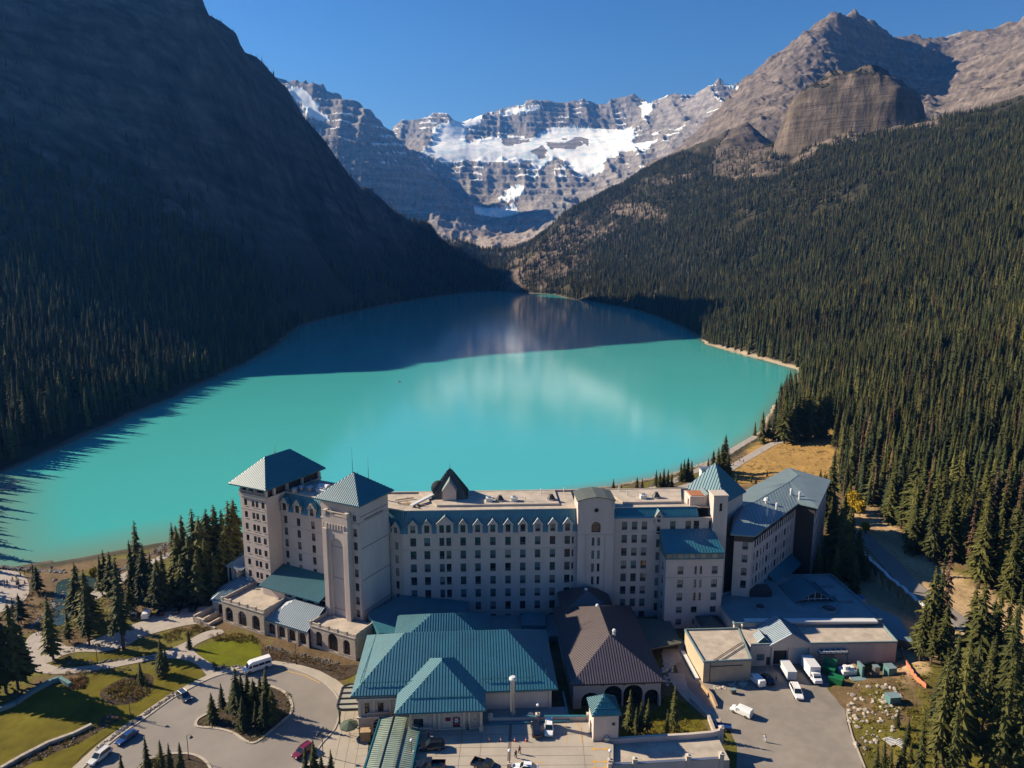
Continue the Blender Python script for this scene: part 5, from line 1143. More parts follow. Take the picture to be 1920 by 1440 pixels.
p_ = MB(fx.tf())
for k in range(5): x = 1.6+k*1.8; p_.bar((x, -.12, 10.1), (x, -.12, 10.1+2.4*(1-abs(x-5.25)/5.25)), .14, .14)
p_.bar((1, -.12, 10.6), (9.5, -.12, 10.6), .14, .14); p_.build('gable_frame', [M['whitemat']], sv)
for (x, y, a) in ((89.5, 191, 0), (91, 182, 0)): v_ = MB(); v_.box(-2, 2, -1.6, 1.6, 9.71, 10.2); v_.build('skylight', M['membrane'], sv, (x, y, 0))
# row of refrigeration units on a bracket
for k in range(5):
    v_ = MB(); v_.box(-.62, .62, -1.1, 0, 0, .55, 0); v_.cyl((0, -.55), .42, .55, .62, .42, 10, 1); v_.build('cooling_unit', [M['whitemat'], M['grille']], sv, f1.at(17.4+k*1.4, -.2, 7.2), f1.ang)
p_ = MB(f1.tf()); p_.box(16.6, 23.9, -1.4, -.1, 7.0, 7.17); 
for x in (16.8, 20.2, 23.6): p_.bar((x, -1.3, 7.0), (x, -.02, 5.6), .08, .08); p_.bar((x, -1.3, 3.4), (x, -1.3, 7.0), .09, .09)
p_.box(17, 22, -1.3, -1.22, 5.2, 5.3); p_.build('bracket', M['dark'], sv)
p_ = MB(); p_.prism([(95.8, 168), (101.5, 165), (104.5, 178), (99.5, 186)], 3, 6.6, 0, 1); p_.build('side_store', [M['timber'], M['membrane']], sv)
v_ = MB(); v_.cyl((0, 0), 1.3, 3.4, 7.6, 1.3, 14); v_.cyl((0, 0), 1.3, 7.6, 8.1, .3, 14, 1); v_.build('vent_drum', [M['whitemat'], M['blueplastic']], sv, (98.7, 187.5, 0))
# ------------------------------------------------------------------ paving, kerbs, beds
GZ = 3.5; DZ = 8.0        # ground, and the raised parking deck
def sheet(name, poly, m, lvl=0, z=GZ, world_=False, kind='structure'):
    pts = [(p if world_ else tuple(G(p[0], p[1], z).xy)) for p in poly]
    bm = bmesh.new(); vv = [bm.verts.new((x, y, z+0.004*lvl)) for x, y in pts]; f = bm.faces.new(vv)
    if f.normal.z < 0: f.normal_flip()
    bmesh.ops.triangulate(bm, faces=[f]); bmesh.ops.recalc_face_normals(bm, faces=bm.faces)
    if bm.faces and sum(q.normal.z for q in bm.faces) < 0: bmesh.ops.reverse_faces(bm, faces=bm.faces)
    me = bpy.data.meshes.new(name); bm.to_mesh(me); bm.free(); me.materials.append(m)
    return tag(put(name, me), kind=kind)
def smooth(P, n=4, closed=True):
    out = []; N = len(P)
    for i in range(N if closed else N-1):
        p0, p1, p2, p3 = (P[(i-1) % N] if closed or i > 0 else P[0]), P[i], P[(i+1) % N], (P[(i+2) % N] if closed or i+2 < N else P[-1])
        for k in range(n):
            t = k/n; out.append(tuple(0.5*((2*p1[j])+(-p0[j]+p2[j])*t+(2*p0[j]-5*p1[j]+4*p2[j]-p3[j])*t*t+(-p0[j]+3*p1[j]-3*p2[j]+p3[j])*t**3) for j in (0, 1)))
    if not closed: out.append(tuple(P[-1][:2]))
    return out
def kerb(name, poly, closed=False, w=0.35, h=0.14, m=None, z=GZ):
    P = [G(u, v, z) for u, v in poly]
    if closed: P.append(P[0])
    mb = MB(); L = []; Rr = []
    for i, p in enumerate(P):
        a = P[max(i-1, 0)] if not (closed and i == 0) else P[-2]; b = P[min(i+1, len(P)-1)] if not (closed and i == len(P)-1) else P[1]
        d = (b-a).normalized(); n = Vector((-d.y, d.x, 0))*w/2; L.append(p+n); Rr.append(p-n)
    for i in range(len(P)-1):
        mb.hexa([L[i]-Vector((0, 0, .1)), Rr[i]-Vector((0, 0, .1)), Rr[i+1]-Vector((0, 0, .1)), L[i+1]-Vector((0, 0, .1)), L[i]+Vector((0, 0, h)), Rr[i]+Vector((0, 0, h)), Rr[i+1]+Vector((0, 0, h)), L[i+1]+Vector((0, 0, h))])
    return tag(mb.build(name, m or M['kerb']), kind='structure')
outer = smooth([(143,1452),(185,1412),(226,1378),(270,1348),(320,1312),(360,1289),(402,1269),(450,1256.5),(490,1249.5),(530,1249.5),(571,1262),(607,1280),(632,1306),(637,1330),(628,1366),(599,1400),(570,1452)], 4, False)
sheet('driveway', outer+[(560,1470),(130,1470)], M['asphalt'], 1)
walk_out = smooth([(122,1452),(170,1408),(215,1372),(262,1340),(315,1304),(358,1281),(402,1260),(450,1246),(490,1240),(535,1240),(580,1250),(618,1266),(650,1290),(662,1302)], 4, False)
sheet('pavement', walk_out+[(690,1300),(690,1452),(570,1452)]+outer[::-1][1:], M['concrete'], 2)
kerb('kerb', outer[:-3])
isl = smooth([(367,1358),(372,1348),(391,1337),(420,1320),(450,1300),(490,1285),(519,1291),(537,1302),(547,1320),(545,1338),(530,1352),(510,1369),(488,1387),(473,1393.5),(458,1388),(436,1374),(405,1366),(373,1363)], 4)
sheet('planting_bed', isl, M['mulch'], 6); kerb('kerb', isl, True, .55, .16)
isl2 = smooth([(255,1470),(262,1440),(290,1420),(330,1413),(365,1416),(388,1430),(398,1452),(400,1475)], 4, False)
sheet('planting_bed', isl2, M['mulch'], 6); kerb('kerb', isl2, False, .5, .16)
isl3 = smooth([(545,1475),(556,1448),(575,1436),(600,1434),(628,1440),(646,1458),(650,1475)], 4, False)
sheet('planting_bed', isl3, M['mulch'], 6); kerb('kerb', isl3, False, .4, .16)
yl = MB()
for a, b in (((514,1252.5),(571,1266)),((571,1266),(600,1281))):
    yl.bar(G(*a, GZ+.012), G(*b, GZ+.012), .18, .01)
tag(yl.build('road_marking', M['yellow']), kind='structure')
# paving joints on the forecourt
# parking deck, shaded apron, ramp and service yard
pd = MB(); pd.prism([tuple(G(u, v, DZ).xy) for u, v in ((786,1352),(800,1362),(915,1352),(1108,1350),(1113,1392),(1150,1392),(1150,1500),(752,1500))], 3.0, DZ)
tag(pd.build('parking_deck', M['concrete']), kind='structure')
jt = MB()
for v in (1378, 1402, 1418, 1436): jt.bar(G(800,v,DZ+.008), G(1112,v-2,DZ+.008), .09, .006)
for u0, u1 in ((868,858),(905,897),(955,953),(1090,1098)): jt.bar(G(u0,1364,DZ+.009), G(u1,1445,DZ+.009), .08, .006)
jt.bar(G(958,1352,DZ+.012), G(953,1445,DZ+.012), .6, .008)
for k in range(9): jt.bar(G(640+k*4,1320+k*14,GZ+.013), G(715-k*2,1318+k*14,GZ+.013), .07, .006)
for k in range(4): jt.bar(G(655+k*16,1306,GZ+.014), G(625+k*20,1440,GZ+.014), .07, .006)
tag(jt.build('paving_joint', M['joint']), kind='structure')
ym = MB()
for (a, b) in (((1083,1355),(1091,1393)),((792,1383),(786,1428)),((786,1428),(812,1430)),((792,1383),(803,1384)),((799,1383),(793,1428)),((1000,1428),(1020,1430)),((1060,1356),(1063,1392)),((866,1366),(862,1396))): ym.bar(G(*a, DZ+.016), G(*b, DZ+.016), .14, .006)
for v in (1404.5, 1428, 1440):
    a, b = G(1116,v,DZ+.018), G(1133,v,DZ+.018); ym.bar(a, b, .22, .006)
    for p, q in ((a, -1), (b, 1)): ym.poly([(p.x+q*.9, p.y, DZ+.022), (p.x-q*.1, p.y+.45, DZ+.022), (p.x-q*.1, p.y-.45, DZ+.022)][::q])
tag(ym.build('road_marking', M['yellow']), kind='structure')
yard = smooth([(1283,1222),(1300,1238),(1318,1282),(1330,1258),(1360,1250),(1404,1250),(1500,1243),(1560,1240),(1592,1246),(1598,1270),(1590,1300),(1585,1330),(1592,1370),(1612,1410),(1622,1470)], 3, False)
sheet('service_yard', [(1380,1470),(1382,1400),(1368,1368),(1345,1345),(1315,1320),(1290,1290),(1272,1262),(1262,1235)]+yard, M['yard'], 1)
kerb('kerb', [(1592,1246),(1600,1275),(1590,1310),(1588,1340),(1598,1380),(1622,1440)], False, .3, .1)
sheet('footpath', [(1248,1262),(1290,1225),(1282,1200),(1255,1190),(1240,1225)], M['path'], 3)
sheet('footpath', [(1290,1290),(1320,1320),(1352,1347),(1350,1357),(1322,1345),(1285,1312),(1262,1285),(1250,1262),(1282,1262)], M['path'], 4)
# left gravel roads and paths
sheet('gravel_road', smooth([(48,1205),(62,1188),(90,1186),(125,1212),(160,1205),(205,1188),(262,1166),(300,1150),(355,1140),(395,1138),(392,1165),(350,1172),(300,1184),(262,1196),(235,1212),(190,1222),(150,1222),(120,1228),(98,1240),(70,1245),(50,1235)], 3), M['path'], 2)
sheet('footpath', smooth([(52,1240),(80,1242),(120,1252),(180,1246),(240,1236),(300,1224),(345,1205),(380,1186),(412,1180),(418,1188),(385,1200),(362,1214),(372,1228),(398,1246),(402,1262),(388,1266),(372,1248),(340,1236),(300,1236),(240,1246),(180,1258),(110,1264),(62,1258)], 3), M['path'], 3)
# lawns
sheet('lawn', smooth([(-40,1352),(40,1310),(100,1285),(160,1268),(230,1262),(300,1252),(345,1243),(375,1258),(380,1270),(340,1290),(290,1322),(255,1348),(200,1380),(150,1420),(110,1465),(-40,1470)], 3), M['lawn'], 1)
sheet('lawn', smooth([(372,1218),(392,1206),(420,1199),(455,1198),(480,1206),(490,1222),(486,1238),(470,1246),(430,1250),(400,1243),(380,1232)], 4), M['lawnb'], 5)
sheet('lawn', smooth([(150,1250),(200,1240),(260,1230),(300,1225),(250,1222),(190,1228),(150,1236)], 3), M['lawn'], 1)
sheet('lawn', [(1160,1372),(1230,1330),(1260,1300),(1300,1335),(1330,1372),(1160,1385)], M['lawn'], 1)
sheet('planting_bed', smooth([(492,1214),(520,1218),(560,1228),(610,1240),(640,1247),(672,1247),(668,1262),(636,1275),(600,1258),(560,1246),(515,1239),(490,1242)], 3), M['mulch'], 3)
sheet('planting_bed', smooth([(190,1294),(230,1272),(270,1262),(288,1272),(280,1300),(250,1318),(215,1322),(192,1312)], 3), M['mulch'], 2)
bank = smooth([(10,1440),(60,1412),(110,1388),(160,1366),(180,1360),(200,1340),(225,1342),(222,1352),(185,1372),(150,1392),(100,1412),(50,1436),(20,1452)], 3)
sheet('planting_bed', bank, M['mulch'], 2)
# shore promenade on the left, with sand
sheet('promenade', smooth([(-40,1075),(20,1070),(48,1082),(55,1110),(40,1130),(10,1145),(-40,1150)], 3), M['path'], 1)
sheet('promenade', smooth([(170,1112),(200,1092),(240,1070),(300,1042),(330,1030),(332,1036),(300,1052),(250,1078),(210,1106),(180,1124)], 3), M['path'], 1)
sheet('creek', smooth([(108,1092),(140,1082),(172,1080),(188,1092),(160,1118),(140,1142),(122,1168),(104,1172),(96,1150),(104,1118)], 3), M['creek'], 1)
# meadow paths on the right shore: strips draped over the ground
def drape(name, P, w, m, dz=0.12, n=6):
    Q = smooth(P, n, False); pts = []
    for u, v in Q:
        p = G(u, v, 4.0)
        for _ in range(3): z = zt_(p.x, p.y); p = G(u, v, z)
        pts.append(Vector((p.x, p.y, z)))
    mb = MB(); L = []; Rr = []
    for i, p in enumerate(pts):
        d = (pts[min(i+1, len(pts)-1)]-pts[max(i-1, 0)]); d.z = 0; d.normalize(); nn = Vector((-d.y, d.x, 0))*w/2
        a = p+nn; b = p-nn
        za = zt_(a.x, a.y); zb = zt_(b.x, b.y)
        z = max(za, zb, p.z)+dz; L.append(Vector((a.x, a.y, z))); Rr.append(Vector((b.x, b.y, z)))
    for i in range(len(pts)-1): mb.hexa([Rr[i]-Vector((0, 0, .5)), Rr[i+1]-Vector((0, 0, .5)), L[i+1]-Vector((0, 0, .5)), L[i]-Vector((0, 0, .5)), Rr[i], Rr[i+1], L[i+1], L[i]])
    return tag(mb.build(name, m), kind='structure')
drape('footpath', [(1265,918),(1310,905),(1350,890),(1392,866),(1420,850),(1450,833),(1490,822),(1525,812)], 4.5, M['path'])
drape('footpath', [(1180,926),(1240,912),(1290,890),(1330,872),(1362,852),(1395,832),(1432,812),(1466,800)], 3.8, M['path'])
drape('service_road', [(1606,998),(1655,1043),(1705,1096),(1765,1143),(1830,1190),(1900,1246),(1960,1285)], 6.0, M['asphalt'], .3)

# retaining walls
def low_wall(name, P, h, w, m, label, cat='wall', z=GZ, group=None, cap=None, piers=0, pier_h=.4, skirt=.3):
    t = empty(name, G(*P[0], z), 0, label, cat, group); o = t.location.copy(); mb = MB()
    Q = [G(u, v, z)-o for u, v in P]
    hs = h if hasattr(h, '__len__') else [h]*len(Q)
    for i in range(len(Q)-1):
        a, b = Q[i], Q[i+1]; d = (b-a).normalized(); n = Vector((-d.y, d.x, 0))*w/2; zz = Vector((0, 0, 1))
        mb.hexa([a+n-zz*skirt, a-n-zz*skirt, b-n-zz*skirt, b+n-zz*skirt, a+n+zz*hs[i], a-n+zz*hs[i], b-n+zz*hs[i+1], b+n+zz*hs[i+1]])
    mb.build('wall_body', m, t)
    if cap:
        c = MB()
        for i in range(len(Q)-1): c.bar(Q[i]+Vector((0, 0, hs[i]+.06)), Q[i+1]+Vector((0, 0, hs[i+1]+.06)), w+.12, .12)
        c.build('coping', cap, t)
    if piers:
        for i, q in enumerate(Q):
            if i % piers: continue
            c = MB(); c.box(-.42, .42, -.42, .42, -skirt, hs[i]+pier_h); c.box(-.5, .5, -.5, .5, hs[i]+pier_h, hs[i]+pier_h+.2); c.cyl((0, 0), .35, hs[i]+pier_h+.2, hs[i]+pier_h+.5, .1, 8); c.build('pier', M['trim'], t, q)
    return t
low_wall('parapet_wall', [(920,1352),(985,1351),(1008,1350.5),(1088,1350),(1104,1350)], .9, .4, CR, 'low cream wall with stone piers behind the two parked cars on deck', cap=TE, piers=2, z=DZ, skirt=4.8)
low_wall('parapet_wall', [(1137,1395),(1200,1390),(1290,1385),(1333,1381),(1352,1376)], 1.0, .5, CR, 'low cream wall along the upper edge of the ramp roof', cap=TR, piers=4, z=DZ-.8, skirt=4.0)
low_wall('parapet_wall', [(1144,1442),(1190,1440),(1290,1434),(1352,1430)], 1.0, .5, CR, 'low cream wall along the lower edge of the ramp roof', cap=M['steel'], piers=1, pier_h=.9, z=DZ-.8, skirt=4.0)
rr_ = MB(); P_ = [G(1142,1396,7.2), G(1345,1380,7.2), G(1368,1425,7.2), G(1148,1438,7.2)]; rr_.prism([tuple(p.xy) for p in P_], 3.0, 7.2); o_ = rr_.build('ramp_roof', M['gravel']); tag(o_, 'flat pale concrete roof over the ramp beside the service yard', 'roof')
low_wall('jagged_retaining_wall', [(1316,1290),(1326,1300),(1335,1312),(1344,1328)], [1.4, 1.1, 1.3, .6], .5, M['soil'], 'jagged sandstone retaining wall beside the planted terrace above the yard')
low_wall('stone_edging', [(1295,1312),(1310,1328),(1328,1345),(1335,1365),(1340,1380)], [.8, .9, .7, 1.0, 1.2], .6, M['rock'], 'rough stone edging between the sloping footpath and young trees')
low_wall('garden_wall', [(-10,1338),(30,1322),(62,1300),(98,1280),(112,1276),(132,1288)], .9, .7, M['membrane'], 'long teal grey capped garden wall on the lawn at left', cap=M['utility'])
low_wall('dry_stone_wall', [(-5,1448),(40,1422),(90,1396),(140,1378),(172,1362)], .7, .8, M['rock'], 'dry stone wall with planting above the lowest lawn')
# service road retaining wall with boarded face
RO = Vector((*WALL[1], 4.0)); rw = empty('road_retaining_wall', RO, 0, 'timber faced retaining wall holding up the service road right of the hotel', 'wall')
rl = [Vector((x, y, 0)) for x, y in WALL[1:]]; mb = MB(); cpn = MB(); k_ = 0
for a, b in zip(rl, rl[1:]):
    n = max(1, int((b-a).length/2.2))
    for k in range(n):
        p, q = a.lerp(b, k/n+.004), a.lerp(b, (k+1)/n-.004); d = (q-p).normalized(); nn = Vector((-d.y, d.x, 0))*.12; off = -RO; zl = Vector((0, 0, 3.2)); zh = Vector((0, 0, 8.5+.1*(k_ % 3)))
        pb = MB(); pb.hexa([p+nn+zl+off, p-nn+zl+off, q-nn+zl+off, q+nn+zl+off, p+nn+zh+off, p-nn+zh+off, q-nn+zh+off, q+nn+zh+off]); pb.build('panel', M['timber'], rw); k_ += 1
        cpn.bar(p+Vector((0, 0, 8.8))+off+nn*random.uniform(-3, 3), q+Vector((0, 0, 8.7))+off+nn*random.uniform(-3, 3), .9, .35)
cpn.build('frost_sheet', M['whitemat'], rw)

# ------------------------------------------------------------------ vehicles (X forward)
def wheel(parent, x, y, r=.36, w=.24):
    m_ = WH.get((r, w))
    if not m_:
        a = MB(); n = 14
        for s0, s1, ra, rb in ((-w/2, w/2, r, r),):
            ring = lambda rr, yy: [a.pt((rr*math.cos(k*2*math.pi/n), yy, rr*math.sin(k*2*math.pi/n))) for k in range(n)]
            R0, R1, R2, R3 = ring(r*.62, -w/2), ring(r, -w/2), ring(r, w/2), ring(r*.62, w/2)
            for A_, B_ in ((R0, R1), (R1, R2), (R2, R3)):
                for k in range(n): a.f.append([A_[k], A_[(k+1) % n], B_[(k+1) % n], B_[k]]); a.m.append(0)
        b = MB(); n = 10
        for yy in (-w/2+.02, w/2-.02):
            c = [b.pt((r*.62*math.cos(k*2*math.pi/n), yy, r*.62*math.sin(k*2*math.pi/n))) for k in range(n)]; b.f.append(c); b.m.append(0)
        m_ = WH[(r, w)] = (a.mesh('wheel', M['tyre']), b.mesh('rim', M['rim']))
    o = put('wheel', m_[0], parent, (x, y, r)); put('rim', m_[1], o); return o
WH = {}
def hull(mb, st, m=0):
    """st: stations (x, half width, z bottom, z top, top inset)"""
    rows = []
    for x, hw, z0, z1, ti in st:
        rows.append([mb.pt(q) for q in ((x, -hw*.92, z0), (x, -hw, z0+.22), (x, -hw, z0+(z1-z0)*.72), (x, -hw+ti, z1), (x, hw-ti, z1), (x, hw, z0+(z1-z0)*.72), (x, hw, z0+.22), (x, hw*.92, z0))])
    for a, b in zip(rows, rows[1:]):
        for k in range(8): mb.f.append([a[k], a[(k+1) % 8], b[(k+1) % 8], b[k]]); mb.m.append(m)
    mb.f.append(rows[0][::-1]); mb.m.append(m); mb.f.append(rows[-1]); mb.m.append(m)
def make_vehicle(kind, paint, L=4.7, W=1.86, name='parked_car'):
    t = empty(name); P = M[paint]; hw = W/2
    b = MB(); parts = []
    def greenhouse(x0, x1, x2, x3, z0, z1, inset=.22):   # rear bottom, rear top, front top, front bottom
        lo = [(x0, -hw+.07, z0), (x3, -hw+.07, z0), (x3, hw-.07, z0), (x0, hw-.07, z0)]; hi = [(x1, -hw+inset, z1), (x2, -hw+inset, z1), (x2, hw-inset, z1), (x1, hw-inset, z1)]
        b.hexa(lo+hi)
        def q(a, b_, c, d, e=.08, nm='side_window', out=(0, 0, 0)):
            a, b_, c, d = map(Vector, (a, b_, c, d)); cc = (a+b_+c+d)/4; g = MB(); o = Vector(out)*.015
            g.poly([cc+(p-cc)*(1-e)+o for p in (a, b_, c, d)]); g.build(nm, M['glass'], t)
        q(lo[0], lo[1], hi[1], hi[0], .12, 'side_window', (0, -1, .3)); q(lo[2], lo[3], hi[3], hi[2], .12, 'side_window', (0, 1, .3))
        q(lo[1], lo[2], hi[2], hi[1], .10, 'windscreen', (1, 0, .5)); q(lo[3], lo[0], hi[0], hi[3], .16, 'rear_window', (-1, 0, .4))
    if kind in ('suv', 'sedan', 'hatch'):
        zb = .98 if kind == 'suv' else .86; zt = 1.68 if kind == 'suv' else 1.42
        hull(b, [(-L/2, hw*.86, .42, zb-.12, .1), (-L/2+.12, hw*.96, .3, zb, .1), (-L*.2, hw, .26, zb+.02, .08), (L*.18, hw, .26, zb, .08), (L/2-.55, hw*.98, .28, zb-.12, .14), (L/2-.12, hw*.9, .34, zb-.24, .2), (L/2, hw*.78, .44, zb-.38, .2)])
        if kind == 'sedan': greenhouse(-L*.40, -L*.25, L*.06, L*.22, zb-.02, zt)
        else: greenhouse(-L*.47, -L*.40, L*.08, L*.25, zb-.02, zt)
        if kind == 'suv': b.box(-L*.36, L*.04, -hw+.26, -hw+.31, zt, zt+.07); b.box(-L*.36, L*.04, hw-.31, hw-.26, zt, zt+.07)
    elif kind == 'pickup':
        hull(b, [(-L/2, hw*.94, .45, .62, .03), (-L*.08, hw, .4, .64, .03), (-L*.075, hw, .4, 1.08, .08), (L*.24, hw, .4, 1.06, .08), (L/2-.2, hw*.93, .42, .98, .16), (L/2, hw*.85, .5, .8, .2)])
        for y0, y1 in ((-hw, -hw+.1), (hw-.1, hw)): b.box(-L/2, -L*.076, y0, y1, .60, 1.08)
        b.box(-L/2, -L/2+.08, -hw+.1, hw-.1, .6, 1.06); greenhouse(-L*.07, -L*.045, L*.15, L*.25, 1.04, 1.74)
    elif kind == 'cargo':
        hull(b, [(-L/2, hw*.95, .35, 1.82, .22), (-L/2+.1, hw, .3, 1.88, .22), (L*.05, hw, .3, 1.88, .22), (L*.17, hw, .3, 1.80, .26), (L*.30, hw*.98, .3, 1.18, .2), (L/2-.15, hw*.92, .32, .92, .2), (L/2, hw*.8, .42, .7, .2)])
        def qd(nm, pts): g = MB(); g.poly(pts); g.build(nm, M['glass'], t)
        qd('windscreen', [(L*.185, -hw+.3, 1.74), (L*.185, hw-.3, 1.74), (L*.298, hw-.22, 1.22), (L*.298, -hw+.22, 1.22)][::-1] if 0 else [(L*.19, -hw+.3, 1.74), (L*.305, -hw+.25, 1.21), (L*.305, hw-.25, 1.21), (L*.19, hw-.3, 1.74)])
        for s in (-1, 1): qd('side_window', [(L*.02, s*(hw+.012), 1.2), (L*.24, s*(hw+.012), 1.2), (L*.17, s*(hw-.02), 1.55), (L*.02, s*(hw-.02), 1.6)])
    elif kind == 'shuttle':
        hull(b, [(-L/2, hw*.95, .35, 2.55, .2), (-L/2+.12, hw, .3, 2.68, .2), (L*.20, hw, .3, 2.7, .22), (L*.28, hw, .3, 2.45, .26), (L*.38, hw*.98, .3, 1.45, .2), (L/2-.15, hw*.92, .32, 1.12, .2), (L/2, hw*.8, .42, .8, .2)])
        def qd(nm, pts): g = MB(); g.poly(pts); g.build(nm, M['glass'], t)
        qd('windscreen', [(L*.285, -hw+.3, 2.38), (L*.383, -hw+.25, 1.5), (L*.383, hw-.25, 1.5), (L*.285, hw-.3, 2.38)])
        for s in (-1, 1):
            for k in range(3): qd('side_window', [(-L*.46+k*L*.22, s*(hw+.012), 1.35), (-L*.255+k*L*.22, s*(hw+.012), 1.35), (-L*.255+k*L*.22, s*(hw+.006), 2.0), (-L*.46+k*L*.22, s*(hw+.006), 2.0)])
            qd('side_window', [(L*.215, s*(hw+.012), 1.35), (L*.36, s*(hw+.012), 1.35), (L*.30, s*(hw+.006), 2.0), (L*.215, s*(hw+.006), 2.0)])
        qd('rear_window', [(-L/2-.012, -hw+.3, 1.4), (-L/2-.012, hw-.3, 1.4), (-L/2-.012, hw-.4, 2.2), (-L/2-.012, -hw+.4, 2.2)])
    elif kind == 'boxtruck':
        hull(b, [(L/2-2.1, hw*.95, .5, 2.3, .15), (L/2-1.9, hw, .45, 2.42, .2), (L/2-1.3, hw, .45, 2.35, .25), (L/2-.75, hw*.97, .45, 1.5, .2), (L/2-.1, hw*.92, .5, 1.25, .2), (L/2, hw*.85, .55, 1.0, .2)])
        g = MB(); g.poly([(L/2-1.26, -hw+.32, 2.25), (L/2-.76, -hw+.28, 1.55), (L/2-.76, hw-.28, 1.55), (L/2-1.26, hw-.32, 2.25)]); g.build('windscreen', M['glass'], t)
        for s in (-1, 1): g = MB(); g.poly([(L/2-1.9, s*(hw+.012), 1.45), (L/2-.95, s*(hw+.012), 1.45), (L/2-1.35, s*(hw-.01), 2.1), (L/2-1.9, s*(hw-.01), 2.1)]); g.build('side_window', M['glass'], t)
        c = MB(); c.box(-L/2, L/2-2.2, -hw-.12, hw+.12, .85, 3.45); c.box(-L/2-.02, L/2-2.18, -hw-.15, hw+.15, 3.36, 3.48, 1); c.box(-L/2, L/2-2.2, -hw*.4, hw*.4, .5, .85, 2); c.build('cargo_box', [M['white'], M['whitemat'], M['dark']], t)
    elif kind == 'trailer':
        b.box(-L/2, L/2, -hw, hw, .55, 2.6); b.box(-L/2-.02, L/2+.02, -hw-.03, hw+.03, 2.5, 2.62); b.bar((L/2, 0, .5), (L/2+1.1, 0, .45), .12, .12)
    elif kind == 'flat':
        b.box(-L/2, L/2, -hw, hw, .55, .68)
        for a in (-L/2, L/2-.08): b.box(a, a+.08, -hw, hw, .68, 1.1)
        for a in (-hw, hw-.06): b.box(-L/2, L/2, a, a+.06, .68, 1.0)
        b.bar((L/2, 0, .5), (L/2+1.2, 0, .45), .1, .1)
    b.build('body', [P], t)
    ws = {'trailer': (-.35, .45), 'flat': (-.4, .4), 'boxtruck': (-L*.32, L*.36)}.get(kind, (-L*.29, L*.31))
    r = .42 if kind in ('boxtruck', 'shuttle', 'pickup') else .34
    for x in ws:
        for s in (-1, 1): wheel(t, x, s*(hw-.09), r)
    if kind not in ('trailer', 'flat'):
        zl = {'suv': .72, 'sedan': .62, 'hatch': .62, 'pickup': .82, 'cargo': .8, 'shuttle': .95, 'boxtruck': 1.0}[kind]
        for s in (-1, 1):
            g = MB(); g.box(L/2-.16, L/2-.02, s*hw*.72-.14, s*hw*.72+.14, zl-.08, zl+.08); g.build('headlight', M['lampw'], t)
            g = MB(); g.box(-L/2-.02, -L/2+.1, s*hw*.8-.1, s*hw*.8+.1, zl, zl+.25); g.build('tail_light', M['lampr'], t)
    if kind in ('suv', 'sedan', 'pickup', 'cargo'):
        for s in (-1, 1): g = MB(); g.box(L*.17, L*.20, s*(hw+.02)-.09*(s < 0), s*(hw+.02)+.09*(s > 0), .95, 1.1); g.build('mirror', P, t)
    return t
def park(kind, paint, f, r, label, cat, L=4.7, W=1.86, name='parked_car', group=None, z=GZ):
    a, b = G(*f, z), G(*r, z); d = a-b; t = make_vehicle(kind, paint, L, W, name)
    t.location = ((a.x+b.x)/2, (a.y+b.y)/2, z+.01); t.rotation_euler = (0, 0, math.atan2(d.y, d.x)); tag(t, label, cat, group); return t
park('shuttle', 'white', (456,1264), (508,1247), 'white high roof passenger shuttle van on the curved driveway', 'van', 6.6, 2.05, 'shuttle_van')
park('suv', 'greyp', (356,1318), (336,1302), 'slate grey car driving alone at the left of the driveway', 'car', 4.5)
park('sedan', 'blue', (219,1400), (256,1374), 'dark blue car by the kerb behind the pale estate car', 'car', 4.7)
park('suv', 'silver', (166,1440), (208,1407), 'pale cream car by the left kerb at the bottom of the drive', 'car', 4.9)
park('suv', 'red', (550,1426), (586,1401), 'dark red car parked beside the small spruces at the bottom', 'car', 4.6)
park('suv', 'black', (788,1405), (832,1402), 'black car parked beside the striped walkway roof', 'car', 5.0, z=DZ)
park('pickup', 'black', (784,1440), (830,1440), 'black pickup truck at the bottom edge beside the walkway', 'pickup', 5.6, 2.0, 'pickup_truck', z=DZ)
park('pickup', 'black', (935,1448), (888,1434), 'black pickup truck at the bottom edge left of lamp post', 'pickup', 5.6, 2.0, 'pickup_truck', z=DZ)
park('sedan', 'white', (962,1442), (1008,1447), 'white car cut off by the bottom edge beside the lamp', 'car', 4.7, z=DZ)
park('suv', 'black', (1003,1360), (1007,1386), 'black car parked beside the white one near the cones', 'car', 4.7, z=DZ)
park('suv', 'white', (1029,1384), (1029,1357), 'white car parked beside the black one near the cones', 'car', 4.6, z=DZ)
park('cargo', 'white', (1408,1270), (1428,1289), 'white delivery van parked beside the black car in the yard', 'van', 4.9, 1.95, 'delivery_van')
park('sedan', 'black', (1432,1268), (1446,1286), 'black car parked between the delivery van and white trailer', 'car', 4.6)
park('trailer', 'whitemat', (1468,1253), (1486,1281), 'plain white box trailer at the left loading dock', 'trailer', 5.2, 2.2, 'box_trailer')
park('suv', 'white', (1501,1317), (1486,1286), 'white long passenger vehicle in front of the box trailer', 'car', 5.6, 2.0)
park('boxtruck', 'white', (1536,1288), (1509,1251), 'white box truck backed up to the right loading dock', 'truck', 7.4, 2.2, 'box_truck')
park('cargo', 'white', (1373,1331), (1407,1346), 'small white van alone in the middle of the service yard', 'van', 4.7, 1.9, 'delivery_van')
park('flat', 'blue', (1345,1366), (1368,1369), 'small blue utility trailer beside the yard wall', 'trailer', 3.2, 1.6, 'utility_trailer')
park('cargo', 'white', (278,1148), (272,1163), 'white van in the row of vehicles under the lakeside trees', 'van', 4.8, 1.9, 'delivery_van')
park('suv', 'greyp', (252,1150), (249,1163), 'grey car left of the white van under the lakeside trees', 'car')
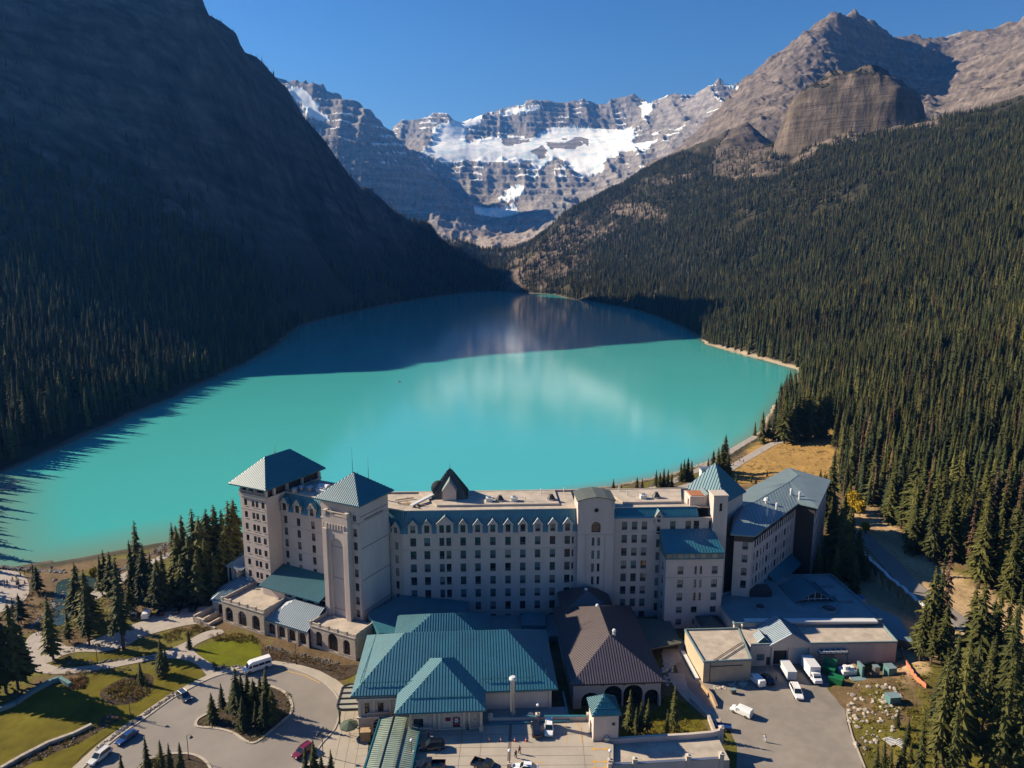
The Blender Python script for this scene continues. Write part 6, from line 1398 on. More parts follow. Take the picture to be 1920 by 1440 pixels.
for k, (f, r, l) in enumerate((((307,1143), (299,1156), 'nearest the white van'), ((341,1138), (329,1152), 'in the middle'), ((371,1135), (360,1148), 'nearest the hotel terrace'))):
    park('suv' if k else 'pickup', 'black', f, r, 'black vehicle %s in the lakeside parking row' % l, 'car', 4.9, group='dark vehicles parked under the lakeside trees')

# ------------------------------------------------------------------ lamps
def street_lamp(label):
    t = empty('street_lamp', (0, 0, 0), 0, label, 'street lamp', 'drive lamps')
    b = MB(); b.cyl((0, 0), .22, 0, .3, .16, 8); b.cyl((0, 0), .08, .3, 5.3, .06, 8); b.build('pole', M['dark'], t)
    a = MB(); a.tube([(0, 0, 5.2), (.15, 0, 5.45), (.6, 0, 5.5), (.85, 0, 5.35)], .035, 5); a.build('arm', M['dark'], t)
    s = MB(); s.cyl((.85, 0), .10, 5.2, 5.32, .08, 10); s.cyl((.85, 0), .38, 4.85, 5.2, .1, 12); s.build('shade', M['dark'], t); return t
sl0 = street_lamp('dark lamp post on the grass verge left of the driveway'); sl0.location = G(245,1347)
for (u, v, rz, l) in ((354,1424,0,'dark lamp post between the island and the bottom spruces'), (606,1418,math.pi,'dark lamp post beside the dark red car'), (183,1244,0,'dark lamp post by the curving footpath at left'), (556,1245,0,'dark lamp post in the bed behind the shuttle van')):
    copy_tree(sl0, G(u, v), rz, l, 'drive lamps')
def globe_lamp(label):
    t = empty('globe_lamp', (0, 0, 0), 0, label, 'lamp', 'white globe lamps'); b = MB(); b.box(-.35, .35, -.35, .35, 0, 1.0); b.box(-.42, .42, -.42, .42, 1.0, 1.15); b.build('plinth', M['stone'], t)
    b = MB(); b.cyl((0, 0), .12, 1.15, 1.4, .07, 8); b.cyl((0, 0), .06, 1.4, 3.3, .05, 8); b.cyl((0, 0), .14, 3.3, 3.4, .14, 8); b.build('pole', M['dark'], t)
    b = MB(); b.sphere((0, 0, 3.65), .3, 10); b.build('globe', M['globe'], t, ); return t
gl0 = globe_lamp('white globe lamp on a plinth beside the striped walkway'); gl0.location = G(772,1420,DZ)
copy_tree(gl0, G(955,1440,DZ), 0, 'white globe lamp on a plinth left of the walking pair'); copy_tree(gl0, G(1143,1440,DZ), 0, 'white globe lamp at the corner of the ramp roof'); copy_tree(gl0, G(1008,1352,DZ), 0, 'white globe lamp on the wall behind the parked black car')

# ------------------------------------------------------------------ small things
for k, u in enumerate((917, 939, 965, 986)):
    t = empty('traffic_cone', G(u, 1390, DZ), 0, 'orange traffic cone, %s in the row of four on the deck' % ('leftmost', 'second from left', 'third from left', 'rightmost')[k], 'traffic cone', 'cones on the parking deck')
    b = MB(); b.box(-.25, .25, -.25, .25, 0, .05); b.cyl((0, 0), .18, .05, .85, .03, 10); b.build('cone_body', mat('cone_orange', (.75, .12, .02), .5) if k == 0 else bpy.data.materials['cone_orange'], t); c = MB(); c.cyl((0, 0), .13, .38, .55, .095, 10); c.build('band', M['white'], t)
t = empty('parasol', G(655,1378), 0, 'closed dark green parasol beside the hotel entrance', 'parasol'); b = MB(); b.cyl((0, 0), .06, 0, 2.9, .05, 6); b.build('pole', M['dark'], t); b = MB()
for k in range(8):
    a0, a1 = k*math.pi/4, (k+1)*math.pi/4; b.poly([(0, 0, 3.2), (2.0*math.cos(a0), 2.0*math.sin(a0), 2.35), (2.0*math.cos(a1), 2.0*math.sin(a1), 2.35)]); b.poly([(2.0*math.cos(a0), 2.0*math.sin(a0), 2.35), (2.0*math.cos(a0), 2.0*math.sin(a0), 2.15), (2.0*math.cos(a1), 2.0*math.sin(a1), 2.15), (2.0*math.cos(a1), 2.0*math.sin(a1), 2.35)])
b.build('canopy', M['canvas'], t); t['label'] = 'dark green parasol beside the hotel entrance'
t = empty('wooden_counter', G(686,1388), R(5), 'tan timber box kiosk beside the stone entrance arch', 'kiosk'); b = MB(); b.box(-1, 1, -.7, .7, 0, 2.3); b.build('cabinet', M['timber'], t); b = MB(); b.box(-1.1, 1.1, -.8, .8, 2.3, 2.4); b.build('lid', M['soil'], t)
for (u, v, lab) in ((1553,1262,'open green dumpster nearer the loading dock'), (1567,1281,'closed green dumpster nearer the camera')):
    t = empty('dumpster', G(u, v), R(-35), lab, 'dumpster', 'green dumpsters'); b = MB(); b.frust((-1.4, 1.4, -1.0, 1.0), .15, (-1.5, 1.5, -1.2, 1.1), 1.7); b.build('bin', M['gdump'], t); b = MB()
    if 'open' in lab: b.hexa([(-1.5, 1.0, 1.7), (1.5, 1.0, 1.7), (1.5, 1.5, 3.2), (-1.5, 1.5, 3.2), (-1.5, 1.1, 1.7), (1.5, 1.1, 1.7), (1.5, 1.6, 3.2), (-1.5, 1.6, 3.2)])
    else: b.box(-1.55, 1.55, -1.25, 1.15, 1.7, 1.78)
    b.build('lid', M['gdump'], t)
    for x in (-1.2, 1.2): c = MB(); c.box(x-.08, x+.08, -1.3, 1.2, .6, .8); c.build('rib', M['gdump'], t)
t = empty('tank_unit', G(1588,1264), R(10), 'white wrapped compactor unit beside the green dumpsters', 'machine'); b = MB(); b.box(-1.8, 1.8, -1.1, 1.1, .3, 1.5); b.cyl((-.6, 0), .8, 1.5, 2.3, .6, 12); b.box(.4, 1.5, -.6, .6, 1.5, 2.0); b.build('housing', M['white'], t); b = MB(); b.box(1.8, 2.6, -1, 1, 0, 1.9); b.build('side_panel', M['timber'], t)
def cabinet(u, v, sx, sy, sz, lab, m='utility', rz=0.1, z=None):
    p = G(u, v, z if z else GZ); t = empty('utility_cabinet', p, rz, lab, 'cabinet', 'utility cabinets'); b = MB(); b.box(-sx/2, sx/2, -sy/2, sy/2, 0, sz); b.build('housing', M[m], t)
    b = MB(); b.box(-sx/2-.08, sx/2+.08, -sy/2-.08, sy/2+.08, sz, sz+.1)
    for k in range(3): b.box(-sx/2+.1, sx/2-.1, -sy/2-.03, -sy/2, sz*(.25+.25*k), sz*(.25+.25*k)+.06)
    b.build('lid', M['membrane'], t); return t
cabinet(1612,1268, .5, 2.2, 3.2, 'tall thin teal utility board right of the white compactor'); cabinet(1641,1270, 1.2, 1.2, 2.9, 'small pale gas tank cabinet between two teal cabinets', 'steel'); cabinet(1667,1272, 2.0, 2.2, 3.2, 'large teal louvred cabinet at the right end of the pad')
cabinet(1673,1322, 2.6, 2.0, 2.4, 'square teal transformer box on the grassy bank', z=4.6); cabinet(1375,1300, 1.0, .8, 1.0, 'small dark box at the corner of the planted terrace', 'dark'); cabinet(1609,1275, 3.5, 1.6, .35, 'low concrete plinth beside the teal utility board', 'trim')
ot = MB(); op = []
for u, v in smooth([(1691,1219),(1694,1235),(1702,1250),(1712,1268),(1724,1280),(1737,1290)], 4, False):
    p = G(u, v, 5); z = zt_(p.x, p.y); p = G(u, v, z); op.append(Vector((p.x, p.y, zt_(p.x, p.y))))
for a, b in zip(op, op[1:]):
    d = (b-a).normalized(); n = Vector((-d.y, d.x, 0)); j = random.uniform(-.15, .15)
    ot.hexa([a-n*.12, a+n*.12, b+n*.12, b-n*.12, a-n*.2+Vector((0, 0, 1.0)), a+n*.1+Vector((0, 0, 1.05+j)), b+n*.1+Vector((0, 0, 1.0)), b-n*.2+Vector((0, 0, .95-j))])
tag(ot.build('safety_fence', M['orange']), 'sagging orange safety fence running down the grassy bank', 'fence')
for k, (u, v, rz) in enumerate(((1672,1385,.3), (1690,1392,.5))):
    p = G(u, v, 5); t = empty('pallet', (p.x, p.y, zt_(p.x, p.y)+.1), rz, ('pale slatted timber pallet lying on the bank above the yard', 'second pallet lying half behind the first on the bank')[k], 'pallet', 'pallets on the bank')
    for q in range(6): b = MB(); b.box(-1.2, 1.2, -1.1+q*.4, -.85+q*.4, .12, .2); b.build('slat', M['whitemat'], t)
    b = MB(); b.box(-1.2, -1.0, -1.1, 1.2, 0, .12); b.box(1.0, 1.2, -1.1, 1.2, 0, .12); b.build('bearer', M['timber'], t)
for k, (u, v, a) in enumerate(((18,907,.05), (12,911,.12), (22,915,.0), (8,919,.1), (28,903,.02))):
    p = G(u, v, .15); t = empty('canoe', p, a, 'canoe drawn up at the left shore, %s of five' % ('second', 'third', 'fourth', 'lowest', 'topmost')[k], 'canoe', 'canoes on the left shore'); b = MB(); rows = []
    for q in range(9):
        s = -1+q/4; w = .45*math.sqrt(max(0, 1-s*s))+.02; rows.append([b.pt((s*2.6, -w, .45+.15*s*s)), b.pt((s*2.6, -w*.6, .08)), b.pt((s*2.6, w*.6, .08)), b.pt((s*2.6, w, .45+.15*s*s))])
    for r0, r1 in zip(rows, rows[1:]):
        for q in range(3): b.f.append([r0[q], r0[q+1], r1[q+1], r1[q]]); b.m.append(0)
    b.build('hull', M['silver'], t); c = MB()
    for x in (-1.2, 1.2): c.box(x-.12, x+.12, -.36, .36, .36, .4)
    c.build('seat', M['timber'], t)
tiny = empty('canoe', G(748,716,.1), .6, 'tiny lone canoe out on the turquoise lake', 'canoe'); b = MB(); b.frust((-1.8, 1.8, -.2, .2), -.1, (-2.4, 2.4, -.42, .42), .35); b.build('hull', M['silver'], tiny); b = MB(); b.cyl((.4, 0), .22, .35, .95, .15, 6); b.sphere((.4, 0, 1.1), .13, 6); b.build('seat', M['red'], tiny)

# ------------------------------------------------------------------ people
def skin_mesh(name, pts, edges, rad, m, lv=1):
    me = bpy.data.meshes.new(name); me.from_pydata(pts, edges, []); o = bpy.data.objects.new(name, me); C.objects.link(o)
    md = o.modifiers.new('s', 'SKIN'); 
    for i, r in enumerate(rad): me.skin_vertices[0].data[i].radius = (r, r)
    me.skin_vertices[0].data[0].use_root = True
    sb = o.modifiers.new('b', 'SUBSURF'); sb.levels = lv; sb.render_levels = lv
    dg = bpy.context.evaluated_depsgraph_get(); out = bpy.data.meshes.new_from_object(o.evaluated_get(dg)); out.name = name
    bpy.data.objects.remove(o); out.materials.clear(); out.materials.append(m)
    for p in out.polygons: p.use_smooth = True
    return out
def person_meshes(st):
    P = [(0,0,.95),(0,0,1.15),(0,0,1.38),(0,0,1.5),(0,.02,1.64),(-.19,0,1.4),(-.26,.03*st,1.12),(-.27,.12*st,.86),(.19,0,1.4),(.26,-.03*st,1.12),(.27,-.1*st,.86),(-.1,0,.88),(-.11,.16*st,.48),(-.11,.12*st,.08),(-.11,.24*st,.04),(.1,0,.88),(.11,-.06*st,.48),(.11,-.26*st,.08),(.11,-.14*st,.04)]
    E_ = [(0,1),(1,2),(2,3),(3,4),(2,5),(5,6),(6,7),(2,8),(8,9),(9,10),(0,11),(11,12),(12,13),(13,14),(0,15),(15,16),(16,17),(17,18)]
    rd = [.13,.125,.15,.055,.105,.07,.05,.04,.07,.05,.04,.1,.07,.05,.045,.1,.07,.05,.045]
    body = skin_mesh('person', P, E_, rd, M['skin'])
    top = skin_mesh('jacket', [P[i] for i in (1,2,5,6,8,9,0)], [(0,1),(1,2),(2,3),(1,4),(4,5),(0,6)], [.16,.18,.095,.075,.095,.075,.16], M['black'])
    leg = skin_mesh('trousers', [P[i] for i in (0,11,12,13,15,16,17)], [(0,1),(1,2),(2,3),(0,4),(4,5),(5,6)], [.155,.125,.095,.075,.125,.095,.075], M['dark'])
    h = MB(); h.sphere((0, -.01, 1.68), .115, 8, sz=.95); hair = h.mesh('hair', M['frame'], True)
    return body, top, leg, hair
PM = [person_meshes(.4), person_meshes(1.0)]
CL = {k: mat(k+'_cloth', c, .85) for k, c in dict(white=(.7,.7,.7), black=(.02,.02,.02), navy=(.02,.03,.09), red=(.35,.03,.03), grey=(.2,.2,.2), tan=(.35,.27,.18), teal=(.03,.2,.2), yellow=(.6,.4,.05)).items()}
def person(u, v, rz, top, leg, label, pose=0, z=GZ, group=None, loc=None):
    b, j, l, h = PM[pose]; t = put('person', b, None, loc if loc is not None else G(u, v, z), rz); tag(t, label, 'person', group)
    for nm, me, c in (('jacket', j, top), ('trousers', l, leg)):
        key = (nm, pose, c)
        if key not in PC: m2 = me.copy(); m2.materials.clear(); m2.materials.append(CL[c]); PC[key] = m2
        put(nm, PC[key], t)
    put('hair', h, t); return t
PC = {}
person(1434,1391,2.8,'white','white','person in white standing alone in the middle of the service yard',1)
person(967,1421,.4,'black','navy','person in dark clothes walking beside the globe lamp, left of a pair',1, DZ); person(974,1413,.4,'red','black','person in red top walking at the right of a pair',1, DZ)
person(1455,1277,1,'grey','black','person in grey standing between the black car and box trailer')
person(1391,1180,2,'white','tan','person in white standing on the low service roof', 0, 8.75); person(1299,1202,2,'grey','navy','person in grey against the side wall of the service block')
person(675,1378,1,'white','black','person in white by the parasol at the entrance'); person(877,1370,1,'black','black','person in black by the door under the teal roof', 0, DZ); person(803,1384,1,'black','black','person in black behind the black car by the walkway', 0, DZ)
rp_ = random.Random(5)
PLACES = ['on the lakeside promenade at left', 'at the water edge at far left', 'among the benches of the left promenade', 'strolling by the left shore', 'standing in the lakeside crowd']
cl = list(CL); used_ = set()
for k in range(52):
    u, v = rp_.choice([(rp_.uniform(0, 52), rp_.uniform(1074, 1112)), (rp_.uniform(0, 105), rp_.uniform(1060, 1072)), (rp_.uniform(285, 330), rp_.uniform(1030, 1048))])
    c1, c2 = rp_.choice(cl), rp_.choice(['black', 'navy', 'grey', 'tan'])
    while (c1, c2, k % len(PLACES)) in used_: c1, c2 = rp_.choice(cl), rp_.choice(cl)
    used_.add((c1, c2, k % len(PLACES)))
    person(u, v, rp_.uniform(0, 6), c1, c2, 'small figure in %s top and %s trousers, %s' % (c1, c2, PLACES[k % len(PLACES)]), k % 2, 3.5, 'people on the lake shore', loc=(lambda p: (p.x, p.y, max(zt_(p.x, p.y), .3)+.02))(G(u, v, 2.5)))
for k, (u, v) in enumerate(((1386,853),(1391,852),(1394,864),(1398,850),(1452,834),(1456,832),(1387,862),(1375,870),(1510,815),(1500,818))):
    p = G(u, v, 4.2); person(0, 0, k, cl[k % 8], 'black', 'distant walker in %s on the meadow footpath%s' % (cl[k % 8], ', farther along' if k > 7 else ''), k % 2, group='walkers on the meadow path', loc=(p.x, p.y, zt_(p.x, p.y)+.15))
# beach benches and boards by the crowd
for k, (u, v, a) in enumerate(((27,1088,.5), (33,1097,-.6), (40,1095,.9))):
    t = empty('bench', G(u, v, 3.51), a, 'pale timber bench among the lakeside crowd, %s of three' % ('left', 'middle', 'right')[k], 'bench', 'lakeside benches'); b = MB(); b.box(-1.2, 1.2, -.25, .25, .42, .5); b.build('seat', M['soil'], t)
    for x in (-.9, .9): b = MB(); b.box(x-.06, x+.06, -.22, .22, 0, .42); b.build('leg', M['timber'], t)
# ------------------------------------------------------------------ trees
def leafmat(name, ramp, rough=0.8):
    m = bpy.data.materials.new(name); m.use_nodes = True; nt = m.node_tree; b = nt.nodes['Principled BSDF']; b.inputs['Roughness'].default_value = rough; b.inputs['Specular IOR Level'].default_value = 0.2
    oi = nt.nodes.new('ShaderNodeObjectInfo'); cr = nt.nodes.new('ShaderNodeValToRGB'); e = cr.color_ramp.elements
    while len(e) < len(ramp): e.new(0.5)
    for k, (p, c) in enumerate(ramp): e[k].position = p; e[k].color = (*c, 1)
    nt.links.new(oi.outputs['Random'], cr.inputs[0])
    g = nt.nodes.new('ShaderNodeNewGeometry'); n = nt.nodes.new('ShaderNodeTexNoise'); n.inputs['Scale'].default_value = 0.9; n.inputs['Detail'].default_value = 3; nt.links.new(g.outputs['Position'], n.inputs['Vector'])
    mr = nt.nodes.new('ShaderNodeMapRange'); mr.inputs[1].default_value = .3; mr.inputs[2].default_value = .7; mr.inputs[3].default_value = .62; mr.inputs[4].default_value = 1.4; nt.links.new(n.outputs['Fac'], mr.inputs[0])
    n2 = nt.nodes.new('ShaderNodeTexNoise'); n2.inputs['Scale'].default_value = 0.012; nt.links.new(g.outputs['Position'], n2.inputs['Vector'])
    m2 = nt.nodes.new('ShaderNodeMapRange'); m2.inputs[1].default_value = .35; m2.inputs[2].default_value = .65; m2.inputs[3].default_value = .8; m2.inputs[4].default_value = 1.25; nt.links.new(n2.outputs['Fac'], m2.inputs[0])
    mm = nt.nodes.new('ShaderNodeMath'); mm.operation = 'MULTIPLY'; nt.links.new(mr.outputs[0], mm.inputs[0]); nt.links.new(m2.outputs[0], mm.inputs[1])
    v = nt.nodes.new('ShaderNodeVectorMath'); v.operation = 'SCALE'; nt.links.new(cr.outputs[0], v.inputs[0]); nt.links.new(mm.outputs[0], v.inputs['Scale']); nt.links.new(v.outputs[0], b.inputs['Base Color'])
    return m
LF = leafmat('spruce_needles', [(0, (.020, .029, .012)), (.45, (.038, .045, .014)), (.80, (.060, .060, .017)), (.96, (.10, .092, .022)), (1, (.085, .050, .026))])
LD = leafmat('dead_needles', [(0, (.095, .052, .030)), (1, (.12, .075, .045))])
LY = leafmat('yellow_leaves', [(0, (.30, .22, .015)), (1, (.42, .28, .02))])
LN = leafmat('near_spruce_needles', [(0, (.040, .046, .014)), (.6, (.068, .070, .017)), (1, (.095, .090, .022))])
def crown(mb, H_, Rr, tiers, nb, seed, base=.12, droop=.35, spray=3, core=.45, ragged=.35):
    r = random.Random(seed); V = Vector
    for t in range(tiers):
        f = (t+.5)/tiers; z = H_*(base+(1-base)*f**1.02); rad = Rr*((1-f)**.78)*(1-.25*math.exp(-((f)/.08)**2))
        for k in range(nb):
            if r.random() < .10: continue
            a = k*2*math.pi/nb+t*1.7+r.uniform(-.45, .45); L = rad*r.uniform(1-ragged, 1.12)+.12; zz = z+r.uniform(-.5, .5)*H_/tiers
            d = V((math.cos(a), math.sin(a), 0)); s = V((-d.y, d.x, 0)); w = (.16+.26*L)*(.8 if spray else 1)
            p0 = V((0, 0, zz)); p1 = p0+d*L*.5+V((0, 0, -droop*L*.35)); p2 = p0+d*L+V((0, 0, -droop*L*(.9+.3*r.random())))
            up = V((0, 0, .10*L)); mb.poly([p0+up, p1-s*w-up, p2, p1+up*.6]); mb.poly([p0+up, p1+up*.6, p2, p1+s*w-up])
            for q in range(spray):
                u = .3+.6*(q+r.random())/max(1, spray); c = p0.lerp(p2, u); sd = -1 if q % 2 else 1; l2 = L*.42*(1-u*.4)
                e = c+d*l2*.7+s*sd*l2*.75+V((0, 0, -.28*l2-.1)); mb.poly([c-d*.1*L, e, c+d*.22*L+V((0, 0, -.12*L))])
    if core:
        n = 7; ph = r.random()*6
        for t in range(4):
            f0, f1 = t/4, (t+1)/4; r0 = Rr*core*(1-f0)**.8; r1 = Rr*core*(1-f1)**.8*.55
            A = [V((r0*math.cos(ph+k*2*math.pi/n)*r.uniform(.7, 1.2), r0*math.sin(ph+k*2*math.pi/n)*r.uniform(.7, 1.2), H_*(base+.02+(1-base)*f0))) for k in range(n)]
            B = [V((r1*math.cos(ph+k*2*math.pi/n), r1*math.sin(ph+k*2*math.pi/n), H_*(base+(1-base)*min(f1+.06, .985)))) for k in range(n)]
            for k in range(n): mb.poly([A[k], A[(k+1) % n], B[(k+1) % n], B[k]])
def trunk(mb, H_, r0, seed=0, m=0, limbs=5):
    r = random.Random(seed); mb.tube([(0, 0, -.6), (r.uniform(-.08, .08), r.uniform(-.08, .08), H_*.4), (0, 0, H_*.97)], [r0*1.15, r0*.7, .02], 6, m)
    for k in range(limbs): a = r.uniform(0, 6.28); z = H_*r.uniform(.04, .3); l = r.uniform(.6, 1.3); mb.tube([(0, 0, z), (math.cos(a)*l, math.sin(a)*l, z-.1)], [.05, .02], 3, m)
NEAR = []
for k, (Rr, ti, nb, bs, ra, co) in enumerate(((2.9, 24, 9, .06, .35, .5), (2.5, 26, 8, .12, .45, .42), (3.5, 22, 10, .08, .5, .45), (2.2, 22, 7, .22, .55, .3), (2.7, 20, 8, .16, .6, .28), (3.9, 24, 9, .20, .6, .3))):
    c = MB(); crown(c, 16, Rr, ti, nb, 10+k, bs, .38, 3, co, ra); t = MB(); trunk(t, 16, .24, k); NEAR.append((t.mesh('trunk', M['bark']), c.mesh('crown', LN)))
DEADN = []
c = MB(); crown(c, 16, 1.7, 20, 6, 77, .18, .5, 2, .15, .6); t = MB(); trunk(t, 16, .2, 9); DEADN.append((t.mesh('trunk', M['bark']), c.mesh('crown', LD)))
def conifer(x, y, z, h, label, group=None, kind=None, wid=1.0, name='spruce_tree', dead=False):
    k = kind if kind is not None else random.randrange(len(NEAR)); tm_, cm = (DEADN[0] if dead else NEAR[k])
    t = empty(name, (x, y, z), random.uniform(0, 6.28), label, 'tree', group); s = h/16; t.scale = (s*wid, s*wid, s)
    put('trunk', tm_, t); put('crown', cm, t); return t
def ground_at(u, v):
    z = 4.0
    for _ in range(6): p = G(u, v, z); z = .5*z+.5*zt_(p.x, p.y)
    p = G(u, v, z); return p.x, p.y, zt_(p.x, p.y)
taken = []
def plant(u, vb, vt, label, group=None, kind=None, wid=None, flat=None, dead=False):
    if flat is not None: p = G(u, vb, flat); x, y, z = p
    else: x, y, z = ground_at(u, vb)
    h = max(2.0, D(u, vt, y).z-z); taken.append((x, y))
    w = wid if wid else min(1.5, max(.7, 1.15-h*.012))
    return conifer(x, y, z-.05, h, label, group, kind, w, dead=dead)
SZ = lambda h: 'tall' if h > 60 else ('middling' if h > 42 else 'small')
def batch(L, where, group, kinds=None, flat=None, wid=None):
    L = sorted(L, key=lambda q: q[0]); n = len(L)
    for i, q in enumerate(L):
        plant(q[0], q[1], q[2], '%s green spruce, %s from the left %s' % (SZ(q[1]-q[2]), ORD[i], where), group, kinds[i % len(kinds)] if kinds else None, wid, flat)
ORD = 'first second third fourth fifth sixth seventh eighth ninth tenth eleventh twelfth thirteenth fourteenth fifteenth sixteenth seventeenth eighteenth nineteenth twentieth twenty-first twenty-second twenty-third twenty-fourth'.split()
batch([(399,1352,1298),(417,1330,1280),(446,1345,1250),(466,1325,1258),(457,1366,1305),(481,1358,1314),(478,1340,1272),(502,1345,1254),(512,1358,1290),(490,1330,1266),(455,1330,1262),(497,1362,1300),(442,1338,1275)], 'on the driveway island', 'spruces on the driveway island', [2,1,5,4,0], 3.6, 1.15)
batch([(278,1458,1380),(305,1456,1386),(321,1460,1392),(341,1455,1390),(230,1462,1413)], 'at the bottom edge by the drive', 'spruces at the bottom left', [0,1], 3.6, .95)
batch([(590,1458,1385),(622,1462,1404),(574,1462,1402),(604,1464,1412)], 'beside the dark red car', 'spruces beside the red car', [0,1], 3.6, 1.05)
batch([(232,1217,1040),(100,1236,1115),(168,1210,1108),(168,1185,1068),(150,1165,1055),(130,1205,1140),(200,1112,1030),(212,1120,1034),(192,1115,1040),(262,1100,975),(250,1112,1012),(275,1125,1020),(288,1130,1035),(325,1035,978),(332,1032,984),(300,1140,1045),(310,1135,1030),(66,1108,1053),(72,1112,1060),(40,1170,1112),(25,1152,1118),(245,1150,1090)], 'in the lakeside group left of the hotel', 'lakeside spruces left of hotel', [4,5,3,5,1], 3.45, 1.08)
batch([(350,1105,966),(370,1100,953),(382,1108,968),(396,1095,955),(410,1090,946),(424,1092,955),(436,1085,938),(446,1080,934),(340,1115,992),(360,1120,1002),(405,1125,1035),(390,1120,1010),(430,1105,985),(418,1112,1010),(345,1125,1040),(375,1128,1030)], 'crowded against the left hotel tower', 'dense spruces by the left tower', [2,5,1,5,4], 3.45, 1.3)
batch([(12,1300,1130),(34,1292,1125),(-5,1310,1150),(50,1280,1165),(-20,1300,1130)], 'in the dark cluster at the left edge', 'dark spruces at the left edge', [5,4,5], 3.45, .9)
batch([(305,1268,1197),(265,1282,1240),(355,1216,1180),(312,1262,1215),(298,1264,1220)], 'on the lawn by the curving footpath', 'young spruces on the lawn', [0,1], 3.55)
batch([(1150,918,897),(1165,926,906),(1194,923,893),(1204,924,896),(1230,914,880),(1237,916,884),(1244,914,877),(1252,915,879),(1259,913,886),(1276,902,866),(1282,900,860),(1289,899,857),(1296,897,862),(1327,893,858),(1336,895,843),(1345,893,838),(1352,890,832),(1358,885,814),(1364,893,845)], 'by the lake beyond the hotel roof', 'spruces on the right shore', [0,1,2], None, 1.15)
batch([(1428,832,770),(1440,828,782),(1448,824,785),(1460,826,760),(1470,832,745),(1478,826,752),(1486,830,742),(1494,828,736),(1502,826,730),(1512,824,724),(1520,826,732),(1530,820,722),(1540,822,728),(1550,818,720),(1415,818,790)], 'at the far end of the meadow', 'spruces at the end of the meadow', [0,2,5], None, 1.0)
batch([(1408,906,890),(1417,907,893),(1438,894,880),(1538,898,878),(1380,905,888)], 'alone on the dry meadow behind the wing', 'little spruces on the meadow', [0,1], None, 1.2)
batch([(1180,1375,1292),(1201,1376,1314),(1214,1374,1308),(1263,1371,1283),(1192,1384,1325),(1250,1384,1330)], 'in the garden right of the kiosk', 'young spruces by the kiosk', [4,3,1], 3.6, .95)
batch([(1572,1065,935),(1585,1085,950),(1560,1040,930),(1594,1040,960),(1533,1085,1015),(1606,1070,985),(1580,1010,925),(1565,1100,1020),(1600,1110,1040),(1590,960,900),(1550,1085,1040),(1622,1090,1030)], 'in the dark gap between wing and road', 'spruces between wing and road', [0,2,1], None, 1.15)
batch([(1752,1228,1045),(1738,1234,1062),(1724,1240,1120),(1765,1250,1130),(1745,1250,1150),(1712,1225,1165)], 'in front of the service road', 'thin spruces in front of the road', [3,4,5], None, .85)
batch([(1862,1250,1088),(1880,1262,1100),(1893,1290,1095),(1850,1300,1190),(1905,1330,1210),(1770,1440,1180),(1790,1455,1200),(1755,1450,1230),(1810,1440,1195),(1870,1470,1225),(1905,1470,1240),(1780,1475,1300),(1855,1450,1290),(1890,1440,1320),(1915,1440,1300),(1720,1475,1330),(1760,1380,1215),(1800,1370,1190),(1840,1380,1205),(1885,1390,1230)], 'in the tall stand at bottom right', 'tall thin spruces at bottom right', [3,4,5,4], None, .7)
batch([(1654,1445,1385),(1640,1460,1395),(1668,1450,1402),(1682,1366,1325),(1700,1400,1345),(1706,1430,1390),(1690,1450,1380)], 'on the rocky bank above the yard', 'small spruces on the rocky bank', [0,1], None, 1.0)

# forest on both sides of the lake
def scatter(n, x0, x1, y0, y1):
    return rng.uniform(x0, x1, n), rng.uniform(y0, y1, n)
PX, PY = [], []
for (x0, x1, y0, y1, d) in ((100, 420, 130, 700, 15), (150, 1150, 550, 1300, 17), (200, 1250, 1300, 2500, 25), (-1000, -150, 190, 700, 20), (-700, -240, 700, 1150, 24), (-560, -20, 1150, 2600, 50), (20, 200, 1300, 2350, 34), (-420, 620, 2350, 2800, 60), (-420, 620, 2800, 3300, 150)):
    x, y = scatter(int((x1-x0)*(y1-y0)/d), x0, x1, y0, y1); k = (y > 0) & (np.abs(x)/y < .90); 
    if x0 > 0 and d == 17: k &= ~((x < 420) & (y < 700))
    PX.append(x[k]); PY.append(y[k])
PX = np.concatenate(PX); PY = np.concatenate(PY)
pz, pm = terrain(PX, PY); e_ = 3.0; zx, _ = terrain(PX+e_, PY); zy, _ = terrain(PX, PY+e_); psl = np.hypot(zx-pz, zy-pz)/e_
U_, V_ = project(PX, PY, pz); rgn = rng.random(len(PX))
keep = (pm['sd'] > np.where(PY > 600, 3, 7)) & (pm['pl'] < .02) & (psl < 1.35+.3*rgn) & (V_ < 1560)
rk_ = np.zeros(len(PX), bool)
for p_ in ROCKS: rk_ |= inpoly(U_+fbm(PX/60, PY/60, 5, 3)*18, V_+fbm(PX/60, PY/60, 8, 3)*14, p_) & (PY > 1000)
keep &= ~(rk_ & (rgn > np.where(V_ > 470, .55, np.where(PX > 650, .12, .3))))
cl_ = fbm(PX/70, PY/70, 121, 4)
right_ = PX > -60
keep &= ~(right_ & (PY > 1300) & (cl_ > .38) & (rgn > .3))                       # small clearings high up
keep &= np.where(PX > 620, np.hypot(PX, PY) < 2300+60*cl_, True)
tl = 430+60*cl_+np.where(PX > 900, -40, 0); keep &= np.where(right_, pz < tl, True)
leftm = (PX < -60); keep &= ~(leftm & (pm['left'] > .3) & (rgn > np.clip(.85-(pz-60)/260, .10, 1)) )
keep &= ~((pz > 560))
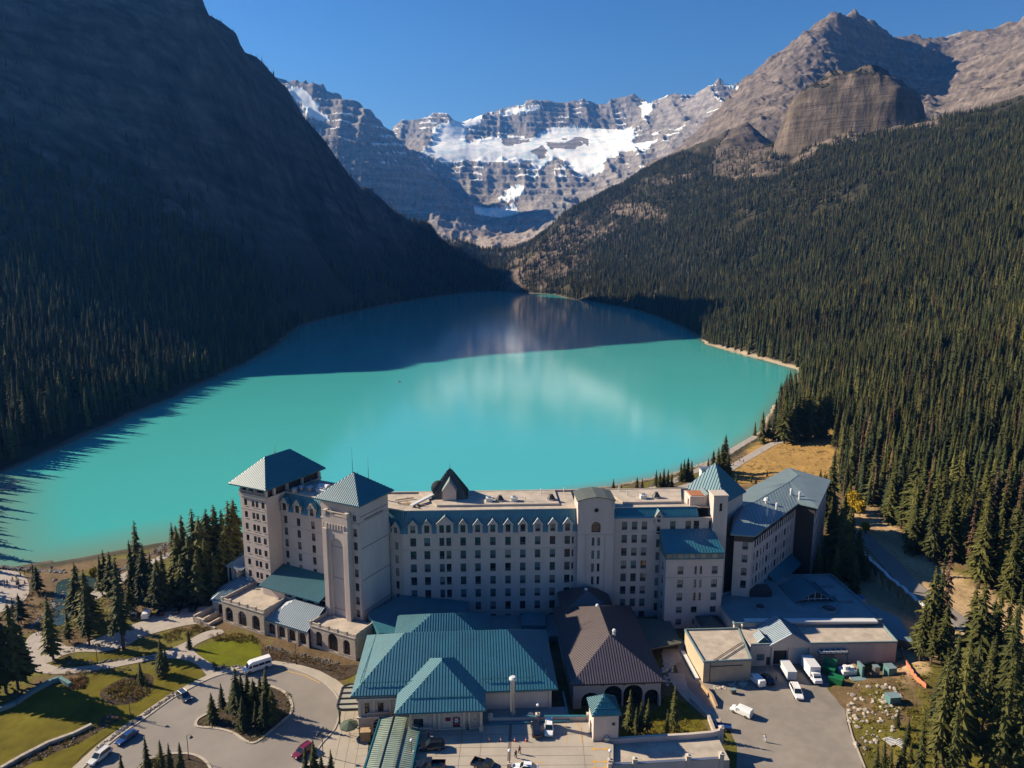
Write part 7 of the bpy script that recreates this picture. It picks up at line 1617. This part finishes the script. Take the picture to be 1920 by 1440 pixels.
for p_ in ([(1360,870),(1568,870),(1582,965),(1400,1000)], [(1360,815),(1560,800),(1566,905),(1470,900),(1400,930),(1100,935),(1250,890),(1340,850)], [(1575,955),(1650,950),(1700,1035),(1790,1080),(1860,1120),(1960,1160),(1960,1310),(1900,1250),(1830,1215),(1760,1180),(1740,1260),(1690,1300),(1585,1300),(1500,1100),(1560,1080)], [(1390,1200),(1700,1200),(1712,1290),(1700,1350),(1650,1440),(1640,1500),(1300,1500)], [(-60,1040),(240,1010),(460,930),(520,1300),(200,1500),(-60,1500)]):
    keep &= ~(inpoly(U_, V_, p_) & (PY < 430))
keep &= ~((PY < 330) & (PX < 100) & (PX > -165))
keep &= ~((pm['r'] < 420) & (pm['sd'] < 12) )
keep &= ~(inpoly(U_, V_, [(1690,1215),(1830,1215),(1960,1300),(1960,1700),(1620,1700)]) & (PY < 430) & (rgn > .22))
ke = np.where(keep)[0]
tk = np.array(taken)
nn_ = ke[(PY[ke] < 500)]; dm = np.min(np.hypot(PX[nn_][:, None]-tk[None, :, 0], PY[nn_][:, None]-tk[None, :, 1]), axis=1); drop = set(nn_[dm < 2.2].tolist()); ke = np.array([i for i in ke if i not in drop])
FX, FY, FZ = PX[ke], PY[ke], pz[ke]; FU, FV = U_[ke], V_[ke]
inview = (FU > -20) & (FU < 1945) & (FV < 1500) & (FV > 0); dist = np.hypot(FX, FY)
hts = rng.uniform(10, 24.5, len(FX))*np.clip(1.08-FZ/900, .6, 1.05)*np.where(rng.random(len(FX)) < .15, .6, 1)
n_ind = max(0, 296-len(taken))
near_i = np.argsort(np.where(inview, dist, 1e9))[:n_ind]
indm = np.zeros(len(FX), bool); indm[near_i] = True
def wh(u, v, x):
    if u < 900: return 'on the wooded shore at far left'
    if v < 700: return 'high up the slope at the right'
    c = 'at the right edge' if u > 1850 else ('inside the right edge' if u > 1780 else ('above the sandy bank' if u > 1680 else ('above the birches' if u > 1600 else 'at the forest edge behind the meadow')))
    return ('far up ' if v < 840 else ('midway up ' if v < 930 else ('low ' if v < 1030 else ('beside the road ' if v < 1180 else 'near the bottom '))))+c
for q in near_i:
    x, y, z = FX[q], FY[q], FZ[q]; dd = rng.random() < .09; wd = float(rng.uniform(.7, 1.08)); kd_ = int(rng.integers(6))
    lab = '%s %s %s spruce %s' % ('tall' if hts[q] > 18.5 else ('medium' if hts[q] > 14 else 'short'), 'slender' if wd < .82 else ('broad' if wd > .96 else 'narrow'), 'reddish dying' if dd else ('dense green' if kd_ < 3 else 'ragged green'), wh(FU[q], FV[q], x))
    conifer(x, y, z-.3, hts[q]*1.12, lab, 'spruces of the near hillside forest', kd_, wd, dead=dd)
# the mass of the forest: one object, instanced by geometry nodes
FORM = []
for k, (Rr, ti, nb, bs, ra, co) in enumerate(((2.7, 13, 7, .05, .4, .6), (2.2, 14, 6, .08, .45, .5), (3.1, 12, 7, .06, .5, .55), (1.9, 13, 6, .12, .5, .45))):
    c = MB(); crown(c, 16, Rr, ti, nb, 40+k, bs, .4, 1, co, ra); c.cyl((0, 0), .2, -1, 6, .1, 4); FORM.append(c.mesh('forest_tree', LF))
c = MB(); crown(c, 16, 1.5, 11, 5, 60, .15, .5, 1, .3, .6); c.cyl((0, 0), .18, -1, 14, .04, 4); FORM.append(c.mesh('forest_tree', LD))
def forest(name, mask, label):
    idx = np.where(mask)[0]; me = bpy.data.meshes.new(name); me.vertices.add(len(idx)); me.vertices.foreach_set('co', np.column_stack([FX[idx], FY[idx], FZ[idx]-.3]).astype(np.float32).ravel())
    h = hts[idx]/16; w = h*rng.uniform(.72, 1.25, len(idx))*np.where(np.hypot(FX[idx], FY[idx]) > 1300, 1.15, 1)
    a = me.attributes.new('size', 'FLOAT_VECTOR', 'POINT'); a.data.foreach_set('vector', np.column_stack([w, w, h]).astype(np.float32).ravel())
    a = me.attributes.new('turn', 'FLOAT_VECTOR', 'POINT'); a.data.foreach_set('vector', np.column_stack([0*h, 0*h, rng.uniform(0, 6.28, len(idx))]).astype(np.float32).ravel())
    ty = rng.integers(0, 4, len(idx)); ty[rng.random(len(idx)) < np.where(FY[idx] < 900, .07, .03)] = 4
    a = me.attributes.new('sort', 'INT', 'POINT'); a.data.foreach_set('value', ty.astype(np.int32))
    o = put(name, me); ng = bpy.data.node_groups.new(name, 'GeometryNodeTree'); ng.interface.new_socket('Geometry', in_out='INPUT', socket_type='NodeSocketGeometry'); ng.interface.new_socket('Geometry', in_out='OUTPUT', socket_type='NodeSocketGeometry')
    N = ng.nodes; gi = N.new('NodeGroupInput'); go = N.new('NodeGroupOutput'); jn = N.new('GeometryNodeJoinGeometry')
    def attr(nm, ty_):
        n = N.new('GeometryNodeInputNamedAttribute'); n.data_type = ty_; n.inputs['Name'].default_value = nm; return n.outputs['Attribute']
    sz, tr, so_ = attr('size', 'FLOAT_VECTOR'), attr('turn', 'FLOAT_VECTOR'), attr('sort', 'INT')
    for k, fmh in enumerate(FORM):
        src = FSRC[k]; oi = N.new('GeometryNodeObjectInfo'); oi.inputs['Object'].default_value = src; oi.inputs['As Instance'].default_value = True
        cmp = N.new('FunctionNodeCompare'); cmp.data_type = 'INT'; cmp.operation = 'EQUAL'; ng.links.new(so_, cmp.inputs[2]); cmp.inputs[3].default_value = k
        ip = N.new('GeometryNodeInstanceOnPoints'); ng.links.new(gi.outputs[0], ip.inputs['Points']); ng.links.new(cmp.outputs[0], ip.inputs['Selection']); ng.links.new(oi.outputs['Geometry'], ip.inputs['Instance'])
        ng.links.new(tr, ip.inputs['Rotation']); ng.links.new(sz, ip.inputs['Scale']); ng.links.new(ip.outputs[0], jn.inputs[0])
    ng.links.new(jn.outputs[0], go.inputs[0]); md = o.modifiers.new('forest', 'NODES'); md.node_group = ng
    return tag(o, label, None, None, 'stuff')
FSRC = [bpy.data.objects.new('forest_tree', f) for f in FORM]
forest('forest', ~indm & (FX > -60), 'dense spruce forest covering the slope right of the lake')
forest('forest', ~indm & (FX <= -60), 'dark spruce forest on the shaded slope left of the lake')
print('TREES individual', len(taken)+len(near_i), 'forest', int((~indm).sum()))

# yellow birches at the forest edge by the road
def birch(u, v, h, label):
    x, y, z = ground_at(u, v); t = empty('yellow_birch', (x, y, z), 0, label, 'tree', 'autumn birches'); r = random.Random(int(u)); mb = MB(); mb.tube([(0, 0, -.3), (.2, 0, h*.5), (.1, .1, h*.85)], [.2, .12, .03], 6)
    for k in range(5): a = k*1.3; mb.tube([(0.15, 0, h*.3+k*.3), (math.cos(a)*h*.2, math.sin(a)*h*.2, h*.55+k*.3)], [.07, .02], 4)
    mb.build('trunk', M['bark'], t); c = MB()
    for k in range(900):
        q = Vector((r.gauss(0, 1), r.gauss(0, 1), r.gauss(0, 1))).normalized()*r.uniform(.35, 1)**.5; q = Vector((q.x*h*.3, q.y*h*.3, h*.62+q.z*h*.38)); n = Vector((r.gauss(0, 1), r.gauss(0, 1), r.gauss(0, 1)))*.28; m_ = Vector((r.gauss(0, 1), r.gauss(0, 1), r.gauss(0, 1)))*.28; c.poly([q-n, q+m_, q+n])
    c.build('crown', LY, t)
birch(1598,962,9,'yellow leaved birch at the top of the sandy bank behind the wing'); birch(1612,968,6,'small yellow birch beside the larger one by the forest edge'); birch(1622,1000,4,'low yellow bush tree below the birches'); birch(178,1088,4,'little orange yellow tree on the left lake shore')

# ------------------------------------------------------------------ boulders, shrubs, tufts
def rock_mesh(seed, m):
    bm = bmesh.new(); bmesh.ops.create_icosphere(bm, subdivisions=1, radius=1); r = random.Random(seed)
    for v in bm.verts: v.co = Vector((v.co.x*r.uniform(.75, 1.2), v.co.y*r.uniform(.6, 1.0), v.co.z*r.uniform(.45, .75)))
    me = bpy.data.meshes.new('boulder'); bm.to_mesh(me); bm.free(); me.materials.append(m); return me
RM = [rock_mesh(k, M['rock']) for k in range(6)]; RD = [rock_mesh(k+9, M['rockd']) for k in range(5)]
rb = random.Random(3)
bp_ = [(1590,1290),(1598,1260),(1640,1255),(1690,1300),(1690,1350),(1650,1400),(1615,1430),(1600,1390),(1588,1340)]
cnt = 0
while cnt < 110:
    u, v = rb.uniform(1588, 1690), rb.uniform(1285, 1432)
    if not bool(inpoly(np.array([u]), np.array([v]), bp_)[0]): continue
    x, y, z = ground_at(u, v); s = rb.uniform(.25, .75)*(1.25 if rb.random() < .2 else 1); cnt += 1
    o = put('boulder', rb.choice(RM), None, (x, y, z+.05), rb.uniform(0, 6.28), (s, s, s)); tag(o, '%s pale boulder in the %s %s of the rocky bank right of the yard' % ('large' if s > .65 else ('small' if s < .4 else ('medium' if s < .52 else 'biggish')), ('upper' if v < 1310 else ('upper middle' if v < 1340 else ('lower middle' if v < 1375 else 'lower'))), ('left' if u < 1610 else ('centre' if u < 1640 else 'right'))), 'boulder', 'pale boulders on the bank by the yard')
def rubble(name, polys, n, smin, smax, meshes, label, zoff=0, flat=None):
    mb = MB(); r = random.Random(len(name)+n); k = 0; m = meshes[0].materials[0]
    while k < n:
        P = r.choice(polys)
        if len(P) == 2:
            t = r.random(); u = P[0][0]+(P[1][0]-P[0][0])*t+r.uniform(-4, 4); v = P[0][1]+(P[1][1]-P[0][1])*t+r.uniform(-3, 3)
        else:
            u = r.uniform(min(q[0] for q in P), max(q[0] for q in P)); v = r.uniform(min(q[1] for q in P), max(q[1] for q in P))
            if not bool(inpoly(np.array([u]), np.array([v]), P)[0]): continue
        if flat: x, y, z = G(u, v, flat)
        else: x, y, z = ground_at(u, v)
        me = r.choice(meshes); s = r.uniform(smin, smax); a = r.uniform(0, 6.28); ca, sa = math.cos(a)*s, math.sin(a)*s; k += 1
        b0 = len(mb.v); mb.v += [(x+c.co.x*ca-c.co.y*sa, y+c.co.x*sa+c.co.y*ca, z+zoff+c.co.z*s) for c in me.vertices]
        for p in me.polygons: mb.f.append([b0+i for i in p.vertices]); mb.m.append(0)
    return tag(mb.build(name, m), label, None, None, 'stuff')
rubble('loose_rocks', [[(1380,1262),(1405,1255),(1400,1285),(1365,1290)], [(1322,1288),(1400,1280),(1400,1290),(1325,1295)], [(1240,1245),(1262,1235),(1262,1275),(1245,1290)]], 170, .15, .55, RM, 'heap of pale rubble by the yard corner')
rubble('shore_rocks', [[(60,1068),(120,1072)], [(180,1098),(235,1065)], [(235,1065),(310,1022)], [(0,1062),(60,1068)], [(100,1082),(165,1120),(140,1160),(90,1130)], [(60,1175),(110,1130)], [(300,1028),(340,1005)], [(1160,922),(1260,904)], [(1260,904),(1345,868)], [(1345,868),(1420,818)]], 620, .25, .8, RD, 'grey rocks along the near lake shore')
rubble('bed_stones', [isl[:], isl2[:10], bank, [(270,1340),(330,1300)], [(180,1405),(262,1345)], [(400,1252),(470,1250)], [(100,1225),(300,1190)], [(120,1245),(300,1232)], [(500,1212),(640,1246)]], 700, .12, .38, RD, 'grey edging stones in the planting beds', 0, 3.55)
SH = leafmat('shrub_leaves', [(0, (.15, .14, .02)), (1, (.20, .16, .02))]); SO = leafmat('rust_leaves', [(0, (.20, .10, .03)), (1, (.24, .12, .04))])
SG = leafmat('autumn_grass', [(0, (.16, .13, .03)), (1, (.24, .15, .06))])
def shrubs(name, polys, n, smin, smax, m, label, flat=None, leaves=26):
    mb = MB(); r = random.Random(n); k = 0
    while k < n:
        P = r.choice(polys); u = r.uniform(min(q[0] for q in P), max(q[0] for q in P)); v = r.uniform(min(q[1] for q in P), max(q[1] for q in P))
        if not bool(inpoly(np.array([u]), np.array([v]), P)[0]): continue
        x, y, z = G(u, v, flat) if flat else ground_at(u, v); s = r.uniform(smin, smax); k += 1
        for q in range(leaves):
            a = r.uniform(0, 6.28); rr_ = s*math.sqrt(r.random()); c = Vector((x+rr_*math.cos(a), y+rr_*math.sin(a), z+s*.9*r.random()*(1.15-rr_/s))); n1 = Vector((r.gauss(0, 1), r.gauss(0, 1), abs(r.gauss(0, 1))+.4))*s*.17; n2 = Vector((r.gauss(0, 1), r.gauss(0, 1), r.gauss(0, .5)))*s*.17; mb.poly([c-n1*.5, c+n2, c+n1])
    return tag(mb.build(name, m), label, None, None, 'stuff')
bedA = [(495,1216),(560,1230),(640,1248),(660,1252),(640,1265),(560,1246),(500,1238)]
for nm, m, pl, n, a, b, lab in (
    ('shrubs', SH, [[(192,1294),(230,1273),(270,1264),(286,1274),(278,1300),(250,1316),(215,1320)], bank, isl, isl2[:12], [(390,1200),(470,1192),(490,1205),(420,1202)], [(305,1186),(395,1166),(402,1178),(312,1204)], [(1165,1330),(1250,1300),(1330,1378),(1150,1390)]], 420, .35, .95, 'low green and orange shrubs in the planting beds'),
    ('rust_shrubs', SO, [[(192,1294),(230,1273),(270,1264),(286,1274),(278,1300),(250,1316),(215,1320)], bank, [(305,1186),(395,1166),(402,1178),(312,1204)], [(130,1275),(165,1268),(158,1290),(128,1292)], [(390,1192),(440,1186),(470,1192),(410,1202)], bedA], 300, .3, .8, 'rust coloured low shrubs among the beds and paths'),
    ('yellow_shrubs', LY, [[(425,1196),(480,1192),(500,1212),(560,1226),(640,1244),(625,1248),(540,1232),(490,1218)], [(190,1296),(230,1280),(285,1290),(250,1316)], bank], 110, .3, .7, 'yellow shrubs under the arcade'),
    ('ground_cover', SG, [bedA, [(80,1262),(300,1250),(160,1268)], [(300,1190),(395,1168),(400,1180),(310,1205)], [(130,1275),(165,1268),(158,1290),(128,1292)], [(1160,1330),(1250,1300),(1330,1378),(1150,1390)]], 330, .3, .8, 'rough autumn grass and low growth near the paths')):
    shrubs(nm, pl, n, a, b, m, lab, 3.52)
shrubs('bank_shrubs', [[(1590,1245),(1720,1215),(1760,1300),(1740,1440),(1640,1440),(1600,1380)], [(1700,1300),(1930,1290),(1930,1445),(1690,1445)], [(1600,1250),(1660,1225),(1690,1240),(1620,1262)]], 520, .35, 1.0, SH, 'mixed low shrubs on the bank right of the yard')
shrubs('lakeside_undergrowth', [[(20,1110),(130,1110),(200,1130),(340,1050),(450,1060),(460,1120),(380,1130),(250,1150),(150,1200),(60,1190)]], 380, .4, 1.2, SG, 'rough undergrowth below the lakeside trees')
shrubs('meadow_tufts', [[(1375,900),(1400,855),(1470,818),(1555,805),(1562,900),(1480,905)]], 260, .3, .9, SG, 'tufts of dry grass on the meadow')
# drift logs along the right shore and in the clearing
for k, (u, v, a, L) in enumerate(((1540,848,.4,7), (1500,845,2.6,5), (1496,738,1.1,12), (1352,640,1.2,9), (1380,655,.3,8), (1430,675,.2,8), (1470,690,-.2,7))):
    x, y, z = ground_at(u, v); mb = MB(); mb.tube([(-L/2, 0, .2), (0, .15, .28), (L/2, 0, .22)], [.22, .2, .09], 6); mb.tube([(0, 0, .2), (.8, .6, .7)], [.07, .02], 4)
    tag(mb.build('drift_log', M['timber'], None, (x, y, z+.1), a), 'bare grey fallen log %s' % ('at the top of the dry meadow', 'on the meadow by the footpath', 'leaning out over the lake at the right shore', 'at the point of the right shore', 'on the sandy right shore beyond the point', 'along the sandy shore under the forest', 'nearest of the logs on the sandy right shore')[k], 'log', 'drift logs')
